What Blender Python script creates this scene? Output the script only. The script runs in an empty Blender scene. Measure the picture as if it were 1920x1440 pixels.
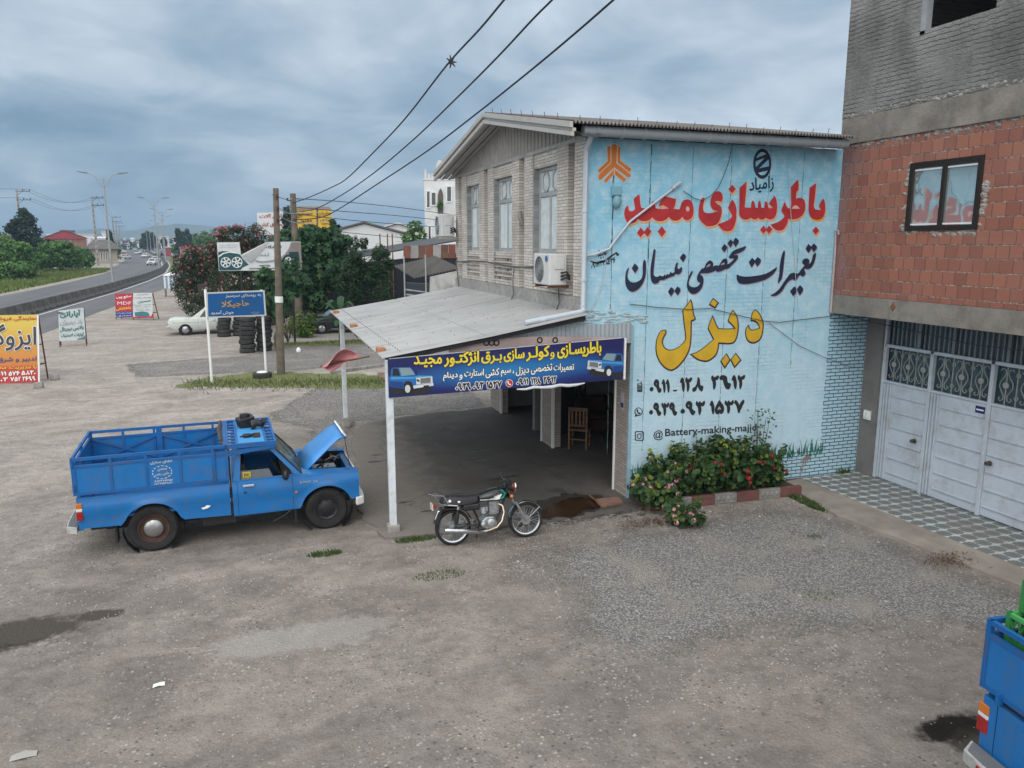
import bpy, bmesh, math, random, unicodedata
from mathutils import Vector, Matrix
R = math.radians
SC = bpy.context.scene
COL = SC.collection
rnd = random.Random(7)

# ------------------------------------------------------------------ camera
# world: origin at the foot of the shop's street corner, X along the painted side wall,
# Y along the street front, Z up (metres)
CAM = Vector((-6.418, -12.099, 4.7)); PITCH = R(10.4987); HEAD = R(-18.7965)
FPX = 1430.0                                  # focal length for a 1920 px wide frame
cam = bpy.data.cameras.new('camera'); cam.sensor_width = 36; cam.lens = 36*FPX/1920
cam.clip_start = .1; cam.clip_end = 9000
camo = bpy.data.objects.new('camera', cam); COL.objects.link(camo)
camo.location = CAM; camo.rotation_euler = (math.pi/2-PITCH, 0, HEAD)
SC.camera = camo

# ------------------------------------------------------------------ node helper
def node(nt, typ, ins=None, **props):
    n = nt.nodes.new(typ)
    for k, v in props.items(): setattr(n, k, v)
    for k, v in (ins or {}).items():
        s = n.inputs[k]
        if isinstance(v, bpy.types.NodeSocket): nt.links.new(v, s)
        elif isinstance(v, bpy.types.Node): nt.links.new(v.outputs[0], s)
        else:
            if isinstance(v, (tuple, list)) and len(v) == 3 and s.type == 'RGBA': v = (*v, 1)
            s.default_value = v
    return n
def math_(nt, op, a, b=0.0, clamp=False):
    return node(nt, 'ShaderNodeMath', {0: a, 1: b}, operation=op, use_clamp=clamp).outputs[0]
def mix(nt, f, a, b, bt='MIX'):
    n = node(nt, 'ShaderNodeMix', {0: f, 6: a, 7: b}, data_type='RGBA', blend_type=bt); return n.outputs[2]
def ramp(nt, f, stops, interp='LINEAR'):
    n = node(nt, 'ShaderNodeValToRGB', {0: f}); e = n.color_ramp.elements; n.color_ramp.interpolation = interp
    while len(e) < len(stops): e.new(.5)
    for el, (p, c) in zip(e, stops):
        el.position = p; el.color = (c, c, c, 1) if not isinstance(c, tuple) else (*c, 1)
    return n.outputs[0]
def noise(nt, vec, scale, detail=4, rough=.55, dist=0, dims='3D'):
    return node(nt, 'ShaderNodeTexNoise', {'Vector': vec, 'Scale': scale, 'Detail': detail, 'Roughness': rough, 'Distortion': dist}).outputs[0]

# ------------------------------------------------------------------ world: overcast sky with broken cloud
W = bpy.data.worlds.new("World"); SC.world = W; W.use_nodes = True
nt = W.node_tree; nt.nodes.clear()
SUN_EL, SUN_ROT = R(42), R(212)
sky = node(nt, 'ShaderNodeTexSky', sky_type='NISHITA', sun_disc=False, sun_elevation=SUN_EL, sun_rotation=SUN_ROT)
tc = node(nt, 'ShaderNodeTexCoord').outputs['Generated']
sp = node(nt, 'ShaderNodeSeparateXYZ', {0: tc})
X, Y, Z = sp.outputs
zc = math_(nt, 'ADD', math_(nt, 'MAXIMUM', Z, 0.0), .26)
pv = node(nt, 'ShaderNodeCombineXYZ', {0: math_(nt, 'DIVIDE', X, zc), 1: math_(nt, 'DIVIDE', Y, zc), 2: 0.0}).outputs[0]
n1 = noise(nt, pv, .95, 5, .5, .5); n2 = noise(nt, pv, 2.8, 6, .55, .6)
# clouds thin out towards the right of the street front and overhead, and thicken over the far end of the road
az = node(nt, 'ShaderNodeVectorMath', {0: tc, 1: (.80, .42, .0)}, operation='DOT_PRODUCT').outputs['Value']
g = math_(nt, 'ADD', math_(nt, 'MULTIPLY', az, .30), math_(nt, 'MULTIPLY', Z, .62))
dens = math_(nt, 'ADD', math_(nt, 'ADD', math_(nt, 'MULTIPLY', n1, .98), math_(nt, 'MULTIPLY', n2, .48)), math_(nt, 'SUBTRACT', g, .18))
cl = ramp(nt, math_(nt, 'SUBTRACT', dens, .18), [(.22, (.10, .175, .27)), (.40, (.155, .25, .355)), (.55, (.285, .38, .475)), (.72, (.51, .59, .67)), (.92, (.80, .86, .92))])
skyc = node(nt, 'ShaderNodeVectorMath', {0: sky.outputs[0], 'Scale': .10}, operation='SCALE').outputs[0]
allc = mix(nt, .90, skyc, cl)
# brightest overhead and over the shoulder, where the storm has not reached
bk = node(nt, 'ShaderNodeVectorMath', {0: tc, 1: (-.38, -.74, .55)}, operation='DOT_PRODUCT').outputs['Value']
over = math_(nt, 'ADD', math_(nt, 'ADD', 1.0, math_(nt, 'MULTIPLY', ramp(nt, Z, [(.30, 0.0), (.85, 1.0)]), .35)), math_(nt, 'MULTIPLY', ramp(nt, bk, [(-.05, 0.0), (.6, 1.0)]), 1.25))
allc = mix(nt, ramp(nt, bk, [(-.05, 0.0), (.45, .9)]), allc, (.58, .575, .57))
bg = node(nt, 'ShaderNodeBackground', {0: allc, 1: over})
out = node(nt, 'ShaderNodeOutputWorld', {0: bg.outputs[0]})

# ------------------------------------------------------------------ sun behind cloud
sl = bpy.data.lights.new('sun', 'SUN'); sl.energy = 1.2; sl.angle = R(50); sl.color = (1, .95, .87)
so = bpy.data.objects.new('sun', sl); COL.objects.link(so)
so.rotation_euler = (R(90)-SUN_EL, 0, math.pi-SUN_ROT)
SC.view_settings.view_transform = 'Standard'; SC.view_settings.look = 'None'
SC.view_settings.exposure = 0.27; SC.view_settings.gamma = 1
SC.cycles.max_bounces = 6; SC.cycles.diffuse_bounces = 3; SC.cycles.glossy_bounces = 3
SC.cycles.transparent_max_bounces = 12; SC.cycles.use_denoising = True

# ------------------------------------------------------------------ survey helpers: a sight line meets the ground or a wall plane
_ch, _sh = math.cos(HEAD), math.sin(HEAD); _cp, _sp = math.cos(PITCH), math.sin(PITCH)
def ray(x, y):
    a, b = x-960, y-720; f = FPX*_cp-b*_sp
    return Vector((a*_ch-f*_sh, a*_sh+f*_ch, -FPX*_sp-b*_cp))
def gp(x, y, z=0.0):
    r = ray(x, y); t = (z-CAM.z)/r.z; return CAM+r*t
def py_(x, y, v=0.0):
    r = ray(x, y); t = (v-CAM.y)/r.y; return CAM+r*t
def px_(x, y, v=0.0):
    r = ray(x, y); t = (v-CAM.x)/r.x; return CAM+r*t
def pd_(x, y, d):
    """point on the sight line at horizontal distance d"""
    r = ray(x, y); return CAM+r*(d/math.hypot(r.x, r.y))

# ------------------------------------------------------------------ mesh builder
class MB:
    def __init__(s): s.v = []; s.f = []; s.m = []
    def add(s, vs, fs, mi=0):
        o = len(s.v); s.v += [tuple(v) for v in vs]
        s.f += [tuple(i+o for i in f) for f in fs]; s.m += [mi]*len(fs); return s
    def box(s, x0, x1, y0, y1, z0, z1, mi=0):
        return s.add([(x, y, z) for z in (z0, z1) for y in (y0, y1) for x in (x0, x1)],
                     [(0, 2, 3, 1), (4, 5, 7, 6), (0, 1, 5, 4), (2, 6, 7, 3), (0, 4, 6, 2), (1, 3, 7, 5)], mi)
    def beam(s, a, b, w, h=None, mi=0, up=(0, 0, 1)):
        """square bar from a to b"""
        a, b = Vector(a), Vector(b); h = h or w; d = (b-a).normalized(); u = Vector(up)
        if abs(d.dot(u)) > .98: u = Vector((0, 1, 0))
        r = d.cross(u).normalized()*w/2; u = r.cross(d).normalized()*h/2
        vs = [p+i*r+j*u for p in (a, b) for j in (-1, 1) for i in (-1, 1)]
        return s.add(vs, [(0, 1, 3, 2), (4, 6, 7, 5), (0, 4, 5, 1), (2, 3, 7, 6), (0, 2, 6, 4), (1, 5, 7, 3)], mi)
    def tube(s, pts, r, n=8, mi=0, caps=True, closed=False):
        pts = [Vector(p) for p in pts]; k = len(pts); rs = r if isinstance(r, (list, tuple)) else [r]*k
        o = len(s.v); ref = None
        for i, p in enumerate(pts):
            if closed: d = pts[(i+1) % k]-pts[i-1]
            else: d = pts[min(i+1, k-1)]-pts[max(i-1, 0)]
            d.normalize()
            if ref is None: ref = Vector((0, 0, 1)) if abs(d.z) < .9 else Vector((1, 0, 0))
            a = (ref-d*ref.dot(d)).normalized(); ref = a; b = d.cross(a)
            for j in range(n):
                t = 2*math.pi*j/n; s.v.append(tuple(p+(a*math.cos(t)+b*math.sin(t))*rs[i]))
        for i in range(k if closed else k-1):
            i2 = (i+1) % k
            for j in range(n):
                j2 = (j+1) % n; s.f.append((o+i*n+j, o+i*n+j2, o+i2*n+j2, o+i2*n+j)); s.m.append(mi)
        if caps and not closed:
            s.f.append(tuple(o+j for j in reversed(range(n)))); s.f.append(tuple(o+(k-1)*n+j for j in range(n))); s.m += [mi, mi]
        return s
    def rev(s, prof, c, axis, n=24, mi=0, arc=None):
        """profile [(radius, along axis)] turned about axis through c"""
        c = Vector(c); ax = Vector(axis).normalized(); u = Vector((0, 0, 1)) if abs(ax.z) < .9 else Vector((1, 0, 0))
        u = (u-ax*u.dot(ax)).normalized(); w = ax.cross(u); o = len(s.v); k = len(prof)
        a0, a1 = arc or (0, 2*math.pi); m = n if arc is None else n+1
        for i in range(m):
            t = a0+(a1-a0)*i/n
            for r, h in prof: s.v.append(tuple(c+ax*h+(u*math.cos(t)+w*math.sin(t))*r))
        for i in range(n):
            i2 = (i+1) % m
            for j in range(k-1):
                s.f.append((o+i*k+j, o+i2*k+j, o+i2*k+j+1, o+i*k+j+1)); s.m.append(mi)
        return s
    def prism(s, poly, ext, mi=0):
        """3-D polygon pushed along ext"""
        k = len(poly); e = Vector(ext); vs = [Vector(p) for p in poly]
        vs = vs+[p+e for p in vs]
        return s.add(vs, [tuple(range(k)), tuple(reversed(range(k, 2*k)))]+[(i, i+k, (i+1) % k+k, (i+1) % k) for i in range(k)], mi)
    def ball(s, c, r, n=10, m=6, mi=0):
        r = r if isinstance(r, (list, tuple)) else (r, r, r); c = Vector(c); vs = []; fs = []
        for i in range(m+1):
            a = math.pi*i/m
            for j in range(n):
                b = 2*math.pi*j/n; vs.append(c+Vector((r[0]*math.sin(a)*math.cos(b), r[1]*math.sin(a)*math.sin(b), r[2]*math.cos(a))))
        for i in range(m):
            for j in range(n): fs.append((i*n+j, (i+1)*n+j, (i+1)*n+(j+1) % n, i*n+(j+1) % n))
        return s.add(vs, fs, mi)
    def loft(s, rings, mi=0, caps=True, closed=True):
        k = len(rings[0]); o = len(s.v)
        for r in rings: s.v += [tuple(p) for p in r]
        for i in range(len(rings)-1):
            for j in range(k if closed else k-1):
                j2 = (j+1) % k; s.f.append((o+i*k+j, o+i*k+j2, o+(i+1)*k+j2, o+(i+1)*k+j)); s.m.append(mi)
        if caps and closed:
            s.f.append(tuple(o+j for j in reversed(range(k)))); s.f.append(tuple(o+(len(rings)-1)*k+j for j in range(k))); s.m += [mi, mi]
        return s
    def xf(s, M, start=0):
        for i in range(start, len(s.v)): s.v[i] = tuple(M @ Vector(s.v[i]))
        return s
    def build(s, name, mats, parent=None, smooth=False, bev=0, fix=True):
        me = bpy.data.meshes.new(name); me.from_pydata(s.v, [], s.f)
        mats = mats if isinstance(mats, (list, tuple)) else [mats]
        for m in mats: me.materials.append(m)
        me.polygons.foreach_set('material_index', s.m)
        if fix:
            bm = bmesh.new(); bm.from_mesh(me); bmesh.ops.recalc_face_normals(bm, faces=bm.faces); bm.to_mesh(me); bm.free()
        if smooth:
            me.polygons.foreach_set('use_smooth', [True]*len(me.polygons))
            me.set_sharp_from_angle(angle=R(smooth if smooth is not True else 40))
        me.update()
        o = bpy.data.objects.new(name, me); COL.objects.link(o)
        if parent: o.parent = parent
        if bev:
            b = o.modifiers.new('b', 'BEVEL'); b.width = bev; b.segments = 2; b.limit_method = 'ANGLE'; b.angle_limit = R(40)
        return o

def tag(o, label=None, cat=None, group=None, kind=None):
    if label: o['label'] = label
    if cat: o['category'] = cat
    if group: o['group'] = group
    if kind: o['kind'] = kind
    return o
def thing(name, label, cat, loc=(0, 0, 0), rz=0, group=None):
    o = bpy.data.objects.new(name, None); COL.objects.link(o); o.empty_display_size = .2
    o.location = loc; o.rotation_euler = (0, 0, rz); return tag(o, label, cat, group)
def struct(mb, name, mats, **k): return tag(mb.build(name, mats, **k), kind='structure')
def copy_tree(o, parent=None):
    c = o.copy(); COL.objects.link(c)
    if parent: c.parent = parent
    for ch in list(o.children): copy_tree(ch, c)
    return c
def dup(o, loc, rz=0, label=None, scale=None):
    c = copy_tree(o); c.location = loc; c.rotation_euler = (0, 0, rz)
    if scale: c.scale = scale if isinstance(scale, (tuple, list)) else (scale,)*3
    if label: c['label'] = label
    return c

# ------------------------------------------------------------------ materials
MATS = {}
def newmat(name):
    m = bpy.data.materials.new(name); m.use_nodes = True; t = m.node_tree
    return m, t, t.nodes['Principled BSDF']
def mat(name, col, rough=.6, metal=0.0, var=.12, vs=3.0, dirt=None, ds=2.0, da=.5, bump=0.0, bs=40, spec=.4, island=0.0, trans=0.0, coat=0.0, zdirt=None):
    """plain surface with mottled tone, optional dirt patches, fine bump and per-piece tone"""
    if name in MATS: return MATS[name]
    m, t, b = newmat(name); c = node(t, 'ShaderNodeTexCoord').outputs['Object']
    n = noise(t, c, vs, 5); f = ramp(t, n, [(.3, 0.0), (.7, 1.0)])
    lo = tuple(x*(1-var) for x in col); hi = tuple(min(1, x*(1+var)) for x in col)
    s = mix(t, f, lo, hi)
    if island:
        ri = node(t, 'ShaderNodeNewGeometry').outputs['Random Per Island']
        s = mix(t, ramp(t, ri, [(0, 0.0), (1, 1.0)]), s, tuple(min(1, x*(1+island)) for x in col)) if island > 0 else s
        s = mix(t, math_(t, 'MULTIPLY', math_(t, 'LESS_THAN', math_(t, 'FRACT', math_(t, 'MULTIPLY', ri, 7.31)), .35), .75), s, tuple(x*(1-min(.8, abs(island))) for x in col))
    if dirt:
        dn = noise(t, c, ds, 6, .65); df = math_(t, 'MULTIPLY', ramp(t, dn, [(.48, 0.0), (.68, 1.0)]), da)
        s = mix(t, df, s, dirt)
        t.links.new(math_(t, 'ADD', math_(t, 'MULTIPLY', df, .3), rough, True), b.inputs['Roughness'])
    else: b.inputs['Roughness'].default_value = rough
    t.links.new(s, b.inputs['Base Color'])
    b.inputs['Metallic'].default_value = metal; b.inputs['Specular IOR Level'].default_value = spec
    if coat: b.inputs['Coat Weight'].default_value = coat; b.inputs['Coat Roughness'].default_value = .15
    if trans: b.inputs['Transmission Weight'].default_value = trans
    if bump:
        bn = noise(t, c, bs, 6, .6)
        t.links.new(node(t, 'ShaderNodeBump', {'Height': bn, 'Strength': bump, 'Distance': .02}).outputs[0], b.inputs['Normal'])
    MATS[name] = m; return m
def glass(name, col, rough=.05, alpha=1.0):
    m = mat(name, col, rough, 0, .15, 1.2, spec=.9)
    return m
def leafmat(name, col, hi, lo, rough=.55):
    if name in MATS: return MATS[name]
    m, t, b = newmat(name); g_ = node(t, 'ShaderNodeNewGeometry')
    c = ramp(t, g_.outputs['Random Per Island'], [(0, lo), (.45, col), (.8, col), (1, hi)])
    t.links.new(c, b.inputs['Base Color']); b.inputs['Roughness'].default_value = rough; b.inputs['Specular IOR Level'].default_value = .3
    tr = node(t, 'ShaderNodeBsdfTranslucent', {0: c}); ms = node(t, 'ShaderNodeMixShader', {0: .25, 1: b.outputs[0], 2: tr.outputs[0]})
    t.links.new(ms.outputs[0], t.nodes['Material Output'].inputs[0]); MATS[name] = m; return m

M = dict(
 steel=mat('painted_steel', (.60, .66, .70), .45, 0, .08, 4, (.30, .22, .16), 6, .35),
 galv=mat('galvanised', (.42, .45, .47), .45, .5, .15, 3),
 rust=mat('rusty_iron', (.17, .075, .04), .85, .1, .4, 12),
 darkmetal=mat('dark_metal', (.03, .03, .033), .5, .4, .2, 8),
 black=mat('black_plastic', (.018, .018, .02), .45, 0, .2, 9),
 rubber=mat('tyre_rubber', (.014, .014, .015), .85, 0, .35, 10, (.06, .055, .05), 3, .25),
 chrome=mat('chrome', (.56, .58, .60), .18, 1, .05, 5, (.35, .25, .18), 14, .3),
 alu=mat('cast_alloy', (.42, .43, .44), .38, .8, .15, 20, (.08, .07, .06), 14, .5),
 white=mat('white_paint', (.72, .74, .74), .5, 0, .06, 3, (.40, .38, .35), 3, .25),
 conc=mat('rough_concrete', (.26, .25, .235), .9, 0, .25, 3, (.14, .13, .12), 1.2, .5, bump=.5, bs=25),
 wood=mat('chair_wood', (.13, .07, .036), .6, 0, .3, 8),
 red=mat('red_lens', (.30, .012, .01), .25, 0, .1, 8, spec=.6),
 amber=mat('amber_lens', (.55, .16, .02), .25, 0, .1, 8, spec=.6),
 lens=mat('clear_lens', (.72, .74, .75), .12, .2, .05, 8, spec=.8),
 darkglass=mat('dark_glass', (.02, .028, .03), .06, 0, .2, 1.5, spec=.9),
 ink_black=mat('black_paint', (.02, .02, .022), .7, 0, .2, 9),
 ink_white=mat('white_ink', (.75, .76, .76), .6, 0, .06, 4),
 ink_yellow=mat('yellow_ink', (.72, .58, .05), .6, 0, .06, 4),
 ink_red=mat('red_ink', (.42, .03, .035), .6, 0, .12, 5),
)

# ------------------------------------------------------------------ lettering
_FORM = {}
for _cp2 in list(range(0xFB50, 0xFDFF))+list(range(0xFE70, 0xFEFD)):
    _d = unicodedata.decomposition(chr(_cp2)).split()
    if len(_d) == 2 and _d[0] in ('<isolated>', '<initial>', '<medial>', '<final>'): _FORM[(_d[0][1:-1], int(_d[1], 16))] = chr(_cp2)
    elif len(_d) == 3 and _d[0] in ('<isolated>', '<final>') and int(_d[1], 16) == 0x644: _FORM[(_d[0][1:-1], (int(_d[1], 16), int(_d[2], 16)))] = chr(_cp2)
def shape(s):
    """logical Persian text to presentation forms in visual order"""
    dual = lambda c: c == 'ـ' or ('initial', ord(c)) in _FORM
    joins = lambda c: c == 'ـ' or ('final', ord(c)) in _FORM
    out = []; i = 0; prev = False
    while i < len(s):
        c = s[i]; nx = s[i+1] if i+1 < len(s) else ''
        if c == 'ل' and nx and ('isolated', (0x644, ord(nx))) in _FORM:
            out.append(_FORM[('final' if prev else 'isolated', (0x644, ord(nx)))]); prev = False; i += 2; continue
        if c == 'ـ': out.append(c); prev = True; i += 1; continue
        if joins(c):
            nxt = bool(nx) and joins(nx) and dual(c)
            f = ('medial' if nxt else 'final') if prev else ('initial' if nxt else 'isolated')
            out.append(_FORM.get((f, ord(c)), c)); prev = nxt
        else: out.append(c); prev = False
        i += 1
    res = []; num = []
    for ch in out:
        if ch in '۰۱۲۳۴۵۶۷۸۹٦٤0123456789-' : num.append(ch)
        else:
            if num: res.append(''.join(num)); num = []
            res.append(ch)
    if num: res.append(''.join(num))
    return ''.join(reversed(res))
_TC = {}
def glyphs(s, res=3):
    """flat outline mesh of a line of text as (verts 2-D, faces)"""
    k = (s, res)
    if k not in _TC:
        c = bpy.data.curves.new('t', 'FONT'); c.body = s; c.resolution_u = res; c.fill_mode = 'BOTH'
        o = bpy.data.objects.new('t', c); COL.objects.link(o)
        me = bpy.data.meshes.new_from_object(o.evaluated_get(bpy.context.evaluated_depsgraph_get()))
        _TC[k] = ([(v.co.x, v.co.y) for v in me.vertices], [tuple(p.vertices) for p in me.polygons])
        bpy.data.objects.remove(o); bpy.data.curves.remove(c); bpy.data.meshes.remove(me)
    return _TC[k]
def poly2d(polys):
    """filled outlines (holes by even-odd) as (verts, faces)"""
    c = bpy.data.curves.new('p', 'CURVE'); c.dimensions = '2D'; c.fill_mode = 'BOTH'
    for p in polys:
        s = c.splines.new('POLY'); s.points.add(len(p)-1); s.use_cyclic_u = True
        for q, (x, y) in zip(s.points, p): q.co = (x, y, 0, 1)
    o = bpy.data.objects.new('p', c); COL.objects.link(o)
    me = bpy.data.meshes.new_from_object(o.evaluated_get(bpy.context.evaluated_depsgraph_get()))
    r = ([(v.co.x, v.co.y) for v in me.vertices], [tuple(p.vertices) for p in me.polygons])
    bpy.data.objects.remove(o); bpy.data.curves.remove(c); bpy.data.meshes.remove(me); return r
_DIG = {'۹': ['345,165 375,180 383,215 380,245 395,275 418,290 412,315 395,328 380,320 365,290 350,255 325,240 315,215 322,185', '345,198 336,210 338,228 350,238 360,222 356,204'], '۱': ['445,155 462,190 472,240 470,290 462,325 450,280 445,230 440,210 425,205'],
 '۲': ['772,125 785,147 805,150 838,125 841,150 825,175 805,182 808,230 805,270 790,310 785,270 782,220 775,190 763,160'], '۸': ['915,122 930,150 935,200 945,235 977,245 975,280 962,305 935,280 918,245 910,215 895,255 880,295 850,307 843,285 850,268 880,250 900,210 908,170'],
 '٦': ['1225,106 1257,110 1277,130 1280,170 1292,205 1319,215 1313,250 1300,277 1275,267 1258,230 1248,190 1240,155 1213,150 1206,130'], '۳': ['420,468 432,490 445,490 455,470 470,490 490,488 510,466 513,495 495,522 467,520 470,560 467,600 452,632 445,590 440,540 425,520 413,495'],
 '۵': ['1215,430 1235,460 1262,500 1270,550 1260,595 1235,612 1218,594 1200,612 1175,607 1162,575 1165,530 1190,475', '1212,498 1192,528 1187,555 1200,570 1218,556 1236,566 1242,545 1230,520'], '۷': ['1420,423 1440,445 1458,480 1465,515 1480,470 1500,440 1520,420 1527,445 1510,480 1490,530 1475,560 1462,594 1450,550 1440,510 1425,470 1408,450'],
 '۶': ['45,0 72,8 64,26 40,30 32,48 62,52 92,46 86,70 60,95 46,125 36,152 20,120 30,92 46,74 16,72 2,52 10,20'], '۴': ['20,0 30,22 42,24 50,8 60,26 85,26 95,5 98,30 80,48 95,62 70,80 48,78 50,110 40,152 28,110 22,60 5,30'], '٤': ['62,0 76,20 40,40 32,45 62,60 77,80 52,85 28,100 38,115 77,120 72,145 30,152 6,130 10,100 25,80 4,60 10,35 40,18'], '-': ['0,110 55,105 52,130 0,135'], '۰': ['22,108 44,128 24,152 2,132']}
def digits(s):
    if s not in _TC:
        V, F, x = [], [], 0.0
        for c in s:
            ps = [[tuple(map(float, w.split(','))) for w in q.split()] for q in _DIG[c]]; xs = [p[0] for p in ps[0]]; ys_ = [p[1] for p in ps[0]]; x0 = min(xs); low = c in '۰-'; y1 = max(ys_); k = 1.0 if low else 155.0/(y1-min(ys_))
            ps = [catmull([((px-x0)*k, (y1-py)*k+(18 if low else 0), False) for px, py in q], 3) for q in ps]; vs, fs = poly2d(ps)
            F += [tuple(i+len(V) for i in f) for f in fs]; V += [(vx+x, vy) for vx, vy in vs]; x += (max(xs)-x0)*k+16
        V += [(0, 0), (0, 155)] if s != '-' else []; _TC[s] = (V, F)
    return _TC[s]
def put_text(mb, s, o, ex, ey, mi=0, bold=.0, nrm=None, lift=0.0, fa=True):
    """text scaled into the parallelogram o, o+ex (width), o+ey (height), raised by lift along nrm;
    bold / grow (share of the height) thicken the strokes with a ring of shifted copies"""
    vs, fs = digits(s) if all(c in _DIG for c in s) else glyphs(shape(s) if fa else s, 2)
    if not vs: return
    x0 = min(v[0] for v in vs); x1 = max(v[0] for v in vs); y0 = min(v[1] for v in vs); y1 = max(v[1] for v in vs)
    o, ex, ey = Vector(o), Vector(ex), Vector(ey); nn = (Vector(nrm) if nrm else ex.cross(ey)).normalized()
    base = [o+ex*((x-x0)/(x1-x0))+ey*((y-y0)/(y1-y0)) for x, y in vs]
    u, v = ex.normalized(), ey.normalized(); rad = bold*ey.length; n = 0 if bold == 0 else 10
    mb.add([p+nn*lift for p in base], fs, mi)
    for i in range(n):
        a = 2*math.pi*i/n; d = (u*math.cos(a)+v*math.sin(a))*rad+nn*(lift-.00006*(i+1)); mb.add([p+d for p in base], fs, mi)
def catmull(pts, k=3):
    """closed outline: points [(x, y, corner?)], rounded between corners"""
    out = []; n = len(pts)
    for i in range(n):
        p0, p1, p2, p3 = pts[i-1], pts[i], pts[(i+1) % n], pts[(i+2) % n]
        a = p1 if p1[2] else p0; d = p2 if p2[2] else p3
        for j in range(k):
            t = j/k; t2 = t*t; t3 = t2*t
            out.append(tuple(.5*(2*p1[q]+(p2[q]-a[q])*t*1.0+(2*a[q]-5*p1[q]+4*p2[q]-d[q])*t2+(3*p1[q]-a[q]-3*p2[q]+d[q])*t3) for q in (0, 1)))
    return out
def outline(s, ox, oy, sc, k=3):
    """'x,y x,yc ...' traced outline (c = corner) to photograph units"""
    pts = []
    for w in s.split():
        c = w.endswith('c'); x, y = w.rstrip('c').split(','); pts.append((ox+float(x)/sc, oy+float(y)/sc, c))
    return catmull(pts, k)
def inset(p, d):
    n = len(p); A = sum(p[i-1][0]*p[i][1]-p[i][0]*p[i-1][1] for i in range(n)); sg = 1 if A > 0 else -1; o = []
    for i in range(n):
        a, b, c = Vector(p[i-1]), Vector(p[i]), Vector(p[(i+1) % n]); u = (b-a); v = (c-b)
        if u.length < 1e-6 or v.length < 1e-6: o.append(tuple(b)); continue
        u.normalize(); v.normalize(); nu = Vector((-u.y, u.x)); nv = Vector((-v.y, v.x)); h = (nu+nv)
        l = h.length
        if l < .3: o.append(tuple(b+nu*d*sg)); continue
        h /= l; o.append(tuple(b+h*(d*sg/max(.5, h.dot(nu)))))
    return o
# ================================================================== THE SETTING
PATH = [(-23, -80), (-22, 0), (-21.5, 20), (-20.3, 50), (-19.4, 70), (-19.1, 95), (-19.6, 120), (-22.5, 160), (-27, 205), (-32.5, 249), (-46, 350), (-61, 465), (-85, 626), (-140, 980), (-230, 1500)]
def med(y):
    for (x0, y0), (x1, y1) in zip(PATH, PATH[1:]):
        if y <= y1: return x0+(x1-x0)*(y-y0)/(y1-y0)
    return PATH[-1][0]
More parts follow.
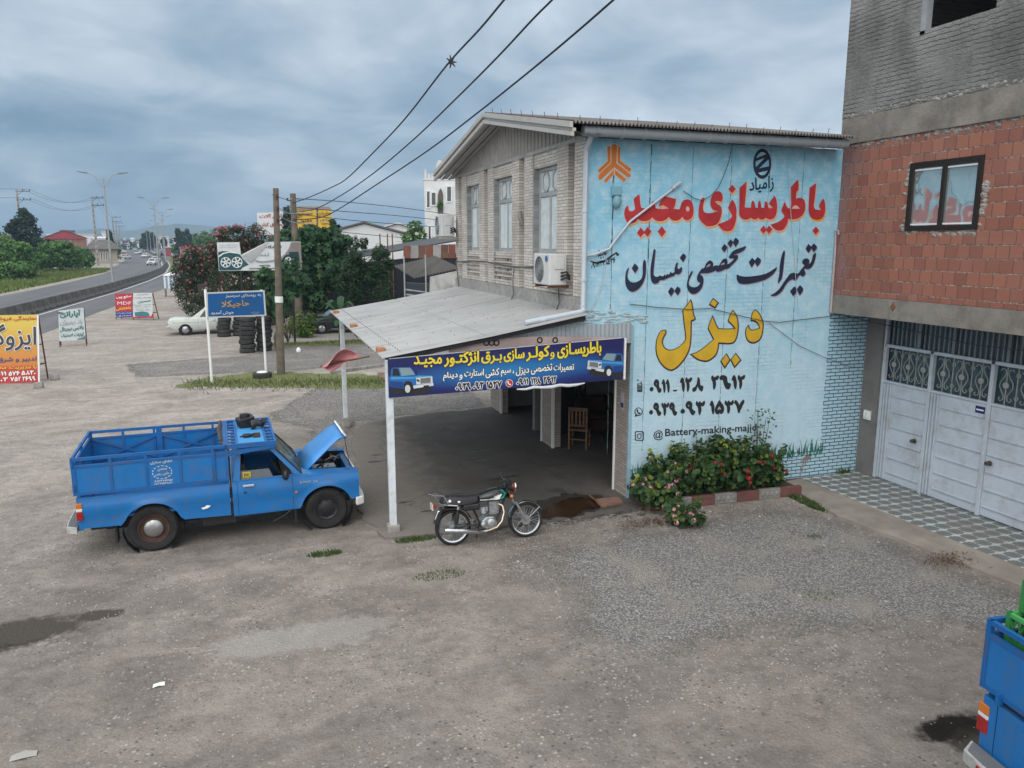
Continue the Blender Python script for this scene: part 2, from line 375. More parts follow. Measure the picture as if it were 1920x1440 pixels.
# ---- ground
def ground_mat():
    m, t, b = newmat('gravelly_ground'); c = node(t, 'ShaderNodeTexCoord').outputs['Object']
    n0 = noise(t, c, .12, 4); n1 = noise(t, c, .62, 6, .65, .6); n2 = noise(t, c, 5, 5, .65); n3 = noise(t, c, 42, 3, .6)
    col = mix(t, ramp(t, n1, [(.35, 0.0), (.66, 1.0)]), (.215, .196, .178), (.36, .333, .303))
    col = mix(t, ramp(t, n0, [(.42, 0.0), (.62, .55)]), col, (.30, .283, .262))
    col = mix(t, math_(t, 'MULTIPLY', ramp(t, n2, [(.40, 0.0), (.66, 1.0)]), .55), col, (.15, .134, .118))
    st = node(t, 'ShaderNodeVectorMath', {0: c, 1: (.55, 1, 1)}, operation='MULTIPLY').outputs[0]
    sw = noise(t, st, 1.4, 5, .6, .8)          # wheel-swept streaks running across the yard
    col = mix(t, math_(t, 'MULTIPLY', ramp(t, sw, [(.48, 0.0), (.66, 1.0)]), .5), col, (.42, .385, .345))
    v = node(t, 'ShaderNodeTexVoronoi', {'Vector': c, 'Scale': 24.0, 'Randomness': 1.0})
    vc = node(t, 'ShaderNodeSeparateColor', {0: v.outputs['Color']}).outputs; vs = ramp(t, vc[0], [(0, 0.0), (.55, .1), (.72, .8), (1, 1.0)])
    stone = math_(t, 'MULTIPLY', math_(t, 'MULTIPLY', vs, ramp(t, v.outputs['Distance'], [(.34, 1.0), (.5, 0.0)])), ramp(t, noise(t, c, 1.1, 5, .65), [(.40, .12), (.58, 1.0)]))
    col = mix(t, math_(t, 'MULTIPLY', stone, .95), col, ramp(t, vc[1], [(.2, (.115, .11, .105)), (.5, (.27, .255, .24)), (.9, (.52, .50, .47))]))
    col = mix(t, math_(t, 'MULTIPLY', ramp(t, n3, [(.38, 1.0), (.55, 0.0)]), .28), col, (.11, .10, .09))
    w1 = noise(t, c, 1.7, 5, .65); w2 = noise(t, c, 7, 4, .6)
    yy = node(t, 'ShaderNodeSeparateXYZ', {0: c}).outputs[1]      # the apron by the highway is paler dust, the near yard darker stony earth
    far = ramp(t, math_(t, 'ADD', math_(t, 'MULTIPLY', yy, .06), math_(t, 'MULTIPLY', n1, .9)), [(.25, 0.0), (.95, 1.0)])
    col = mix(t, 1.0, col, mix(t, far, (.76, .745, .73), (1.10, 1.09, 1.07)), 'MULTIPLY')
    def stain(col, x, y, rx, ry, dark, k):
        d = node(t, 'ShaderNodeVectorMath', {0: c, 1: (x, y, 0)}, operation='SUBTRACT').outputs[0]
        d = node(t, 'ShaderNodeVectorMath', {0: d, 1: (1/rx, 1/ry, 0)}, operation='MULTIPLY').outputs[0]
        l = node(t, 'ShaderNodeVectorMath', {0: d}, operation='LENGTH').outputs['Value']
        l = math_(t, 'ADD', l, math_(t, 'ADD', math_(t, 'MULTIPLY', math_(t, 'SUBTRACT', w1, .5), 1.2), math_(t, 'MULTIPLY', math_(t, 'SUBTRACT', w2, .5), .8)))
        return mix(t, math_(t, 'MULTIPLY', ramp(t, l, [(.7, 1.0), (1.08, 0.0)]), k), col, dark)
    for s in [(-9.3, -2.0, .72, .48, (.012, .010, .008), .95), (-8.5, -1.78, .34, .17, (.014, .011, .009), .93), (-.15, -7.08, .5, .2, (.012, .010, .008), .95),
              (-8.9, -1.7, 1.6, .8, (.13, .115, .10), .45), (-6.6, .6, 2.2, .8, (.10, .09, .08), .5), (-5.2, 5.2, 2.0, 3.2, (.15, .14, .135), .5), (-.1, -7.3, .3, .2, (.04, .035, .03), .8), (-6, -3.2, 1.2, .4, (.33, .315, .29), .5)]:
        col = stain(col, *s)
    t.links.new(col, b.inputs['Base Color']); b.inputs['Roughness'].default_value = .95; b.inputs['Specular IOR Level'].default_value = .06
    h = math_(t, 'ADD', math_(t, 'MULTIPLY', n3, .6), math_(t, 'ADD', math_(t, 'MULTIPLY', v.outputs['Distance'], -.5), math_(t, 'MULTIPLY', n2, .5)))
    t.links.new(node(t, 'ShaderNodeBump', {'Height': h, 'Strength': .55, 'Distance': .03}).outputs[0], b.inputs['Normal'])
    return m
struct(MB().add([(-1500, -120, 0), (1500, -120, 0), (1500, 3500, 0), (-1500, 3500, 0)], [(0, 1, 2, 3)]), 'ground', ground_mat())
def gravel_mat(name, base, lo, hi, scale):
    m, t, b = newmat(name); c = node(t, 'ShaderNodeTexCoord').outputs['Object']
    v = node(t, 'ShaderNodeTexVoronoi', {'Vector': c, 'Scale': scale}); v2 = node(t, 'ShaderNodeTexVoronoi', {'Vector': c, 'Scale': scale*2.1})
    r = node(t, 'ShaderNodeSeparateColor', {0: v.outputs['Color']}).outputs[0]; r2 = node(t, 'ShaderNodeSeparateColor', {0: v2.outputs['Color']}).outputs[0]
    col = ramp(t, math_(t, 'ADD', math_(t, 'MULTIPLY', r, .6), math_(t, 'MULTIPLY', r2, .4)), [(.1, lo), (.5, base), (.9, hi)])
    n = noise(t, c, .9, 6, .62, .4); n2 = noise(t, c, 3.2, 5, .6)
    col = mix(t, math_(t, 'MULTIPLY', ramp(t, v.outputs['Distance'], [(.3, 0.0), (.62, 1.0)]), .6), col, tuple(x*.4 for x in lo))
    col = mix(t, math_(t, 'MULTIPLY', ramp(t, n, [(.50, 0.0), (.64, 1.0)]), .7), col, (.30, .275, .245))
    col = mix(t, math_(t, 'MULTIPLY', ramp(t, n2, [(.56, 0.0), (.7, 1.0)]), .4), col, (.19, .178, .165))
    t.links.new(col, b.inputs['Base Color']); b.inputs['Roughness'].default_value = .9; b.inputs['Specular IOR Level'].default_value = .25
    ed = node(t, 'ShaderNodeAttribute', attribute_name='edge').outputs['Fac']      # stones thin out towards the rim of the bed
    al = math_(t, 'GREATER_THAN', math_(t, 'ADD', ed, math_(t, 'MULTIPLY', math_(t, 'SUBTRACT', noise(t, c, 1.6, 5, .7), .5), 1.1)), math_(t, 'ADD', .12, math_(t, 'MULTIPLY', r, .5)))
    t.links.new(al, b.inputs['Alpha'])
    t.links.new(node(t, 'ShaderNodeBump', {'Height': math_(t, 'ADD', math_(t, 'MULTIPLY', v.outputs['Distance'], -1.0), math_(t, 'MULTIPLY', r, .6)), 'Strength': .9, 'Distance': .03}).outputs[0], b.inputs['Normal'])
    return m
GRAVEL = gravel_mat('crushed_stone', (.30, .293, .283), (.17, .166, .16), (.45, .44, .43), 36)
GRAVEL2 = gravel_mat('pebble_gravel', (.29, .275, .26), (.16, .15, .14), (.46, .445, .42), 28)
def blob(pts, z, amp, seed, sub=7):
    """irregular sheet: outline points joined with a wandering edge"""
    r = random.Random(seed); out = []; n = len(pts)
    for i in range(n):
        a, b = Vector((*pts[i], 0)), Vector((*pts[(i+1) % n], 0)); nn = Vector((b.y-a.y, a.x-b.x, 0)).normalized()
        for j in range(sub):
            p = a.lerp(b, j/sub)+nn*amp*(r.random()-.5)*(1 if j else .4); out.append((p.x, p.y, z))
    return out
def bed_sheet(name, pts, seed, mtl, rim, z=.004):
    """stone bed laid as a fine grid that knows how far each point lies from the rim"""
    p = [(x, y) for x, y, _ in blob(pts, z, .3, seed, 6)]; n = len(p); st = .16; xs = [v[0] for v in p]; ys_ = [v[1] for v in p]; vs = []; fs = []; ed = []; idx = {}
    def dist(x, y):
        d = 1e9; ins = False
        for i in range(n):
            (x0, y0), (x1, y1) = p[i-1], p[i]; dx, dy = x1-x0, y1-y0; t = max(0, min(1, ((x-x0)*dx+(y-y0)*dy)/(dx*dx+dy*dy+1e-9))); d = min(d, math.hypot(x-x0-t*dx, y-y0-t*dy))
            if (y0 > y) != (y1 > y) and x < dx*(y-y0)/dy+x0: ins = not ins
        return d if ins else -d
    def vid(i, j):
        if (i, j) not in idx: x, y = min(xs)+i*st, min(ys_)+j*st; idx[i, j] = len(vs); vs.append((x, y, z)); ed.append(max(0.0, min(1.0, dist(x, y)/rim)))
        return idx[i, j]
    for i in range(int((max(xs)-min(xs))/st)+1):
        for j in range(int((max(ys_)-min(ys_))/st)+1):
            if dist(min(xs)+(i+.5)*st, min(ys_)+(j+.5)*st) > -.1: fs.append((vid(i, j), vid(i+1, j), vid(i+1, j+1), vid(i, j+1)))
    o = struct(MB().add(vs, fs), name, mtl); a = o.data.attributes.new('edge', 'FLOAT', 'POINT'); a.data.foreach_set('value', ed); return o
bed_sheet('crushed_stone_bed', [(-2.95, -1.55), (-.4, -1.15), (1.2, -1.0), (3.0, -.9), (3.15, -2.2), (3.7, -6.6), (2.4, -6.6), (1.1, -5.7), (-.6, -5.2), (-2.2, -5.5), (-3.3, -4.9), (-2.9, -3.4)], 3, GRAVEL, 1.1)
bed_sheet('pebble_bed', [(-3.9, 7.9), (.1, 8.55), (.3, 13.2), (-2.2, 13.6), (-4.8, 13.2), (-6.3, 9.5), (-5.4, 7.2), (-4.95, 3.2), (-4.6, 6.0)], 8, GRAVEL2, 0.6)
bed_sheet('pebble_track', [(-10.5, 17.2), (-1, 17.0), (-1, 24.3), (-5.5, 24.2), (-7.0, 21.8), (-11.5, 21.0)], 9, GRAVEL2, 0.7)
# ---- loose stones lying on the yard
mb = MB(); r = random.Random(21)
for i in range(15000):
    if i < 5000: x, y = r.uniform(-3, 3.2), r.uniform(-6, -.7)
    elif i < 13000:
        x, y = r.uniform(-11, 2.5), r.uniform(-8.6, -.7)
        if math.sin(x*1.3+y*.7)+math.sin(y*2.1-x*.6)+r.gauss(0, .7) < 0: continue      # swept thin along the wheel tracks
    else: x, y = r.uniform(-9, -4.8), r.uniform(0, 9)
    s = r.uniform(.006, .016)*(2.0 if r.random() < .03 else 1); a = r.random()*6.3; ca, sa = math.cos(a)*s, math.sin(a)*s; q = r.uniform(.5, .9)
    if -8.5 < x < -4.8 and -.1 < y < 2 or ((x+9.3)/.75)**2+((y+2)/.5)**2 < 1: continue
    mb.add([(x+ca, y+sa, .002), (x-sa*q, y+ca*q, .002), (x-ca, y-sa, .002), (x+sa*q, y-ca*q, .002), (x+ca*.3, y+sa*.2, s*.9), (x-ca*.4, y-sa*.3, s*.8)],
           [(0, 1, 4), (1, 5, 4), (1, 2, 5), (2, 3, 5), (3, 4, 5), (3, 0, 4)])
tag(mb.build('loose_gravel', mat('loose_stone', (.33, .315, .295), .9, 0, .2, 3, island=-.5)), kind='stuff')
# ---- concrete forecourt under the canopy, running into the workshop
def slab_mat():
    m, t, b = newmat('stained_shaded_slab'); c = node(t, 'ShaderNodeTexCoord').outputs['Object']
    n1 = noise(t, c, .5, 6, .6, .3); n2 = noise(t, c, 2.1, 6, .7); n3 = noise(t, c, 30, 3)
    col = mix(t, ramp(t, n1, [(.35, 0.0), (.65, 1.0)]), (.12, .112, .103), (.075, .070, .065))  # base tone lowered to deepen the shade under the canopy; stains go on top
    col = mix(t, math_(t, 'MULTIPLY', ramp(t, n2, [(.53, 0.0), (.66, 1.0)]), .75), col, (.04, .038, .036))
    ed = node(t, 'ShaderNodeSeparateXYZ', {0: c}).outputs
    col = mix(t, math_(t, 'MULTIPLY', ramp(t, math_(t, 'ADD', math_(t, 'MULTIPLY', ed[0], -.22), math_(t, 'MULTIPLY', n2, .35)), [(.78, 0.0), (1.12, 1.0)]), .75), col, (.225, .205, .18))
    col = mix(t, math_(t, 'MULTIPLY', ramp(t, n3, [(.4, .4), (.6, 0.0)]), .6), col, (.08, .075, .07))
    ck = node(t, 'ShaderNodeTexVoronoi', {'Vector': node(t, 'ShaderNodeVectorMath', {0: c, 1: node(t, 'ShaderNodeTexNoise', {'Vector': c, 'Scale': 1.5, 'Detail': 4.0}).outputs[1]}, operation='ADD').outputs[0], 'Scale': .38}, feature='DISTANCE_TO_EDGE').outputs[0]
    col = mix(t, math_(t, 'MULTIPLY', ramp(t, ck, [(.002, 1.0), (.006, 0.0)]), .45), col, (.03, .028, .026))
    t.links.new(col, b.inputs['Base Color']); t.links.new(ramp(t, n2, [(.5, .9), (.68, .5)]), b.inputs['Roughness']); b.inputs['Specular IOR Level'].default_value = .2
    t.links.new(node(t, 'ShaderNodeBump', {'Height': math_(t, 'ADD', n3, n2), 'Strength': .25, 'Distance': .02}).outputs[0], b.inputs['Normal'])
    return m
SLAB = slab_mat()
edge = blob([(-4.62, -.46), (-3.2, -.60), (-1.6, -.66), (-.3, -.62), (.0, -.5)], 0, .1, 5, 8)[:33]
lft = blob([(.2, 8.4), (-1.6, 8.25), (-3.7, 7.66), (-4.2, 6.9), (-4.5, 4.2), (-4.85, 1.0), (-4.62, -.40)], 0, .16, 6, 6)[:36]
out_ = [(x, y) for x, y, _ in edge]+[(.0, -.02), (4.25, -.02), (4.25, 8.4)]+[(x, y) for x, y, _ in lft]
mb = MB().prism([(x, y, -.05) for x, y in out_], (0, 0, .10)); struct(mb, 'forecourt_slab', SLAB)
# ---- oily puddle at the edge of the forecourt
m, t, b = newmat('oily_water'); c = node(t, 'ShaderNodeTexCoord').outputs['Object']
t.links.new(mix(t, ramp(t, noise(t, c, 3, 4), [(.35, 0.0), (.65, 1.0)]), (.018, .010, .005), (.042, .024, .012)), b.inputs['Base Color']); b.inputs['Roughness'].default_value = .12
PUD = m
mb = MB(); p = blob([(-1.95, -.50), (-1.35, -.56), (-1.0, -.35), (-.58, -.22), (-.62, .18), (-1.0, .34), (-1.45, .14), (-1.8, -.1)], .056, .10, 4, 7)
mb.add(p, [tuple(range(len(p)))]); struct(mb, 'puddle', PUD)
mb = MB(); p = blob([(-2.2, -.52), (-1.3, -.60), (-.8, -.40), (-.40, -.25), (-.5, .36), (-1.0, .62), (-1.7, .38), (-2.1, -.05)], .052, .16, 9, 7); mb.add(p, [tuple(range(len(p)))]); r = random.Random(33)
for i in range(16):
    x, y = r.uniform(-4.2, -.3), r.uniform(-.2, 4.5); a, bb = r.uniform(.08, .32), r.uniform(.03, .09)
    p = blob([(x-a, y), (x, y-bb), (x+a, y), (x, y+bb)], .053, .07, i, 4); mb.add(p, [tuple(range(len(p)))])
tag(struct(mb, 'oil_stains_ground', mat('oil_spots', (.035, .032, .03), .45)), kind='structure')
# broken lumps of concrete along the slab's edge
mb = MB(); r = random.Random(12)
for i in range(150):
    x = r.uniform(-3.0, .1); y = -.64-r.random()*.16; s = r.uniform(.015, .05); mb.add([(x+s*r.uniform(-1.5, 1.5), y+s*r.uniform(-1, 1), s*r.uniform(-.2, 1)) for _ in range(6)], [(0, 1, 2), (0, 2, 3), (0, 3, 4), (1, 4, 5), (2, 5, 3), (0, 4, 1), (1, 5, 2), (3, 5, 4)])
tag(mb.build('concrete_rubble', mat('rubble_grey', (.17, .16, .148), .95, 0, .3, 6)), kind='stuff')
# ---- tiled pavement and its concrete border in front of the neighbour's gate
def tile_mat():
    m, t, b = newmat('patterned_tiles'); c = node(t, 'ShaderNodeTexCoord').outputs['Object']
    s = node(t, 'ShaderNodeSeparateXYZ', {0: c}).outputs; P_ = .25
    u0 = math_(t, 'DIVIDE', s[0], P_); v0 = math_(t, 'DIVIDE', s[1], P_)
    u = math_(t, 'ABSOLUTE', math_(t, 'SUBTRACT', math_(t, 'FRACT', u0), .5)); v = math_(t, 'ABSOLUTE', math_(t, 'SUBTRACT', math_(t, 'FRACT', v0), .5))
    sq = math_(t, 'LESS_THAN', math_(t, 'MAXIMUM', u, v), .17)
    b1 = math_(t, 'MULTIPLY', math_(t, 'LESS_THAN', v, .085), math_(t, 'LESS_THAN', u, .44))
    b2 = math_(t, 'MULTIPLY', math_(t, 'LESS_THAN', u, .045), math_(t, 'LESS_THAN', v, .46))
    wm = math_(t, 'MAXIMUM', sq, math_(t, 'MAXIMUM', b1, b2))
    sp_ = noise(t, c, 120, 2); n = noise(t, c, 1.2, 5)
    dk = mix(t, ramp(t, sp_, [(.4, 0.0), (.6, 1.0)]), (.085, .10, .10), (.19, .205, .20))
    col = mix(t, wm, dk, (.46, .47, .46))
    col = mix(t, math_(t, 'MULTIPLY', ramp(t, n, [(.48, 0.0), (.68, 1.0)]), .55), col, (.17, .15, .125))
    gu = math_(t, 'GREATER_THAN', math_(t, 'MAXIMUM', u, v), .488)
    col = mix(t, gu, col, (.05, .05, .048))
    t.links.new(col, b.inputs['Base Color']); b.inputs['Roughness'].default_value = .55
    t.links.new(node(t, 'ShaderNodeBump', {'Height': math_(t, 'ADD', wm, sp_), 'Strength': .2, 'Distance': .004}).outputs[0], b.inputs['Normal'])
    return m
struct(MB().prism([(3.80, -.05, -.02), (5.5, -.02, -.02), (5.5, -9, -.02), (4.1, -9, -.02)], (0, 0, .08)), 'tiled_pavement', tile_mat())
mb = MB(); q = blob([(3.15, -1.0), (2.97, -2), (3.38, -4.95), (3.8, -9)], 0, .05, 2, 8)[:25]
pl = [(x, y, -.05) for x, y, _ in q]+[(4.1, -9, -.05), (3.80, -.05, -.05), (3.35, -.12, -.05)]
mb.prism(pl, (0, 0, .105)); struct(mb, 'pavement_border', mat('border_concrete', (.25, .225, .195), .9, 0, .2, 2, (.15, .13, .11), 1.5, .5, bump=.4, bs=25))

# ---- highway
def asph():
    m, t, b = newmat('asphalt'); c = node(t, 'ShaderNodeTexCoord').outputs['Object']
    st = node(t, 'ShaderNodeVectorMath', {0: c, 1: (1, .04, 1)}, operation='MULTIPLY').outputs[0]
    n1 = noise(t, st, .8, 4); n2 = noise(t, c, .3, 5); n3 = noise(t, c, 30, 3)
    col = mix(t, ramp(t, n1, [(.35, 0.0), (.65, 1.0)]), (.085, .088, .095), (.125, .128, .135))
    col = mix(t, math_(t, 'MULTIPLY', ramp(t, n2, [(.5, 0.0), (.7, 1.0)]), .5), col, (.15, .145, .14))
    col = mix(t, math_(t, 'MULTIPLY', n3, .4), col, (.07, .07, .072))
    t.links.new(col, b.inputs['Base Color']); b.inputs['Roughness'].default_value = .8; return m
ASPH = asph()
ys = [-80, -40, 0, 20]+list(range(30, 260, 8))+list(range(260, 1500, 30))
def strip(mb, a, b, z, mi=0, y0=-80, y1=1500, wob=0.0, seed=1):
    rr = random.Random(seed); Y_ = [y for y in ys if y0 <= y <= y1]
    A = [(med(y)+a(y)+wob*(rr.random()-.5), y, z) for y in Y_]; B = [(med(y)+b(y)+wob*(rr.random()-.5), y, z) for y in Y_]; n = len(Y_)
    mb.add(A+B, [(i, i+1, n+i+1, n+i) for i in range(n-1)], mi)
lerp = lambda y, a, b, ya, yb: a if y < ya else b if y > yb else a+(b-a)*(y-ya)/(yb-ya)
mb = MB(); strip(mb, lambda y: -8.0 if y < 140 else -9.5, lambda y: lerp(y, 4.0, 8.5, 60, 220), .008, wob=.15); struct(mb, 'highway', ASPH)
mb = MB(); strip(mb, lambda y: .62, lambda y: .80, .013); strip(mb, lambda y: -.85, lambda y: -.68, .013, y0=90); struct(mb, 'road_edge_line', mat('road_line', (.58, .58, .56), .8, 0, .1, 2, (.2, .2, .2), 1, .5))
GRASSG = None
m, t, b = newmat('verge_turf'); c = node(t, 'ShaderNodeTexCoord').outputs['Object']
col = mix(t, ramp(t, noise(t, c, .25, 5, .6), [(.38, 0.0), (.62, 1.0)]), (.10, .125, .035), (.165, .17, .06))
col = mix(t, math_(t, 'MULTIPLY', ramp(t, noise(t, c, .9, 5), [(.55, 0.0), (.7, 1.0)]), .5), col, (.19, .165, .09))
col = mix(t, math_(t, 'MULTIPLY', ramp(t, noise(t, c, 12, 3), [(.4, 1.0), (.6, 0.0)]), .35), col, (.03, .045, .015))
t.links.new(col, b.inputs['Base Color']); b.inputs['Roughness'].default_value = .95; TURF = m
mb = MB(); strip(mb, lambda y: -9.6, lambda y: -95, .006, y0=-40, y1=140, wob=.8); struct(mb, 'verge_turf', TURF)
mb = MB(); strip(mb, lambda y: -8.0, lambda y: -9.6, .005, y0=-40, y1=140, wob=.3); struct(mb, 'dirt_shoulder', mat('shoulder_dirt', (.27, .24, .20), .95, 0, .2, .6))
mb = MB(); strip(mb, lambda y: .9, lambda y: lerp(y, .95, 4.2, 112, 165), .012, y0=104, y1=250); struct(mb, 'median_turf', TURF)
# side lane towards the village, in front of the hedge
struct(MB().add([(-6.2, 25.3, .007), (8, 25.1, .007), (8, 30.5, .007), (-6.2, 31.5, .007)], [(0, 1, 2, 3)]), 'side_lane', mat('lane_surface', (.27, .25, .23), .95, 0, .15, .6))

# ---- hills and the low far country
def ridge(name, pts, depth, mtl, seed):
    r = random.Random(seed); n = 60; front = []; top = []
    for i in range(n+1):
        u = i/n; k = u*(len(pts)-1); j = min(int(k), len(pts)-2); f = k-j; f = f*f*(3-2*f)
        a, bb = pts[j], pts[j+1]; x = a[0]+(bb[0]-a[0])*(k-j); y = a[1]+(bb[1]-a[1])*(k-j); h = a[2]+(bb[2]-a[2])*f
        h *= 1+.10*(r.random()-.5); front.append((x, y, -1)); top.append((x, y+depth*.4, h))
    back = [(x, y+depth*.7, -1) for x, y, _ in top]
    mb = MB(); mb.loft([front, [((a[0]+b_[0])/2+4*(r.random()-.5), (a[1]+b_[1])/2, b_[2]*.55) for a, b_ in zip(front, top)], top, back], caps=False, closed=False)
    return struct(mb, name, mtl, smooth=80)
def hmat(name, a, bcol):
    m, t, b = newmat(name); c = node(t, 'ShaderNodeTexCoord').outputs['Object']
    col = mix(t, ramp(t, noise(t, c, .012, 6, .65), [(.4, 0.0), (.6, 1.0)]), a, bcol); t.links.new(col, b.inputs['Base Color']); b.inputs['Roughness'].default_value = 1; return m
ridge('hill', [(-1500, 2900, 12), (-1150, 2800, 22), (-800, 2600, 18), (-560, 2350, 26), (-420, 2300, 44), (-330, 2250, 40), (-200, 2200, 56), (-60, 2100, 46), (120, 2000, 40), (300, 1950, 30), (520, 1900, 20)], 500, hmat('wooded_slope', (.05, .075, .05), (.10, .12, .08)), 2)
ridge('hill', [(-2600, 1900, 40), (-2200, 1900, 60), (-1800, 1950, 52), (-1560, 2000, 70), (-1380, 2100, 40), (-1250, 2300, 12)], 500, hmat('wooded_slope_far', (.06, .08, .06), (.09, .11, .08)), 4)

# ---- damp air: distance fades to blue
m = bpy.data.materials.new('haze'); m.use_nodes = True; t = m.node_tree; t.nodes.clear()
pvn = node(t, 'ShaderNodeVolumePrincipled', {'Color': (.42, .60, .80, 1), 'Density': .00042, 'Anisotropy': .0}); ou = node(t, 'ShaderNodeOutputMaterial'); t.links.new(pvn.outputs[0], ou.inputs['Volume'])
tag(MB().box(-2900, 1700, -140, 3600, -2.5, 110).build('haze', m), kind='stuff')
SC.cycles.volume_bounces = 0; SC.cycles.volume_max_steps = 32
# ================================================================== WALL MATERIALS
def plane_vec(t, ax):
    s = node(t, 'ShaderNodeSeparateXYZ', {0: node(t, 'ShaderNodeTexCoord').outputs['Object']}).outputs
    return node(t, 'ShaderNodeCombineXYZ', {0: s[ax], 1: s[2], 2: 0.0}).outputs[0], s
def bricks(t, vec, w, h, mort, c1, c2, cm, off=.5, bias=0.0, sm=.1):
    n = node(t, 'ShaderNodeTexBrick', {'Vector': vec, 'Color1': c1, 'Color2': c2, 'Mortar': cm, 'Scale': 1.0, 'Mortar Size': mort, 'Mortar Smooth': sm, 'Bias': bias, 'Brick Width': w, 'Row Height': h})
    n.offset = off; return n
def wob(t, vec, sc, amt):
    nn = node(t, 'ShaderNodeTexNoise', {'Vector': vec, 'Scale': sc, 'Detail': 3.0}).outputs[1]
    d = node(t, 'ShaderNodeVectorMath', {0: node(t, 'ShaderNodeVectorMath', {0: nn, 1: (.5, .5, .5)}, operation='SUBTRACT').outputs[0], 'Scale': amt}, operation='SCALE').outputs[0]
    return node(t, 'ShaderNodeVectorMath', {0: vec, 1: d}, operation='ADD').outputs[0]
def blue_wall():
    m, t, b = newmat('blue_painted_brick'); v, s = plane_vec(t, 0); v = wob(t, v, 5, .018)
    br = bricks(t, v, .225, .072, .009, (1, 1, 1), (.80, .80, .80), (0, 0, 0))
    n1 = noise(t, v, .8, 5, .6, .4); n2 = noise(t, v, 5, 6, .65); n3 = noise(t, v, 45, 4)
    zz = s[2]
    base = mix(t, ramp(t, math_(t, 'ADD', math_(t, 'MULTIPLY', zz, .16), math_(t, 'MULTIPLY', math_(t, 'SUBTRACT', n1, .5), .75)), [(.25, 0.0), (.95, 1.0)]), (.42, .60, .70), (.20, .475, .64))
    base = mix(t, math_(t, 'MULTIPLY', ramp(t, n2, [(.45, 0.0), (.7, 1.0)]), .55), base, (.55, .685, .75))
    # the coat is thin over the bare courses along the foot of the wall and beside the gate
    xr = math_(t, 'ADD', s[0], math_(t, 'MULTIPLY', math_(t, 'SUBTRACT', n2, .5), .12)); zr = math_(t, 'ADD', zz, math_(t, 'MULTIPLY', math_(t, 'SUBTRACT', n2, .5), .2))
    bare = math_(t, 'MAXIMUM', math_(t, 'MULTIPLY', math_(t, 'GREATER_THAN', xr, 4.27), math_(t, 'LESS_THAN', zz, 3.4)), ramp(t, zr, [(.55, 1.0), (.62, 0.0)]))
    mo = math_(t, 'SUBTRACT', 1.0, node(t, 'ShaderNodeSeparateColor', {0: br.outputs[0]}).outputs[0])
    mo = br.outputs['Fac']
    patch = ramp(t, noise(t, v, 1.3, 3), [(.46, 0.0), (.62, 1.0)])
    k = math_(t, 'MAXIMUM', math_(t, 'MULTIPLY', bare, .85), math_(t, 'MULTIPLY', patch, .10))
    col = mix(t, math_(t, 'MULTIPLY', mo, k), base, (.055, .10, .13))
    col = mix(t, math_(t, 'MULTIPLY', bare, .45), col, mix(t, br.outputs[0], (.12, .28, .36), (.30, .50, .60)))
    col = mix(t, math_(t, 'MULTIPLY', mo, math_(t, 'MULTIPLY', bare, .9)), col, (.05, .085, .105))
    # bare red brick where the paint has come off low down by the pavement
    red = math_(t, 'MULTIPLY', math_(t, 'MULTIPLY', ramp(t, noise(t, v, 3.2, 4), [(.60, 0.0), (.64, 1.0)]), math_(t, 'LESS_THAN', zz, .5)), math_(t, 'GREATER_THAN', s[0], 3.2))
    col = mix(t, math_(t, 'MULTIPLY', red, .8), col, (.20, .10, .075))
    dr = ramp(t, noise(t, node(t, 'ShaderNodeVectorMath', {0: v, 1: (6, .35, 1)}, operation='MULTIPLY').outputs[0], 1.6, 5, .6), [(.55, 0.0), (.75, 1.0)])
    col = mix(t, math_(t, 'MULTIPLY', dr, .25), col, (.30, .37, .40))
    col = mix(t, math_(t, 'MULTIPLY', ramp(t, n3, [(.3, 1.0), (.45, 0.0)]), .25), col, (.12, .22, .28))
    t.links.new(col, b.inputs['Base Color']); b.inputs['Roughness'].default_value = .75
    h = math_(t, 'ADD', math_(t, 'MULTIPLY', mo, math_(t, 'MULTIPLY', math_(t, 'ADD', math_(t, 'MULTIPLY', bare, .8), math_(t, 'MULTIPLY', patch, .25)), -1.0)), math_(t, 'ADD', math_(t, 'MULTIPLY', n3, .25), math_(t, 'MULTIPLY', n2, .3)))
    t.links.new(node(t, 'ShaderNodeBump', {'Height': h, 'Strength': .8, 'Distance': .02}).outputs[0], b.inputs['Normal'])
    return m
BLUEW = blue_wall()
def marble_brick(name, ax, w=.23, h=.058, c1=(.63, .60, .56), c2=(.48, .45, .415), cm=(.12, .105, .09)):
    m, t, b = newmat(name); v, s = plane_vec(t, ax)
    br = bricks(t, v, w, h, .005, c1, c2, cm, .5, 0, .3)
    n = noise(t, v, 7, 6, .65, 1.5); n1 = noise(t, v, .9, 5, .6)
    col = mix(t, math_(t, 'MULTIPLY', ramp(t, n, [(.5, 0.0), (.66, 1.0)]), .55), br.outputs[0], (.30, .275, .25))
    col = mix(t, math_(t, 'MULTIPLY', ramp(t, n1, [(.48, 0.0), (.66, 1.0)]), .5), col, (.27, .235, .20))
    t.links.new(col, b.inputs['Base Color']); b.inputs['Roughness'].default_value = .6
    t.links.new(node(t, 'ShaderNodeBump', {'Height': math_(t, 'MULTIPLY', br.outputs['Fac'], -1.0), 'Strength': .6, 'Distance': .01}).outputs[0], b.inputs['Normal'])
    return m
CLAD = marble_brick('marble_strip_cladding', 1)
PIERM = marble_brick('pier_brick', 1, .23, .058, (.40, .35, .31), (.29, .25, .22))
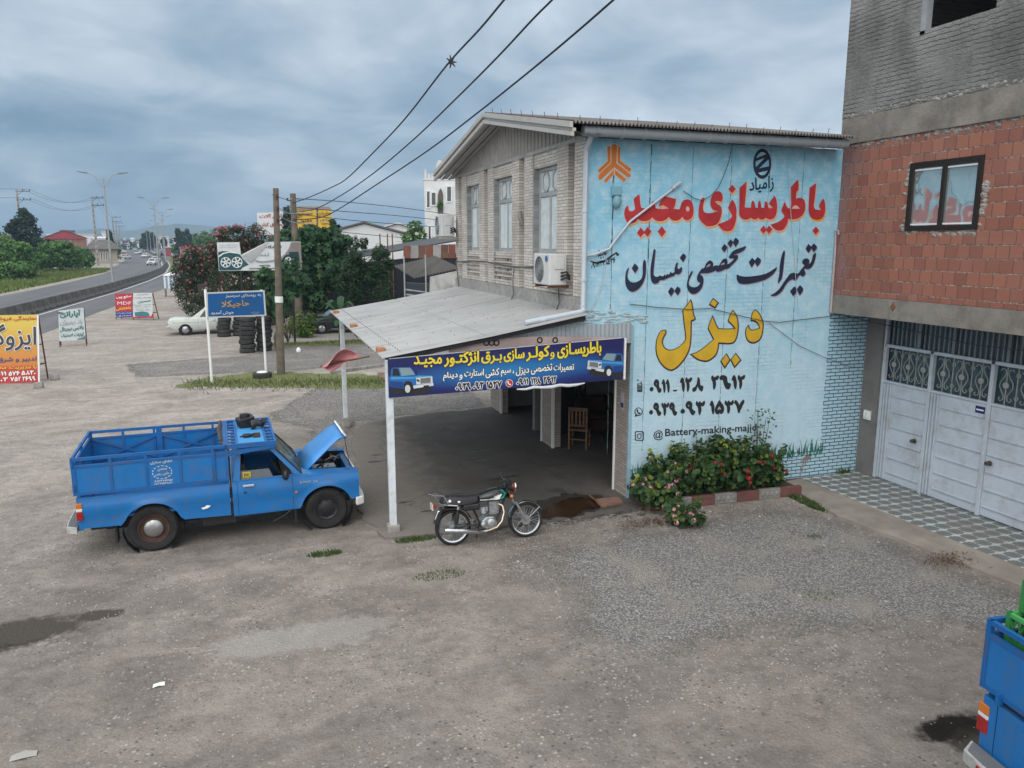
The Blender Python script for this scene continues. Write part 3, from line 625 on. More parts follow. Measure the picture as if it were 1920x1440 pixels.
def marble(name, a, bcol, w=0, h=0):
    m, t, b = newmat(name); v, s = plane_vec(t, 1)
    n = noise(t, v, 3.2, 7, .7, 2.2); col = mix(t, ramp(t, n, [(.38, 0.0), (.62, 1.0)]), a, bcol)
    if w:
        br = bricks(t, v, w, h, .004, (1, 1, 1), (.8, .8, .8), (.25, .25, .25), 0, 0, .2); col = mix(t, .85, col, br.outputs[0], 'MULTIPLY')
    t.links.new(col, b.inputs['Base Color']); b.inputs['Roughness'].default_value = .45; return m
MARB = marble('grey_marble', (.16, .17, .18), (.30, .31, .32)); MARL = marble('pale_marble', (.40, .385, .36), (.26, .255, .25), .42, 5)
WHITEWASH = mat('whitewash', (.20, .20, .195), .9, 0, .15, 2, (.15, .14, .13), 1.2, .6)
m, t, b = newmat('streaked_sheet'); c = node(t, 'ShaderNodeTexCoord').outputs['Object']
c2 = node(t, 'ShaderNodeVectorMath', {0: c, 1: (.35, 9, 1)}, operation='MULTIPLY').outputs[0]
col = mix(t, ramp(t, noise(t, c, .9, 5), [(.35, 0.0), (.65, 1.0)]), (.285, .295, .30), (.345, .352, .355)); col = mix(t, math_(t, 'MULTIPLY', ramp(t, noise(t, c2, 1.2, 5, .65), [(.52, 0.0), (.68, 1.0)]), .55), col, (.16, .15, .14))
col = mix(t, math_(t, 'MULTIPLY', ramp(t, noise(t, c, 2.2, 6, .7), [(.56, 0.0), (.7, 1.0)]), .4), col, (.22, .19, .155))
t.links.new(col, b.inputs['Base Color']); b.inputs['Roughness'].default_value = .55; SHEETM = m
GREYSHEET = mat('grey_sheet', (.30, .285, .27), .6, .1, .12, 3)
ROOFM = mat('fibre_cement', (.17, .16, .15), .9, 0, .3, 2)
PVC = mat('grey_pvc', (.25, .29, .32), .4, 0, .06, 2, (.25, .25, .25), 3, .3)
PVCW = mat('white_pvc', (.42, .48, .54), .4, 0, .06, 2, (.35, .33, .3), 4, .4)
CURT = mat('net_curtain', (.48, .54, .56), .7, 0, .15, 6)
FRAME = mat('window_aluminium', (.44, .45, .45), .4, .4, .1, 3)

# ================================================================== THE SHOP
shop = thing('workshop_building', 'two storey workshop with a light blue painted side wall and stone clad upper front', 'building')
mb = MB().prism([(-.975, 0, 3.32), (-.02, 0, 3.22), (.0, 0, 0), (5.27, 0, 0), (5.27, 0, 6.42), (-.975, 0, 6.42)], (0, .2, 0)); mb.build('painted_wall', BLUEW, shop)
# vertical mortar ribs left open when the wall was painted
JOINT = mat('mossy_joint', (.05, .10, .095), .9, 0, .4, 8); r = random.Random(5)
for k, px in enumerate((1151.6, 1222, 1300.8, 1374, 1446, 1509.7)):
    mb = MB(); x = py_(px, 270).x; z = 6.36; zb = .95 if k < 5 else 2.3; x2 = x
    while z > zb:
        dz = r.uniform(.05, .12); w = r.uniform(.002, .009)*(1.5 if (k < 2 and z > 4.5) else .8); x2 = x+r.uniform(-.006, .006)
        mb.add([(x2-w, -.003, z), (x2+w, -.003, z), (x2+w, -.003, z-dz*.97), (x2-w, -.003, z-dz*.97)], [(0, 1, 2, 3)]); z -= dz
    mb.build('wall_joint', JOINT, shop)
# torn render where the upper storey meets the wall
mb = MB(); r = random.Random(6)
for i in range(70):
    x = r.uniform(-.98, .25); z = 3.45+r.uniform(-.16, .1)*(1 if x < -.1 else .5)-.06*(x+1); mb.ball((x, -.004, z), (r.uniform(.03, .12), r.uniform(.006, .016), r.uniform(.01, .035)), 7, 5)
mb.build('render_patch', mat('pale_render', (.33, .45, .50), .9, 0, .2, 9, bump=.5, bs=40), shop, smooth=True)
# --- upper front
mb = MB(); PIL = [(.0, .47), (.75, 1.26), (2.55, 3.04), (3.36, 3.83), (5.16, 5.6), (5.9, 6.33), (7.5, 7.97), (8.3, 8.6)]
for a, b_ in PIL: mb.box(-1, -.8, max(a, .004), b_, 3.76, 6.40)
BAYS = [(1.26, 2.55), (3.83, 5.16), (6.33, 7.5)]
for a, b_ in BAYS: mb.box(-.97, -.8, a+.002, b_-.002, 6.13, 6.398); mb.box(-.975, -.8, a+.002, b_-.002, 3.762, 3.83); mb.box(-.96, -.8, a+.002, b_-.002, 4.40, 4.50)
mb.build('front_cladding', CLAD, shop)
mb = MB().box(-1.03, -.8, .004, 8.6, 3.42, 3.755).box(-1.01, -.8, .004, 8.6, 6.402, 6.47); mb.build('stone_band', MARL, shop)
for a, b_ in [(.47, .75), (3.04, 3.36), (5.6, 5.9), (7.97, 8.3)]: MB().box(-.88, -.8, a, b_, 3.757, 6.4).build('marble_panel', MARB, shop)
for a, b_ in BAYS:
    for e in (b_-.03, a+.003): MB().box(-.985, -.8, e, e+.027, 3.84, 6.12).build('marble_reveal', MARB, shop)
mb = MB().box(-.8, -.6, .2, 8.6, 3.3, 6.46)
mb.build('front_wall', mat('dark_core', (.10, .10, .10), .9), shop)
for a, b_ in BAYS:
    a += .03; b_ -= .03; c = (a+b_)/2; w = b_-a; wl = a+.30 if False else a
    win = MB(); x0, x1 = -.875, -.82
    for y0, y1, z0, z1 in [(a, a+.07, 4.5, 6.12), (b_-.07, b_, 4.5, 6.12), (a+.07, b_-.07, 4.5, 4.57), (a+.07, b_-.07, 6.06, 6.12), (a+.07, b_-.07, 5.58, 5.66), (c-.035, c+.035, 4.57, 5.58)]: win.box(x0, x1, y0, y1, z0, z1)
    for q in (-1, 1):   # lantern shaped muntins in the fanlight
        for e in (-1, 1):
            yy = c+q*w*.21; pts = [(x0+.01, yy+e*.04, 5.67), (x0+.01, yy+e*w*.13, 5.76), (x0+.01, yy+e*w*.13, 5.95), (x0+.01, yy+e*.05, 6.05)]
            for p, p2 in zip(pts, pts[1:]): win.beam(p, p2, .03, .03)
    wo = win.build('window', FRAME, shop, bev=.006)
    MB().box(-.845, -.838, a+.07, b_-.07, 4.57, 6.06).build('pane', glass('window_glass_grey', (.16, .20, .215), .06), wo)
    cm = MB(); n = 26
    for z0, z1, yy0, yy1 in [(4.58, 5.57, a+.08, c-.04), (4.58, 5.57, c+.04, b_-.08), (5.67, 6.05, a+.08, b_-.08)]:
        top = [(-.852+.006*math.sin(j*1.9), yy0+(yy1-yy0)*j/n, z1) for j in range(n+1)]; cm.loft([[(x, y, z0) for x, y, _ in top], top], caps=False, closed=False)
    cm.build('curtain', CURT, wo, smooth=True)
    vb = MB(); r = random.Random(int(a*10))    # honeycomb vent of little stone cells under each window
    for k in range(6): z = 3.835+k*.105; vb.box(-.985, -.86, a, b_, z, z+.035)
    for k in range(5):
        z = 3.87+k*.105
        for j in range(7):
            y = a+.02+(b_-a-.04)*(j+(.5 if k % 2 else 0))/6.5
            if y < b_-.03: vb.box(-.98, -.87, y, y+.025, z, z+.07)
    vb.build('vent_grille', CLAD, shop)
# conduit stubs and the ledge cable along the front
mb = MB(); mb.tube([(-1.03, y, 4.22+.03*math.sin(y*1.3)) for y in [x*.4 for x in range(2, 22)]], .018, 6); mb.tube([(-1.02, 8.45, 4.3), (-1.03, 8.5, 4.2), (-1.05, 8.2, 3.6), (-1.1, 8.0, 3.44)], .015, 6)
for y in (3.6, 1.0): mb.tube([(-1.03, y, 4.15), (-1.05, y+.02, 3.9), (-1.06, y-.05, 3.6), (-1.2, y-.2, 3.42)], .012, 6)
mb.build('front_cable', mat('old_cable', (.10, .09, .085), .8), shop)
mb = MB().tube([(-1.04, 3.2, 5.35), (-1.04, 3.2, 5.2), (-.98, 3.2, 5.1)], .05, 8); mb.build('vent_pipe', M['conc'], shop)
# --- gable, soffit, roof
RY, RZ, EZ = 4.25, 7.34, 6.49
mb = MB(); n = 86
for k in range(n):
    y0, y1 = 8.6*k/n, 8.6*(k+1)/n; zt = lambda y: 6.50+(RZ-.10-6.50)*(1-abs(y-4.3)/4.3); x = -1.0 if k % 2 else -.975
    mb.add([(x, y0, 6.47), (x, y1-.012, 6.47), (x, y1-.012, zt(y1)), (x, y0, zt(y0))], [(0, 1, 2, 3)])
    if k % 2: mb.add([(-1, y0, 6.47), (-.975, y0-.012, 6.47), (-.975, y0-.012, zt(y0)), (-1, y0, zt(y0))], [(0, 1, 2, 3)]); mb.add([(-1, y1-.012, 6.47), (-.975, y1, 6.47), (-.975, y1, zt(y1)), (-1, y1-.012, zt(y1))], [(0, 1, 2, 3)])
mb.build('gable_panel', GREYSHEET, shop)
mb = MB(); xs = [-1.5+i*.095 for i in range(10)]
for s in (0, 1):
    ya, yb = (-.50, RY) if s == 0 else (9.0, RY)
    for i, x in enumerate(xs[:6]):
        h = .02 if i % 2 else 0; mb.add([(x, ya, EZ-.09+h), (x+.09, ya, EZ-.09+h), (x+.09, yb, RZ-.12+h), (x, yb, RZ-.12+h)], [(0, 1, 2, 3)])
mb.build('soffit', GREYSHEET, shop)
mb = MB()
for ya, yb in ((-.52, RY), (9.02, RY)):
    for k, (dx, z0, z1) in enumerate([(0, -.13, -.06), (.03, -.055, -.005), (-.02, 0, .09)]):
        x = -1.5+dx; mb.prism([(x, ya, EZ+z0), (x, yb, RZ+z0), (x, yb, RZ+z1), (x, ya, EZ+z1)], (.06, 0, 0))
mb.build('bargeboard', mat('ribbed_trim', (.46, .45, .43), .5, .2, .12, 2, (.25, .23, .2), 2, .5), shop)
mb = MB(); nx = 84
for s in (0, 1):
    ya, yb = (-.55, RY) if s == 0 else (9.05, RY); A = []; B = []
    for i in range(nx*4+1):
        x = -1.46+5.50*i/(nx*4); h = .028*math.cos(i*math.pi/2); A.append((x, ya, EZ+.08+h)); B.append((x, yb, RZ+.08+h))
    mb.loft([A, B], caps=False, closed=False)
roof = mb.build('roof', ROOFM, shop, smooth=True)
mb = MB(); r = random.Random(3)
for i in range(16):
    x = -1.3+i*.345; mb.tube([(x, -.42, EZ+.08), (x+r.uniform(-.02, .03), -.44, EZ+.17+r.random()*.06)], .006, 5)
for i in range(7):
    y = .1+i*.6; mb.tube([(-1.46, y, EZ+.1+(RZ-EZ)*(y+.52)/4.77), (-1.48, y, EZ+.2+(RZ-EZ)*(y+.52)/4.77)], .006, 5)
mb.build('hook_bolt', M['rust'], roof)
g = MB(); g.rev([(.085, 0), (.085, 5.24)], (-1.22, -.36, 6.47), (1, 0, 0), 16); g.rev([(.0, 0), (.085, 0)], (-1.22, -.36, 6.47), (1, 0, 0), 16)
go = g.build('gutter', PVC, shop, smooth=True)
for i in range(13):
    x = -1.0+i*.405+(.05 if i % 3 else 0); g = MB().rev([(.086, 0), (.097, .005), (.097, .05), (.086, .055)], (x, -.36, 6.47), (1, 0, 0), 16)
    g.build('gutter_clip', PVC, go, smooth=30)
MB().prism([(-.7, .1, 6.4), (-.7, 8.5, 6.4), (-.7, 4.25, RZ-.16)], (5.1, 0, 0)).build('attic', mat('attic_dark', (.05, .045, .04), .9), shop)
g = MB().box(-1.2, 4.1, -.24, -.20, 6.44, 6.615).box(-1.2, 4.1, -.2, -.002, 6.43, 6.475); g.build('eave_board', mat('eave_timber', (.06, .05, .045), .9), shop)
e = py_(984, 609, -.14)
g = MB().tube([(-1.04, -.30, 6.42), (-1.04, -.20, 6.3), (-1.04, -.10, 6.2), (-1.04, -.09, 5), (-1.04, -.09, 3.62), (-1.05, -.12, 3.56), (-1.12, -.14, 3.53), (e.x, -.14, e.z+.03)], .048, 12)
go = g.build('downpipe', PVCW, shop, smooth=True)
g = MB()
for z in (5.2, 4.05, 3.6): g.rev([(.05, 0), (.058, 0), (.058, .05), (.05, .05)], (-1.04, -.09, z), (0, 0, 1), 12)
g.rev([(.05, 0), (.058, 0), (.058, .08), (.05, .08)], (e.x+.35, -.14, e.z+.075), (-1, 0, -.12), 12); g.build('pipe_collar', PVCW, go, smooth=30)
# --- ground floor front, floor slab overhead, rooms
for y0, y1 in ((.02, .52), (3.72, 4.36), (7.55, 8.5)): MB().box(-.06, .15, y0, y1, .05, 3.19).build('pier', PIERM, shop)
mb = MB().box(-.065, .0, -.006, .02, 0, 3.22); mb.build('corner_stripe', mat('sky_blue_paint', (.24, .40, .50), .7, 0, .12, 5, (.2, .25, .28), 4, .5), shop)
for y0, y1 in ((.525, .565), (3.675, 3.715), (4.365, 4.40), (7.50, 7.545)): MB().box(-.085, -.02, y0, y1, .05, 3.0).build('door_post', M['white'], shop)
mb = MB().box(-1.0, 4.4, .21, 8.6, 3.2, 3.41); mb.build('floor_slab', M['conc'], shop)
for y0, y1 in ((.57, 3.67), (4.41, 7.49)): MB().box(-.05, .12, y0, y1, 2.75, 3.19).build('roller_shutter_housing', GREYSHEET, shop)
mb = MB().box(.14, 4.3, 5.4, 5.55, .05, 3.2).box(.14, 4.3, 8.3, 8.5, .05, 3.2).box(4.2, 4.4, .2, 8.5, .05, 3.2).box(.0, 4.3, 8.5, 8.6, 0, 6.4).box(4.3, 4.42, .2, 8.6, 3.2, 6.4)
mb.build('inner_wall', WHITEWASH, shop)
mb = MB()
a = py_(1062, 742, 5.4); b_ = py_(1098, 738, 5.4); put_text(mb, 'ابوالفضل', (a.x, 5.394, a.z-.1), (b_.x-a.x, 0, 0), (0, 0, .38), bold=.02, nrm=(0, -1, 0), lift=.002)
put_text(mb, 'یا حسین', (a.x+.3, 5.394, a.z-.55), (.55, 0, 0), (0, 0, .25), bold=.02, nrm=(0, -1, 0), lift=.002)
mb.build('wall_graffiti', M['ink_black'], shop)
mb = MB(); a = py_(1132, 740, 5.4)
mb.beam((a.x, 5.38, a.z), (a.x-.22, 5.38, a.z-.75), .03); mb.beam((a.x, 5.38, a.z), (a.x+.22, 5.38, a.z-.75), .03); mb.beam((a.x-.13, 5.375, a.z-.4), (a.x+.13, 5.375, a.z-.4), .03)
tag(mb.build('hanging_frame', M['darkmetal']), 'black metal frame shaped like a letter A hanging on the inside wall', 'frame')
# --- the murals
def wall_text(name, words, mtl, lift=.004, parent=shop, shadow=None):
    mb = MB()
    for s, bl, br_, hpx, bold, fa in words:
        a, b2, c = py_(*bl), py_(*br_), py_(bl[0], bl[1]-hpx)
        put_text(mb, s, (a.x, 0, a.z), (b2.x-a.x, 0, b2.z-a.z), (c.x-a.x, 0, c.z-a.z), bold=bold, nrm=(0, -1, 0), lift=lift, fa=fa)
    return mb.build(name, mtl, parent)
def wall_polys(name, polys, mtl, lift, parent=shop, d=0.0, sh=(0, 0)):
    w = []
    for p in polys:
        q = [(py_(x, y).x+sh[0], py_(x, y).z+sh[1]) for x, y in p]
        w.append(q)
    if d: w = [inset(q, d) for q in w]
    mb = MB(); inside = lambda p, q: sum((q[i-1][1] > p[1]) != (q[i][1] > p[1]) and p[0] < (q[i][0]-q[i-1][0])*(p[1]-q[i-1][1])/(q[i][1]-q[i-1][1])+q[i-1][0] for i in range(len(q))) % 2 == 1
    within = lambda i, j: i != j and all(inside(v, w[j]) for v in w[i])
    for i, p in enumerate(w):
        if any(within(i, j) for j in range(len(w))): continue
        vs, fs = poly2d([p]+[w[j] for j in range(len(w)) if within(j, i)]); mb.add([(x, -lift-.00008*i, z) for x, z in vs], fs)
    return mb.build(name, mtl, parent)
A_ = lambda s, k=3: outline(s, 1160, 330, 9.6, k)
B_ = lambda s, k=3: outline(s, 1350, 330, 9.143, k)
RED = [A_('150,545 175,540c 172,565 178,605 197,630 240,632 290,600 285,535 272,440c 268,408c 355,332c 372,345c 378,430 390,520 410,572 470,580 575,578c 582,520 590,480 618,450c 645,475 652,520 665,580c 720,590 820,590 905,588 1000,592 1090,598c 1106,560 1125,490 1170,437 1235,420 1292,442 1330,500 1345,590 1340,690 1300,765 1240,797 1180,782 1140,735c 1110,775 1050,805 980,802 930,772 895,735c 860,778 790,812 720,816 650,792 600,745c 560,787 480,815 400,807 345,770c 300,830 240,848 210,858 160,840 125,790 103,720 100,650 112,590 132,555'),
       A_('835,365c 1032,415c 1010,535c 985,590c 900,590c 860,560 800,525c 722,548c 735,480 780,415'),
       A_('392,925c 455,1000c 520,915c 585,995c 525,1095c 455,1030c 392,1105c 325,1025c'), A_('772,905c 848,1005c 775,1100c 700,1000c'),
       A_('1510,388c 1547,400c 1532,470 1515,560 1525,632 1570,662 1650,668 1790,632c 1740,625 1680,590 1650,520 1650,440 1680,350 1722,295 1790,272 1842,297 1868,360 1866,430 1835,468c 1795,450 1735,458c 1760,495 1830,540 1852,600 1850,680 1830,760 1790,840 1740,880 1660,905 1580,900 1510,850 1460,790 1435,720 1435,620 1450,520 1475,430'),
       B_('205,400c 240,450 270,520 280,600 275,700 262,800 230,880 190,935 120,950 50,930 0,885 -42,829c 0,812 80,782 160,740 200,692 190,650 150,580 133,545c 160,480'), B_('205,148c 268,225c 205,298c 138,225c'),
       B_('330,200c 455,92c 440,300 425,450 420,540c 525,545c 530,500 540,440 560,425 580,440 605,545c 645,545c 650,470 665,430 690,440 705,545c 755,545c 765,450 780,435 800,450 830,550c 895,550c 880,520 835,485c 860,430 932,338c 960,400 975,500 970,600 950,680 910,730 850,747 800,730 785,712c 750,740 710,748 670,735 650,715c 620,742 580,746 540,728 525,712c 480,742 430,750 380,732 340,690 325,640 328,450'),
       B_('742,850c 790,912c 835,850c 895,915c 832,992c 790,935c 742,992c 680,922c'),
       B_('1105,440c 1140,520 1172,558c 1205,535 1216,480 1212,350 1210,188c 1332,55c 1345,150 1338,250c 1308,272 1300,390c 1345,375 1402,382 1442,420 1460,490 1455,570 1430,640 1380,700 1310,737 1240,744 1162,737c 1155,800 1120,870 1080,920 1020,937 950,922 900,880 865,830c 950,805 1030,765 1090,710 1100,690 1080,650 1046,585c 1075,510'), B_('1225,562c 1250,520 1292,500 1330,520 1367,560c'),
       B_('1530,205c 1642,122c 1630,300 1610,450 1605,520 1632,572 1722,580c 1715,560 1690,520c 1712,460 1762,385c 1790,440 1802,540 1790,640 1760,710 1700,747 1630,747 1570,722 1530,660 1513,570 1520,400'), B_('1640,868c 1697,935c 1636,1007c 1580,933c')]
MEEM = A_('1238,545 1262,565 1272,600 1258,632 1238,640 1215,625 1205,590 1218,558')
OCHRE = mat('mural_ochre', (.62, .33, .035), .7, 0, .15, 6); PINK = mat('mural_pink', (.62, .36, .33), .7, 0, .1, 6)
MRED = mat('mural_red', (.36, .022, .028), .65, 0, .22, 3, (.30, .06, .06), 14, .3)
solid = [p for i, p in enumerate(RED) if i != 10]
wall_polys('headline_shadow', solid, OCHRE, .003, sh=(.018, -.034), d=-.004)
wall_polys('headline_rim', solid, PINK, .005, sh=(.005, -.008), d=-.009)
wall_polys('headline_lettering', RED+[MEEM], MRED, .007)
C_ = lambda s, k=3: outline(s, 1160, 440, 9.6, k)
D_ = lambda s, k=3: outline(s, 1350, 440, 9.143, k)
BLU = [C_('460,452c 480,470 491,560 487,680 470,780 430,880 370,960 300,1012 230,1026 170,990 130,920 115,840 120,720 140,640 172,588c 181,605 165,660 155,740 170,800 220,850 290,857 360,832 410,780 430,700 428,580 440,480'), C_('285,516c 347,580 335,632 292,692c 233,605c'),
       C_('638,256c 660,280 650,400 635,560 625,690 640,740 690,760 740,735 770,745 800,748c 825,710c 842,736 880,698c 895,722 937,662c 955,690 998,672 1005,600 1030,520 1067,493c 1055,560 1055,600 1085,617 1117,578c 1140,600 1132,660 1100,700 1060,715 1012,700c 1000,735 900,772 800,817 745,817 710,862 660,882 610,867 580,812 568,700 575,560 600,420 620,290'),
       C_('1155,336c 1202,370 1200,420 1157,492c 1096,415c'), C_('940,940c 992,985 985,1042 938,1110c 883,1025c'), C_('1055,928c 1107,975 1100,1032 1056,1092c 998,1010c'),
       C_('1315,648c 1331,665 1300,740 1265,820 1260,890 1300,935 1370,945 1430,920 1468,868c 1420,837 1405,790 1417,730 1455,660 1500,605 1535,598 1570,520 1620,468 1662,470 1697,510 1692,578c 1740,550 1800,558c 1840,490 1880,440 1925,428 1952,462 1955,504 1947,533c 1992,514 2050,462 2076,428c 1992,422 1981,397c 2034,315 2107,266 2223,226 2283,200c 2286,222 2254,275 2191,317 2097,354 2060,366c 2139,366c 2145,415 2107,474 2034,548 1971,606 1908,622 1850,652 1780,668 1740,642c 1700,665 1600,692 1512,692c 1470,700 1472,718 1512,757 1525,820 1510,910 1470,990 1400,1052 1330,1067 1270,1032 1230,960 1225,880 1245,790 1280,700'),
       D_('68,158c 117,205 105,252 70,302c 20,235c'), D_('172,78c 217,120 205,172 175,222c 128,150c'), D_('262,50c 317,95 305,152 260,210c 212,130c'),
       D_('285,678c 340,705 430,718 540,712 700,690 820,650 900,600 969,553c 965,592 920,662 860,717 770,772 650,807 520,837 420,847 340,837 300,802 281,740'), D_('545,396c 592,440 580,502 538,562c 488,470c'), D_('640,383c 697,430 680,492 630,547c 583,455c'),
       D_('1095,266c 1110,300 1097,430 1085,560 1070,680 1050,760 994,834c 988,800 1010,700 1018,560 1038,420 1070,310'),
       D_('1630,306c 1642,330 1632,400 1605,490 1560,562 1500,592 1450,575c 1442,612 1462,642 1452,692 1410,717 1372,692 1345,712c 1300,780 1240,767 1182,792 1122,862 1062,962 982,1032 910,1052 858,1040c 930,1000 1010,930 1080,830 1150,730 1200,668 1260,653 1328,665 1370,618 1410,568 1448,525c 1412,492 1408,450 1440,415 1490,406 1522,430 1527,480 1512,508c 1550,480 1573,420 1590,350'),
       D_('1510,158c 1562,210 1550,262 1510,312c 1463,240c'), D_('1605,148c 1657,205 1645,252 1600,300c 1550,215c'), D_('1265,886c 1310,930 1296,1002 1250,1052c 1196,970c'), D_('1365,863c 1420,920 1407,982 1360,1040c 1310,935c')]
HOLES = [C_('1570,587c 1600,545 1640,528 1646,550 1612,577'), C_('1832,548c 1855,514 1898,502 1905,525 1876,543')]
NAVY = mat('mural_navy', (.010, .016, .045), .6, 0, .3, 2, (.03, .05, .09), 16, .4)
wall_polys('service_shadow', BLU, mat('mural_mauve', (.32, .25, .29), .8), .003, sh=(.010, -.016), d=-.002)
wall_polys('service_lettering', BLU+HOLES, NAVY, .006)
Y_ = lambda s, k=3: outline(s, 1210, 540, 8, k)
YEL = [Y_('680,163c 705,220 720,320 735,410 757,460 735,490 700,502c 695,600 692,760 675,890 640,990 580,1090 500,1182 420,1237 360,1242 290,1207 220,1132 170,1032 150,930 155,810 180,720 220,650 270,625 312,632 316,680 285,740 265,800 275,860 310,905 370,925 440,910 510,870 570,810 596,765c 590,680 575,560 560,430 550,345c 575,305 620,250'),
       Y_('1005,403c 1030,450 1070,550 1100,602c 1200,607 1327,605c 1290,560 1233,503c 1240,470 1280,370 1310,328c 1352,375 1387,450 1402,560 1392,680 1367,772 1320,832 1240,847 1160,842 1107,842c 1097,920 1062,1012 1000,1072 930,1107 860,1107 780,1082 720,1042 666,990c 740,970 830,920 920,850 1012,773c 970,690 930,610c 955,530'),
       Y_('1015,146c 1105,222c 1045,314c 948,252c'), Y_('1640,318c 1692,350 1742,430 1772,520 1772,620 1752,720 1712,792 1640,832 1570,827 1520,782 1496,710 1496,640 1513,590 1552,548c 1567,600 1602,627 1700,600c 1690,560 1640,510 1578,500c 1578,460 1600,370'),
       Y_('1215,973c 1280,1078c 1190,1217c 1120,1100c'), Y_('1355,968c 1442,1083c 1335,1207c 1270,1080c')]
MYEL = mat('mural_yellow', (.55, .36, .022), .65, 0, .12, 3, (.45, .20, .02), 2.2, .35)
wall_polys('diesel_outline', YEL, M['ink_black'], .004)
wall_polys('diesel_warm_edge', YEL, mat('mural_orange', (.50, .15, .02), .7), .006, d=.022, sh=(-.002, .005))
wall_polys('diesel_lettering', YEL, MYEL, .008, d=.026, sh=(-.007, .011))
P6 = lambda x, y: (1180+x/7.111, 690+y/7.111)
def nums(items): return [(s, P6(x0, y0), P6(x1, y1), h/7.111, bo, True) for s, x0, y0, x1, y1, h, bo in items]
for L_ in ([('۰۹۱۱', 275, 325, 530, 322, 168, .05), ('-', 580, 312, 635, 310, 22, .03), ('۱۲۸', 680, 312, 978, 306, 180, .05), ('۲٦۱۲', 1095, 282, 1535, 272, 178, .05)],
    [('۰۹۳۹', 268, 632, 628, 628, 165, .05), ('۰۹۳', 685, 622, 1000, 618, 176, .05), ('۱۵۳۷', 1075, 612, 1525, 596, 170, .05)]): wall_text('phone_number_lettering', nums(L_), M['ink_black'], .006)
wall_text('address_lettering', [('@', P6(320, 965), P6(447, 960), 19, .01, False), ('Battery-making-majid', P6(478, 938), P6(1690, 862), 17.5, .022, False)], M['ink_black'], .006)
def ring(cx, cy, rx, ry, n=20): return [(cx+rx*math.cos(2*math.pi*i/n), cy+ry*math.sin(2*math.pi*i/n)) for i in range(n)]
def rrect(cx, cy, w, h, r_, n=5):
    o = []
    for q, (sx, sy) in enumerate([(1, 1), (-1, 1), (-1, -1), (1, -1)]):
        for i in range(n+1):
            a = math.pi/2*(q+i/n); o.append((cx+sx*(w-r_)+r_*math.cos(a), cy+sy*(h-r_)+r_*math.sin(a)))
    return o
pp = lambda L_: [P6(x, y) for x, y in L_]
wall_polys('handset_icon', [pp(rrect(138, 262, 34, 56, 8)), pp([(118, 215), (160, 215), (160, 232), (118, 232)]), pp([(104, 150), (120, 150), (120, 172), (104, 172)]), pp([(150, 180), (162, 180), (162, 208), (150, 208)])]+
           [pp([(118+i*15, 246+j*18), (127+i*15, 246+j*18), (127+i*15, 255+j*18), (118+i*15, 255+j*18)]) for i in range(3) for j in range(3)], M['ink_black'], .006)
wall_polys('chat_icon', [pp(ring(120, 582, 54, 56)), pp(ring(122, 580, 43, 45)), pp([(66, 655), (84, 612), (112, 636)])], M['ink_black'], .006)
wall_polys('chat_icon_receiver', [pp([(98, 552), (110, 548), (118, 570), (110, 580), (122, 596), (134, 588), (150, 602), (142, 616), (122, 614), (102, 594), (94, 570)])], M['ink_black'], .006)
wall_polys('camera_icon', [pp(rrect(132, 905, 60, 64, 22)), pp(rrect(132, 905, 48, 52, 16))], M['ink_black'], .006)
wall_polys('camera_icon_lens', [pp(ring(130, 908, 32, 36)), pp(ring(130, 908, 21, 25)), pp(ring(163, 868, 7, 8, 8))], M['ink_black'], .006)
L7 = lambda s: [(1100+float(w.split(',')[0])/9.6, 250+float(w.split(',')[1])/9.6) for w in s.split()]
ORG = [L7('370,235 425,235 428,525 230,715 200,660 372,500'), L7('445,215 500,185 545,215 532,540 788,740 785,785 735,792 497,612 255,835 208,835 215,745 440,530'), L7('560,235 605,235 600,490 805,640 770,700 552,525'), L7('485,655 488,735 350,890 305,850'), L7('500,650 712,825 672,880 505,740')]
wall_polys('emblem_edge', ORG, mat('emblem_pale', (.66, .52, .42), .7), .004, d=-.008); wall_polys('orange_emblem', ORG, mat('mural_emblem_orange', (.50, .155, .03), .65, 0, .12, 5), .007)
L8 = lambda x, y: (1380+x/13.09, 260+y/13.09)
el = lambda rx, ry: [L8(*p) for p in ring(640, 615, rx, ry, 28)]
wall_polys('oval_emblem', [el(222, 372), el(165, 285)], NAVY, .006)
wall_polys('oval_emblem_bar', [[L8(*p) for p in q] for q in ([(450, 560), (480, 480), (760, 370), (830, 440), (800, 500), (560, 730), (830, 670), (820, 770), (480, 850), (440, 800), (480, 700), (700, 470), (470, 560)],)], NAVY, .009)
wall_text('emblem_caption', [('زامیاد', L8(330, 1370), L8(915, 1290), 30, .02, True)], NAVY, .006)
Q5 = lambda x, y: (1080+x/3.84, 230+y/3.84)
wall_text('signature_lettering', [('مجید', Q5(155, 985), Q5(225, 968), 18, .012, True), ('۰۹۱۱۲۲۳۸٤۳۶', Q5(108, 1050), Q5(282, 1010), 11, .02, True)], M['ink_black'], .006)
wall_polys('signature_flourish', [[Q5(*p) for p in [(100, 992), (150, 1006), (200, 992), (250, 955), (290, 930), (312, 948), (296, 962), (285, 945), (255, 968), (205, 1004), (150, 1018), (108, 1004)]]], M['ink_black'], .006)
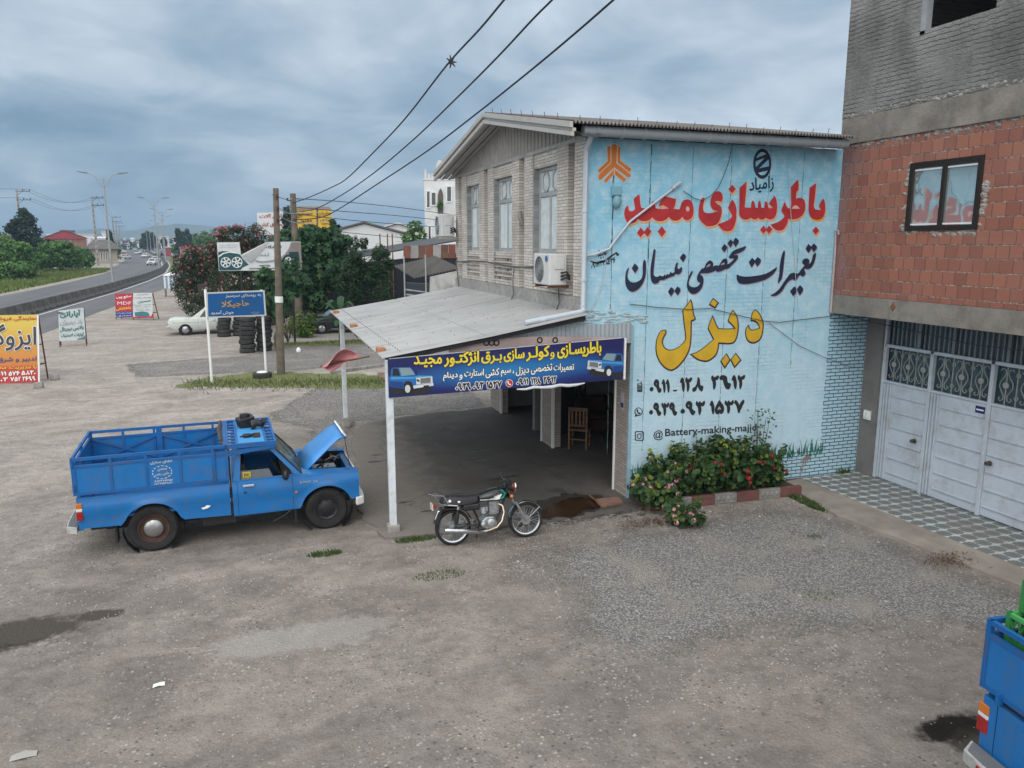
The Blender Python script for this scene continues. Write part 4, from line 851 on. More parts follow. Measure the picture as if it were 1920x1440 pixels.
# grass painted along the wall above the bare courses
mb = MB(); r = random.Random(9)
for i in range(300):
    x = r.uniform(.02, 4.36); 
    if 1.2 < x < 2.6 and r.random() < .5: continue
    z0 = .42+.3*(x/4.4)*.4+r.uniform(-.06, .06); h = r.uniform(.08, .30); l = r.uniform(-.10, .10); w = r.uniform(.006, .014)
    mb.add([(x-w, -.005-i*1e-5, z0), (x+w, -.005-i*1e-5, z0), (x+l*.4+w*.7, -.005-i*1e-5, z0+h*.6), (x+l, -.005-i*1e-5, z0+h), (x+l*.4-w*.7, -.005-i*1e-5, z0+h*.6)], [(0, 1, 2, 3, 4)])
mb.build('painted_grass', mat('mural_green', (.015, .13, .085), .7, 0, .3, 2, island=-.5), shop)
# ---- things fixed to the wall
a, b_ = py_(1088, 478), py_(1268, 348)
c1 = py_(1150, 452)
mb = MB().tube([(-1.1, -.08, a.z-.02), (-.85, -.06, a.z), (c1.x-.1, -.06, c1.z-.13), (c1.x, -.05, c1.z), (b_.x-.9, -.045, b_.z-.62), (b_.x-.05, -.04, b_.z-.03)], .021, 10)
mb.tube([(b_.x-.1, -.05, b_.z-.06), (b_.x, -.04, b_.z+.02), (b_.x+.06, -.03, b_.z+.05)], .034, 8)
tag(mb.build('conduit', PVCW, smooth=True), 'white plastic conduit running diagonally up across the red lettering', 'conduit')
def wire(pts, rad, name, label, mtl, cat='wire'):
    return tag(MB().tube(pts, rad, 5).build(name, mtl), label, cat)
WIRE = mat('thin_wire', (.04, .05, .055), .7)
def walls(L_, y=-.03): return [(py_(*p).x, y, py_(*p).z) for p in L_]
wire(walls([(1180, 570), (1230, 576), (1290, 580), (1330, 578), (1345, 582), (1400, 595), (1432, 602), (1460, 604), (1510, 598), (1558, 592)]), .007, 'wire', 'thin dark wire sagging across the yellow lettering towards the gate', WIRE)
wire(walls([(1372, 268), (1366, 300), (1355, 330), (1345, 352), (1330, 368), (1315, 376), (1300, 372), (1280, 358)]), .006, 'wire', 'thin wire hanging from the gutter down to the end of the red lettering', WIRE)
wire(walls([(1440, 605), (1470, 628), (1497, 648), (1540, 668), (1600, 690)]), .005, 'wire', 'slack thin wire dropping right of the yellow lettering to the bare brick strip', WIRE)
wire(walls([(1474, 280), (1480, 380), (1487, 470), (1492, 540), (1496, 580)], -.02), .005, 'wire', 'pale cord hanging straight down through the blue lettering', PVCW)
wire(walls([(1139, 450), (1135, 490), (1128, 530), (1115, 565), (1100, 590)]), .006, 'wire', 'pale wire curving down from the conduit to the canopy corner', PVCW)
lf = thing('bulkhead_lamp', 'old bulkhead lamp painted over in light blue below the orange emblem', 'wall lamp', (0, 0, 0)); p = py_(1154, 372)
mb = MB().ball((p.x, -.06, p.z-.06), (.085, .07, .11), 12, 8); mb.build('lamp_globe', mat('overpainted_glass', (.16, .33, .40), .4), lf, smooth=True)
mb = MB().box(p.x-.09, p.x+.09, -.05, 0, p.z+.03, p.z+.20).box(p.x-.075, p.x+.075, -.08, -.05, p.z+.05, p.z+.08); mb.build('lamp_base', mat('overpainted_metal', (.17, .36, .44), .6), lf, bev=.01)
# ---- air conditioners
def aircon(label, y0, y1, z0, z1, x1=-1.06, dpt=.34, plinth='bracket'):
    t = thing('air_conditioner', label, 'air conditioner', (0, 0, 0), 0, 'outdoor air conditioner units'); x0 = x1-dpt
    W_ = mat('aircon_casing', (.55, .57, .57), .45, 0, .05, 3, (.33, .29, .24), 3, .45)
    MB().box(x0, x1, y0, y1, z0, z1).build('casing', W_, t, bev=.02)
    cy, cz_ = y0+(y1-y0)*.60, (z0+z1)/2; rr = min((y1-y0)*.36, (z1-z0)*.42)
    f = MB().rev([(rr, 0), (rr, .012)], (x0-.012, cy, cz_), (1, 0, 0), 28)
    for k in range(1, 6): f.rev([(rr*k/5.5, 0), (rr*k/5.5, .012), (rr*k/5.5+.008, .012), (rr*k/5.5+.008, 0)], (x0-.014, cy, cz_), (1, 0, 0), 24)
    for k in range(12): a = k*math.pi/6; f.beam((x0-.008, cy, cz_), (x0-.008, cy+rr*math.cos(a), cz_+rr*math.sin(a)), .008)
    MB().rev([(0, 0), (rr, 0)], (x0-.004, cy, cz_), (1, 0, 0), 24).build('fan_opening', mat('fan_shade', (.05, .052, .055), .6), t); f.build('fan_guard', M['galv'], t)
    # near end: service cover, valve pipes
    s = MB().box(x0+.10, x1-.06, y0-.018, y0, z0+.30*(z1-z0)+.12, z1-.08); s.build('service_cover', W_, t, bev=.006)
    s = MB()
    for k in range(3): s.tube([(x1-.12, y0-.01, z0+.10+k*.06), (x1-.05, y0-.09, z0+.14+k*.05), (x1+.02, y0-.10, z0+.10+k*.03)], .017, 6)
    s.build('refrigerant_pipe', M['black'], t)
    if plinth == 'bracket':
        s = MB().box(x0, x1+.06, y0+.05, y0+.09, z0-.05, z0-.004).box(x0, x1+.06, y1-.12, y1-.08, z0-.05, z0-.004); s.build('bracket', M['rust'], t)
    else:
        s = MB().box(x0-.05, x1+.06, y0-.08, y1+.05, z0-.07, z0-.004); s.build('shelf', M['conc'], t)
    return t, x0
t, x0 = aircon('white outdoor air conditioner on the front beside the downpipe, blue badge on its front', .60, 1.40, 3.95, 4.5)
mb = MB().rev([(0, 0), (.055, 0)], (x0-.016, .72, 4.42), (-1, 0, 0), 14); mb.build('badge', mat('blue_badge', (.03, .12, .35), .4), t)
aircon('white outdoor air conditioner on a ledge at the far corner of the upper front', 8.35, 9.15, 4.86, 5.45, -1.1, .36, 'shelf')

# ================================================================== CANOPY, BANNERS
can = thing('canopy', 'lean-to canopy of pale ribbed metal sheets on two white posts', 'canopy')
c00, c10 = py_(718, 672, -.27), py_(1089, 593, -.27)
zL, zR = c00.z, c10.z+.02; xL, xR = c00.x-.02, -1.035; fl = px_(618, 583, xL); fY = 7.7
from_far = gp(618, 583, zL+.02); fY = from_far.y; xLf = from_far.x
def cz(x, y): return zL+(zR-zL)*(x-xL)/(xR-xL)
mb = MB(); NR = 46; rings = []
for k in range(NR*4+1):
    y = -.27+(fY+.27)*k/(NR*4); q = k % 4; h = .03 if q in (1, 2) else 0; xl = xL+(xLf-xL)*k/(NR*4); rings.append([(xl, y, zL+h), ((xl+xR)/2, y, (zL+zR)/2+h-.02), (xR, y, zR+h)])
mb.loft(rings, caps=False, closed=False); ro = mb.build('canopy_roof', SHEETM, can)
so_ = ro.modifiers.new('s', 'SOLIDIFY'); so_.thickness = .006
mb = MB(); r = random.Random(2)
for i in range(90):
    x, y = r.uniform(xL+.1, xR-.2), r.uniform(0, fY-.3); mb.ball((x, y, cz(x, y)+.026), (.008, .008, .007), 6, 4)
for i in range(40):
    y = -.1+fY*i/40; mb.ball((xL+.32, y, cz(xL+.32, y)+.03), (.010, .010, .009), 6, 4)
mb.build('roof_screw', M['rust'], ro)
for (px, py2) in ((630, 585), (663, 611), (714, 656)):
    p = gp(px, py2, zL+.06); tag(MB().box(p.x-.07, p.x+.07, p.y-.09, p.y+.09, p.z-.03, p.z+.04).build('brick', mat('orange_brick', (.36, .17, .09), .9, 0, .2, 12), bev=.008), {630: 'small brick weight at the far outer corner of the canopy roof', 663: 'small orange brick halfway along the outer edge of the canopy roof', 714: 'orange brick on the canopy roof above the near post'}[px], 'brick', 'bricks weighing down the canopy roof')
mb = MB()
for y in (-.16, 1.8, 3.7, 5.6, fY-.25): mb.beam((xL+.08, y, zL-.06), (xR, y, zR-.06), .06, .08)
for x in (xL+.2, (xL+xR)/2, xR-.3): mb.beam((x, -.2, cz(x, 0)-.03), (x, fY-.1, cz(x, 0)-.03), .05, .05)
mb.build('canopy_frame', M['darkmetal'], can)
P1 = (-4.43, -.20); P2 = (-4.29, 7.50)
for i, (x, y) in enumerate((P1, P2)):
    po = MB().box(x-.055, x+.055, y-.055, y+.055, .12, cz(x, y)-.05).build('post', M['steel'], can, bev=.008)
    MB().prism([(x-.10, y-.10, 0), (x+.10, y-.10, 0), (x+.10, y+.10, 0), (x-.10, y+.10, 0)], (0, 0, .16+.1*i)).build('post_footing', M['conc'], po, bev=.02)
# ribbed infill sheet over the entrance
mb = MB(); r0 = []; r1 = []
xa, xb = -2.55, -.07
for k in range(4*30+1):
    x = xa+(xb-xa)*k/120; q = k % 4; y = -.03-(.018 if q in (1, 2) else 0); zt = min(cz(x, 0)-.06, 3.30) if x > -1.04 else cz(x, 0)-.06
    r0.append((x, y, 2.95)); r1.append((x, y, zt))
mb.loft([r0, r1], caps=False, closed=False); mb.build('infill_sheet', mat('grey_ribbed_sheet', (.33, .38, .41), .5, .2, .1, 2), can)
# banner
bn = thing('banner_sign', 'wide blue shop banner with yellow and white Persian lettering between the post and the wall', 'banner')
BY = -.285
tl, bl, br_, tr = py_(725, 674, BY), py_(731, 746, BY), py_(1168, 711, BY), py_(1168, 634, BY)
xl, xr = bl.x-.015, br_.x
zbl, zbr, ztl, ztr = bl.z, br_.z, tl.z, tr.z
def bq(u, v): # banner coordinates 0..1
    x = xl+(xr-xl)*u; zb = zbl+(zbr-zbl)*u; zt = ztl+(ztr-ztl)*u; return Vector((x, BY, zb+(zt-zb)*v))
m, t, b = newmat('banner_print'); s = node(t, 'ShaderNodeSeparateXYZ', {0: node(t, 'ShaderNodeTexCoord').outputs['Object']}).outputs
u_ = math_(t, 'DIVIDE', math_(t, 'SUBTRACT', s[0], xl), xr-xl); zb_ = math_(t, 'ADD', zbl, math_(t, 'MULTIPLY', u_, zbr-zbl)); zt_ = math_(t, 'ADD', ztl, math_(t, 'MULTIPLY', u_, ztr-ztl))
v_ = math_(t, 'DIVIDE', math_(t, 'SUBTRACT', s[2], zb_), math_(t, 'SUBTRACT', zt_, zb_))
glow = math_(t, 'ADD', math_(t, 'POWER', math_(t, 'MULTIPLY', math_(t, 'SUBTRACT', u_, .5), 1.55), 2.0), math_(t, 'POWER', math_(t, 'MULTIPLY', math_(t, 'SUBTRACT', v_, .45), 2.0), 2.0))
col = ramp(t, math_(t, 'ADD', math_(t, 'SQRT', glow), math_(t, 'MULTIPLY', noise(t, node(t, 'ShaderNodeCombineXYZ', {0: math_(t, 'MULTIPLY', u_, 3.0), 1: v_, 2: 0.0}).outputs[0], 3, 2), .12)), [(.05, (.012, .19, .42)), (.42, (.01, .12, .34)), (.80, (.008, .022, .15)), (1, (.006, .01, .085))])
t.links.new(col, b.inputs['Base Color']); b.inputs['Roughness'].default_value = .45
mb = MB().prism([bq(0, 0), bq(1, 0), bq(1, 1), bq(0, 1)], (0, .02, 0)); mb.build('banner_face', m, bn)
mb = MB(); fr = [bq(.006, .02), bq(.994, .02), bq(.994, .98), bq(.006, .98)]
for p, q in zip(fr, fr[1:]+fr[:1]): mb.beam(p+Vector((0, .045, 0)), q+Vector((0, .045, 0)), .035, .035)
mb.build('banner_frame', M['steel'], bn)
mb = MB().beam(bq(1.0, 0)+Vector((.02, .0, 0)), bq(1.0, 1)+Vector((.02, .0, 0)), .03, .05); mb.build('banner_edge', M['white'], bn)
def line(s, u0, v0, u1, v1, dv, mi, bold, lift, mb, fa=True):
    o = bq(u0, v0); e = bq(u1, v1)-o; up = bq(u0, v0+dv)-o; put_text(mb, s, o, e, up, mi, bold, (0, -1, 0), lift, fa)
P1c = lambda x, y: (720+x/8.348, 630+y/8.348)
P2c = lambda x, y: (930+x/7.68, 620+y/7.68)
def buv(p):
    w = py_(p[0], p[1], BY); u = (w.x-xl)/(xr-xl); zb = zbl+(zbr-zbl)*u; zt = ztl+(ztr-ztl)*u; return u, (w.z-zb)/(zt-zb)
def bline(s, pbl, pbr, hpx, mb, mi, bold, lift, fa=True):
    a, b2, c = py_(*pbl, BY), py_(*pbr, BY), py_(pbl[0], pbl[1]-hpx, BY)
    put_text(mb, s, a, b2-a, c-a, mi, bold, (0, -1, 0), lift, fa)
mb = MB(); inks = [M['ink_black'], M['ink_yellow'], M['ink_white']]
L1 = [('باطریسـازی', P2c(885, 400), P2c(1510, 360), 27.5), ('و', P2c(780, 412), P2c(838, 408), 13), ('کولـر', P2c(435, 440), P2c(765, 412), 26.5), ('سازی', P2c(115, 452), P2c(405, 440), 24.5),
      ('بـرق', P1c(1525, 440), P1c(1840, 425), 22.5), ('انژکتـور', P1c(945, 482), P1c(1480, 455), 27), ('مجیـد', P1c(470, 490), P1c(900, 480), 21)]
for s, a, b2, h in L1: bline(s, a, b2, h, mb, 0, .085, .003); bline(s, a, b2, h, mb, 1, .032, .006)
L2 = [('تعمیرات', P2c(830, 600), P2c(1120, 590), 16), ('تخصصی', P2c(505, 635), P2c(805, 605), 17), ('دیزل', P2c(285, 655), P2c(472, 635), 17), ('،', P2c(240, 615), P2c(258, 612), 5), ('سیم', P2c(70, 662), P2c(210, 650), 13), ('کشی', P1c(1590, 660), P1c(1800, 640), 17), ('استارت', P1c(1258, 665), P1c(1560, 645), 16), ('و', P1c(1178, 690), P1c(1225, 686), 10), ('دینام', P1c(925, 705), P1c(1150, 690), 16)]
for s, a, b2, h in L2: bline(s, a, b2, h, mb, 0, .085, .003); bline(s, a, b2, h, mb, 2, .025, .006)
L3 = [('۰۹۳۹', P1c(1125, 850), P1c(1358, 838), 13.5), ('۰۹۳', P1c(1395, 835), P1c(1558, 826), 13.5), ('۱۵۳۷', P1c(1605, 825), P1c(1838, 812), 13.5), ('۰۹۱۱', P2c(298, 785), P2c(462, 778), 12.5), ('۱۲۸', P2c(505, 776), P2c(640, 768), 12.5), ('۲۶۱۲', P2c(685, 758), P2c(868, 750), 12.5)]
for s, a, b2, h in L3: bline(s, a, b2, h, mb, 2, .12, .003); bline(s, a, b2, h, mb, 0, .035, .006)
mb.build('banner_lettering', inks, bn)
def bpoly(mb, pts, mi, lift):
    vs, fs = poly2d([[(py_(x, y, BY).x, py_(x, y, BY).z) for x, y in p] for p in pts]); mb.add([(x, BY-lift, z) for x, z in vs], fs, mi)
mb = MB(); c0 = P2c(191, 756)
bpoly(mb, [ring(*c0, 7.0, 7.4)], 1, .003); bpoly(mb, [ring(*c0, 6.2, 6.6)], 0, .005)
bpoly(mb, [[P2c(*p) for p in [(165, 728), (178, 724), (186, 742), (178, 750), (190, 766), (200, 760), (216, 772), (210, 786), (192, 784), (170, 764), (160, 744)]]], 1, .007)
mb.build('telephone_icon', [M['ink_red'], M['ink_white']], bn)
TB = [mat('print_blue', (.02, .13, .40), .5, 0, .1, 3), mat('print_light_blue', (.06, .28, .55), .5), M['ink_black'], mat('print_glass', (.20, .30, .34), .5), mat('print_chrome', (.55, .60, .62), .5), mat('print_dark_blue', (.012, .05, .2), .5)]
def picture(T):
    mb = MB(); q = lambda s: [T(*map(float, w.split(','))) for w in s.split()]
    bpoly(mb, [q('85,830 300,835 720,780 735,860 600,905 200,915 90,890')], 2, .003)
    bpoly(mb, [q('75,640 105,625 110,520 150,492 410,490 470,560 500,615 740,615 762,650 765,740 460,805 300,830 90,800')], 0, .005)
    bpoly(mb, [q('105,640 480,640 500,620 745,620 745,640 500,665 110,680')], 1, .007)
    bpoly(mb, [q('90,700 300,720 300,830 90,800')], 5, .006)
    bpoly(mb, [q('140,510 215,510 255,620 130,620')], 2, .007); bpoly(mb, [q('235,500 405,495 485,600 275,625')], 3, .007)
    bpoly(mb, [q('305,760 330,715 380,700 430,720 450,770 450,850 310,860')], 2, .008)
    bpoly(mb, [[T(*p) for p in ring(368, 825, 62, 90, 18)]], 2, .010); bpoly(mb, [[T(*p) for p in ring(368, 825, 42, 62, 16)]], 4, .012)
    bpoly(mb, [q('500,655 755,630 760,735 505,760')], 4, .008); bpoly(mb, [q('565,662 725,645 728,728 568,745')], 2, .010)
    for k in range(5): bpoly(mb, [q(f'{565},{670+k*16} {725},{652+k*16} {725},{656+k*16} {565},{674+k*16}')], 4, .012)
    for k in range(2): bpoly(mb, [[T(*p) for p in ring(520+k*24, 690+k*10, 12, 20, 10)]], 2, .011)
    bpoly(mb, [q('455,775 770,735 772,775 465,822')], 4, .010); bpoly(mb, [q('615,775 700,765 700,790 618,802')], 2, .012)
    bpoly(mb, [q('485,550 515,548 518,605 492,608')], 2, .009)
    return mb.build('truck_picture', TB, bn)
picture(P1c)
picture(lambda x, y: P2c(1848-(x-75)*.775, 330+(y-490)*.82+ (x-75)*-.02))
mb = MB(); p = [bq(.52+.30*i/8, -.035-.02*math.sin(i*2.2)) for i in range(9)]; mb.tube([v+Vector((0, -.02, 0)) for v in p], [.012, .02, .026, .022, .03, .026, .03, .024, .01], 8); mb.build('rolled_film', mat('clear_plastic', (.55, .58, .60), .3), bn, smooth=True)
# older faded banner standing behind, its top edge showing
ob = thing('old_banner', 'faded older banner whose top edge shows behind the blue one', 'banner')
mb = MB(); a, b2, c3, d3 = py_(842, 655, -.12), py_(1166, 634, -.12), py_(950, 637, -.12), py_(1000, 633, -.12)
mb.prism([(a.x, -.12, a.z-.3), (b2.x, -.12, b2.z-.3), (b2.x, -.12, b2.z+.02), (d3.x, -.12, d3.z+.02), (c3.x, -.12, c3.z+.03), (a.x, -.12, a.z)], (0, .015, 0)); mb.build('banner_face', mat('faded_banner', (.36, .29, .28), .7, 0, .2, 2), ob)
mb = MB()
for px in (912, 922, 931, 1012, 1041): q = py_(px, 645 if px < 990 else 640, -.128); mb.rev([(.03, 0), (.055, 0)], (q.x, -.128, q.z+.02), (0, -1, 0), 12)
mb.build('banner_lettering', M['ink_black'], ob)
# pink flag on a stick tied to the far post
fg = thing('flag', 'faded pink flag on a thin stick beside the far canopy post', 'flag')
f0 = px_(600, 686, -4.5); 
pA = gp(600, 687, 2.35); d_ = (pA-CAM).length
def at(px, py, dd=13.5): return CAM+ray(px, py).normalized()*dd
MB().tube([at(600, 687), at(693, 668)], .014, 6).build('flag_stick', M['wood'], fg)
cl = [[at(602, 687), at(617, 681), at(632, 678), at(650, 676), at(675, 671)], [at(606, 689, 13.4), at(622, 672, 13.3), at(632, 663, 13.3), at(648, 664, 13.6), at(674, 666)], [at(612, 690, 13.2), at(626, 668, 13.2), at(636, 656, 13.2), at(652, 653, 13.4), at(668, 662)]]
mb = MB().loft(cl, caps=False, closed=False); lo = [[at(602, 687), at(617, 684), at(634, 681), at(650, 677), at(672, 672)], [at(604, 688, 13.4), at(614, 691, 13.4), at(628, 690, 13.3), at(640, 684, 13.4), at(652, 677)], [at(606, 688, 13.3), at(612, 692, 13.4), at(620, 698, 13.3), at(630, 693, 13.4), at(645, 680)]]
mb.loft(lo, caps=False, closed=False); o = mb.build('flag_cloth', mat('pink_cloth', (.52, .21, .22), .85, 0, .2, 5), fg, smooth=70)
s2 = o.modifiers.new('s', 'SUBSURF'); s2.levels = 2; s2.render_levels = 2; s3 = o.modifiers.new('t', 'SOLIDIFY'); s3.thickness = .006
# ---- inside the workshop
def chair(loc, rz):
    t = thing('wooden_chair', 'brown slatted wooden chair just inside the workshop doorway', 'chair', loc, rz)
    Wd = M['wood']
    for x in (-.2, .2):
        for y in (-.2, .2): MB().box(x-.022, x+.022, y-.022, y+.022, 0, .98 if x < 0 else .44).build('leg', Wd, t)
    MB().box(-.23, .24, -.23, .23, .44, .475).build('seat', Wd, t)
    mb = MB().box(-.21, -.19, -.18, .18, .90, .98).box(-.21, -.19, -.18, .18, .54, .58)
    for k in range(4): y = -.13+k*.087; mb.box(-.208, -.192, y-.02, y+.02, .58, .9)
    mb.build('backrest', Wd, t)
    mb = MB().box(-.18, .18, -.21, -.19, .18, .21).box(-.18, .18, .19, .21, .18, .21).box(-.21, -.19, -.18, .18, .22, .25); mb.build('stretcher', Wd, t)
chair((.55, 3.55, .05), R(55))
sf = thing('sofa', 'dark brown two seat sofa against the inside wall', 'sofa', (1.9, 4.75, .05))
LEA = mat('brown_leather', (.055, .032, .02), .5, 0, .3, 4)
MB().box(-.95, .95, -.4, .4, .12, .42).build('sofa_base', LEA, sf, bev=.04)
for s in (-1, 1): MB().box(s*.47-.43, s*.47+.43, .18, .42, .44, .88).build('back_cushion', LEA, sf, bev=.08); MB().box(s*.47-.43, s*.47+.43, -.4, .15, .425, .52).build('seat_cushion', LEA, sf, bev=.04)
cb = thing('dark_cabinet', 'black cabinet behind the wooden chair in the workshop', 'cabinet', (.62, 5.05, .05)); MB().box(-.35, .35, -.25, .25, .0, 1.45).build('carcass', M['black'], cb, bev=.01); MB().box(-.30, .30, -.262, -.252, .06, 1.38).build('door', M['darkmetal'], cb)
pb = thing('plank', 'reddish board lying at the workshop threshold by the puddle', 'board', (0, 0, 0))
q = [gp(1118, 938, .06), gp(1160, 934, .06), gp(1168, 944, .06), gp(1127, 952, .06)]; MB().prism(q, (0, 0, .03)).build('board', mat('red_board', (.21, .12, .09), .8, 0, .25, 6, (.08, .06, .05), 6, .6), pb)
MB().tube([gp(1104, 928, .1), gp(1117, 938, .12), gp(1128, 951, .11), gp(1163, 945, .1)], .015, 6).build('iron_bar', M['rust'], pb)
q = px_(1167, 752, -.062); mb = MB().box(-.064, -.0605, q.y-.06, q.y+.07, q.z-.16, q.z+.16, 0).box(-.066, -.064, q.y-.05, q.y+.06, q.z-.12, q.z-.03, 1); mb.build('sticker', [mat('pale_sticker', (.42, .40, .42), .6), mat('sticker_blue', (.02, .04, .16), .6)], shop)
# ================================================================== NEIGHBOUR'S UNFINISHED BUILDING
NX = 4.28
nb = thing('unfinished_house', 'unfinished red block and grey rendered house overhanging its pale metal gate', 'building')
def block_wall():
    m, t, b = newmat('hollow_red_block'); v, s = plane_vec(t, 1); v = wob(t, v, 3, .03)
    br = bricks(t, v, .225, .212, .0055, (.335, .135, .088), (.225, .085, .062), (.10, .06, .05), .37, -.1, .2)
    fine = node(t, 'ShaderNodeTexWave', {'Vector': node(t, 'ShaderNodeVectorMath', {0: v, 1: (.05, 1, 1)}, operation='MULTIPLY').outputs[0], 'Scale': 18.0, 'Distortion': 1.5}, bands_direction='Y').outputs[0]
    n1 = noise(t, v, 1.1, 5, .6); n2 = noise(t, v, 9, 5, .6)
    col = mix(t, math_(t, 'MULTIPLY', ramp(t, n1, [(.45, 0.0), (.65, 1.0)]), .5), br.outputs[0], (.30, .155, .125))
    edge = ramp(t, math_(t, 'ADD', math_(t, 'MULTIPLY', s[1], .55), math_(t, 'MULTIPLY', n1, .5)), [(-.0, 0.0), (.22, .8)])
    col = mix(t, math_(t, 'MULTIPLY', edge, .8), col, (.27, .17, .18))
    col = mix(t, math_(t, 'MULTIPLY', ramp(t, fine, [(.2, 1.0), (.5, 0.0)]), .22), col, (.12, .04, .03))
    bedj = ramp(t, math_(t, 'ADD', math_(t, 'ABSOLUTE', math_(t, 'SUBTRACT', math_(t, 'FRACT', math_(t, 'DIVIDE', node(t, 'ShaderNodeSeparateXYZ', {0: v}).outputs[1], .212)), .5)), math_(t, 'MULTIPLY', math_(t, 'SUBTRACT', n2, .5), .16)), [(.455, 0.0), (.475, 1.0)])
    mo = math_(t, 'MAXIMUM', br.outputs['Fac'], bedj); col = mix(t, br.outputs['Fac'], col, mix(t, n2, (.05, .035, .03), (.20, .13, .11))); col = mix(t, bedj, col, mix(t, ramp(t, noise(t, v, 22, 4), [(.4, 0.0), (.6, 1.0)]), (.10, .085, .075), (.36, .325, .295)))
    t.links.new(col, b.inputs['Base Color']); b.inputs['Roughness'].default_value = .85
    t.links.new(node(t, 'ShaderNodeBump', {'Height': math_(t, 'ADD', math_(t, 'MULTIPLY', mo, math_(t, 'SUBTRACT', math_(t, 'MULTIPLY', n2, 2.2), 1.5)), math_(t, 'MULTIPLY', fine, .12)), 'Strength': 1.0, 'Distance': .02}).outputs[0], b.inputs['Normal'])
    return m
def scored_render():
    m, t, b = newmat('scored_render'); v, s = plane_vec(t, 1); w = wob(t, v, 2.5, .05)
    wv = node(t, 'ShaderNodeTexWave', {'Vector': w, 'Scale': 4.1, 'Distortion': 2.6, 'Detail': 5.0, 'Detail Scale': 2.5}, bands_direction='Y').outputs[0]
    n1 = noise(t, v, .7, 5, .6); n2 = noise(t, v, 14, 6, .7); n3 = noise(t, v, 50, 4)
    rg = ramp(t, noise(t, v, 1.1, 4), [(.38, .12), (.56, .9)])
    gr = math_(t, 'MULTIPLY', ramp(t, wv, [(.0, 1.0), (.30, 0.0)]), rg)
    col = mix(t, ramp(t, n1, [(.35, 0.0), (.65, 1.0)]), (.19, .19, .185), (.36, .36, .35))
    col = mix(t, math_(t, 'MULTIPLY', ramp(t, n2, [(.5, 0.0), (.72, 1.0)]), .4), col, (.30, .30, .29))
    col = mix(t, math_(t, 'MULTIPLY', gr, .42), col, (.07, .07, .07))
    col = mix(t, math_(t, 'MULTIPLY', ramp(t, n3, [(.35, 1.0), (.5, 0.0)]), .4), col, (.09, .09, .09))
    col = mix(t, math_(t, 'MULTIPLY', ramp(t, noise(t, node(t, 'ShaderNodeVectorMath', {0: v, 1: (1, .35, 1)}, operation='MULTIPLY').outputs[0], 1.3, 5, .65), [(.5, 0.0), (.66, 1.0)]), .6), col, (.10, .098, .095))
    t.links.new(col, b.inputs['Base Color']); b.inputs['Roughness'].default_value = .95
    h = math_(t, 'ADD', math_(t, 'MULTIPLY', gr, -.6), math_(t, 'ADD', math_(t, 'MULTIPLY', n2, 1.2), math_(t, 'MULTIPLY', n3, .5)))
    t.links.new(node(t, 'ShaderNodeBump', {'Height': h, 'Strength': 1.0, 'Distance': .05}).outputs[0], b.inputs['Normal'])
    return m
BLOCK, SCOR = block_wall(), scored_render()
YN = -11.0; YF = .03
WY0, WY1, WZ0, WZ1 = -3.02, -1.63, 4.90, 6.02      # brick storey window
OY0, OY1, OZ0 = -2.94, -1.68, 8.12                 # opening in the top storey
mb = MB().box(NX, NX+.2, WY1, YF, 3.72, 6.55).box(NX, NX+.2, YN, WY0, 3.72, 6.55).box(NX, NX+.2, WY0, WY1, 3.72, WZ0).box(NX, NX+.2, WY0, WY1, WZ1, 6.55)
mb.build('block_wall', BLOCK, nb)
mb = MB().box(NX-.01, NX+.22, OY1+.12, YF+.05, 6.97, 10.6).box(NX-.01, NX+.22, YN, OY0, 6.97, 10.6).box(NX-.008, NX+.22, OY0, OY1+.12, 6.97, OZ0).box(NX-.01, NX+.22, OY0, OY1+.12, 9.6, 10.6).box(NX+.22, NX+5, YF-.15, YF+.05, 6.5, 10.6)
mb.build('rendered_wall', SCOR, nb)
BEAMC = mat('cast_concrete', (.21, .195, .175), .9, 0, .28, 2.2, (.11, .10, .09), 3, .6, bump=.6, bs=18)
mb = MB().box(NX-.02, NX+.25, YN, YF+.03, 6.53, 6.965); mb.box(NX-.035, NX-.01, YN, YF-.2, 6.50, 6.54)
mb.box(NX-.03, NX+.3, YN, YF+.02, 3.36, 3.715); mb.box(NX-.02, 8, YN, YF-.02, 3.355, 3.40)
mb.build('concrete_beam', BEAMC, nb)
mb = MB().box(NX-.008, NX+.12, OY1+.02, OY1+.12, OZ0-.06, 9.6); mb.build('opening_jamb', mat('jamb_mortar', (.27, .29, .31), .9, 0, .15, 4), nb)
mb = MB().box(NX+.25, NX+4, YN, YF-.2, 6.6, 6.75).box(NX+4, NX+4.2, YN, YF, 3.4, 10.6).box(NX+.2, NX+4, YN, YN+.2, 3.4, 10.6).box(NX+.2, NX+4, YN, YF, 10.4, 10.6)
mb.build('inner_shell', M['conc'], nb)
# rough patches of mortar round the window and along the beam
def lump(mb, x, y, z, s, r):
    k = 9; rim = [(x+.006, y+s*r.uniform(.4, 1.5)*math.cos(q*.698), z+s*r.uniform(.3, 1)*math.sin(q*.698)) for q in range(k)]; mb.add(rim+[(x-r.uniform(.008, .025), y, z)], [(q, (q+1) % k, k) for q in range(k)])
mb = MB(); r = random.Random(4)
for i in range(60):
    s = r.random(); y, z = (WY1+r.uniform(.0, .10), WZ0+s*(WZ1-WZ0)) if i % 3 == 0 else (WY0-r.uniform(0, .08), WZ0+s*.8) if i % 3 == 1 else (WY0+s*(WY1-WY0), WZ0-r.uniform(.0, .08))
    lump(mb, NX-.004, y, z, .055, r)
mb.build('mortar_patch', mat('pale_mortar', (.30, .28, .26), .95, 0, .2, 9, bump=.6, bs=40), nb)
mb = MB(); r = random.Random(14)
for i in range(70):
    y = r.uniform(-4.2, -.1); z = 6.47+r.uniform(-.05, .05); lump(mb, NX-.004, y, z, .06, r)
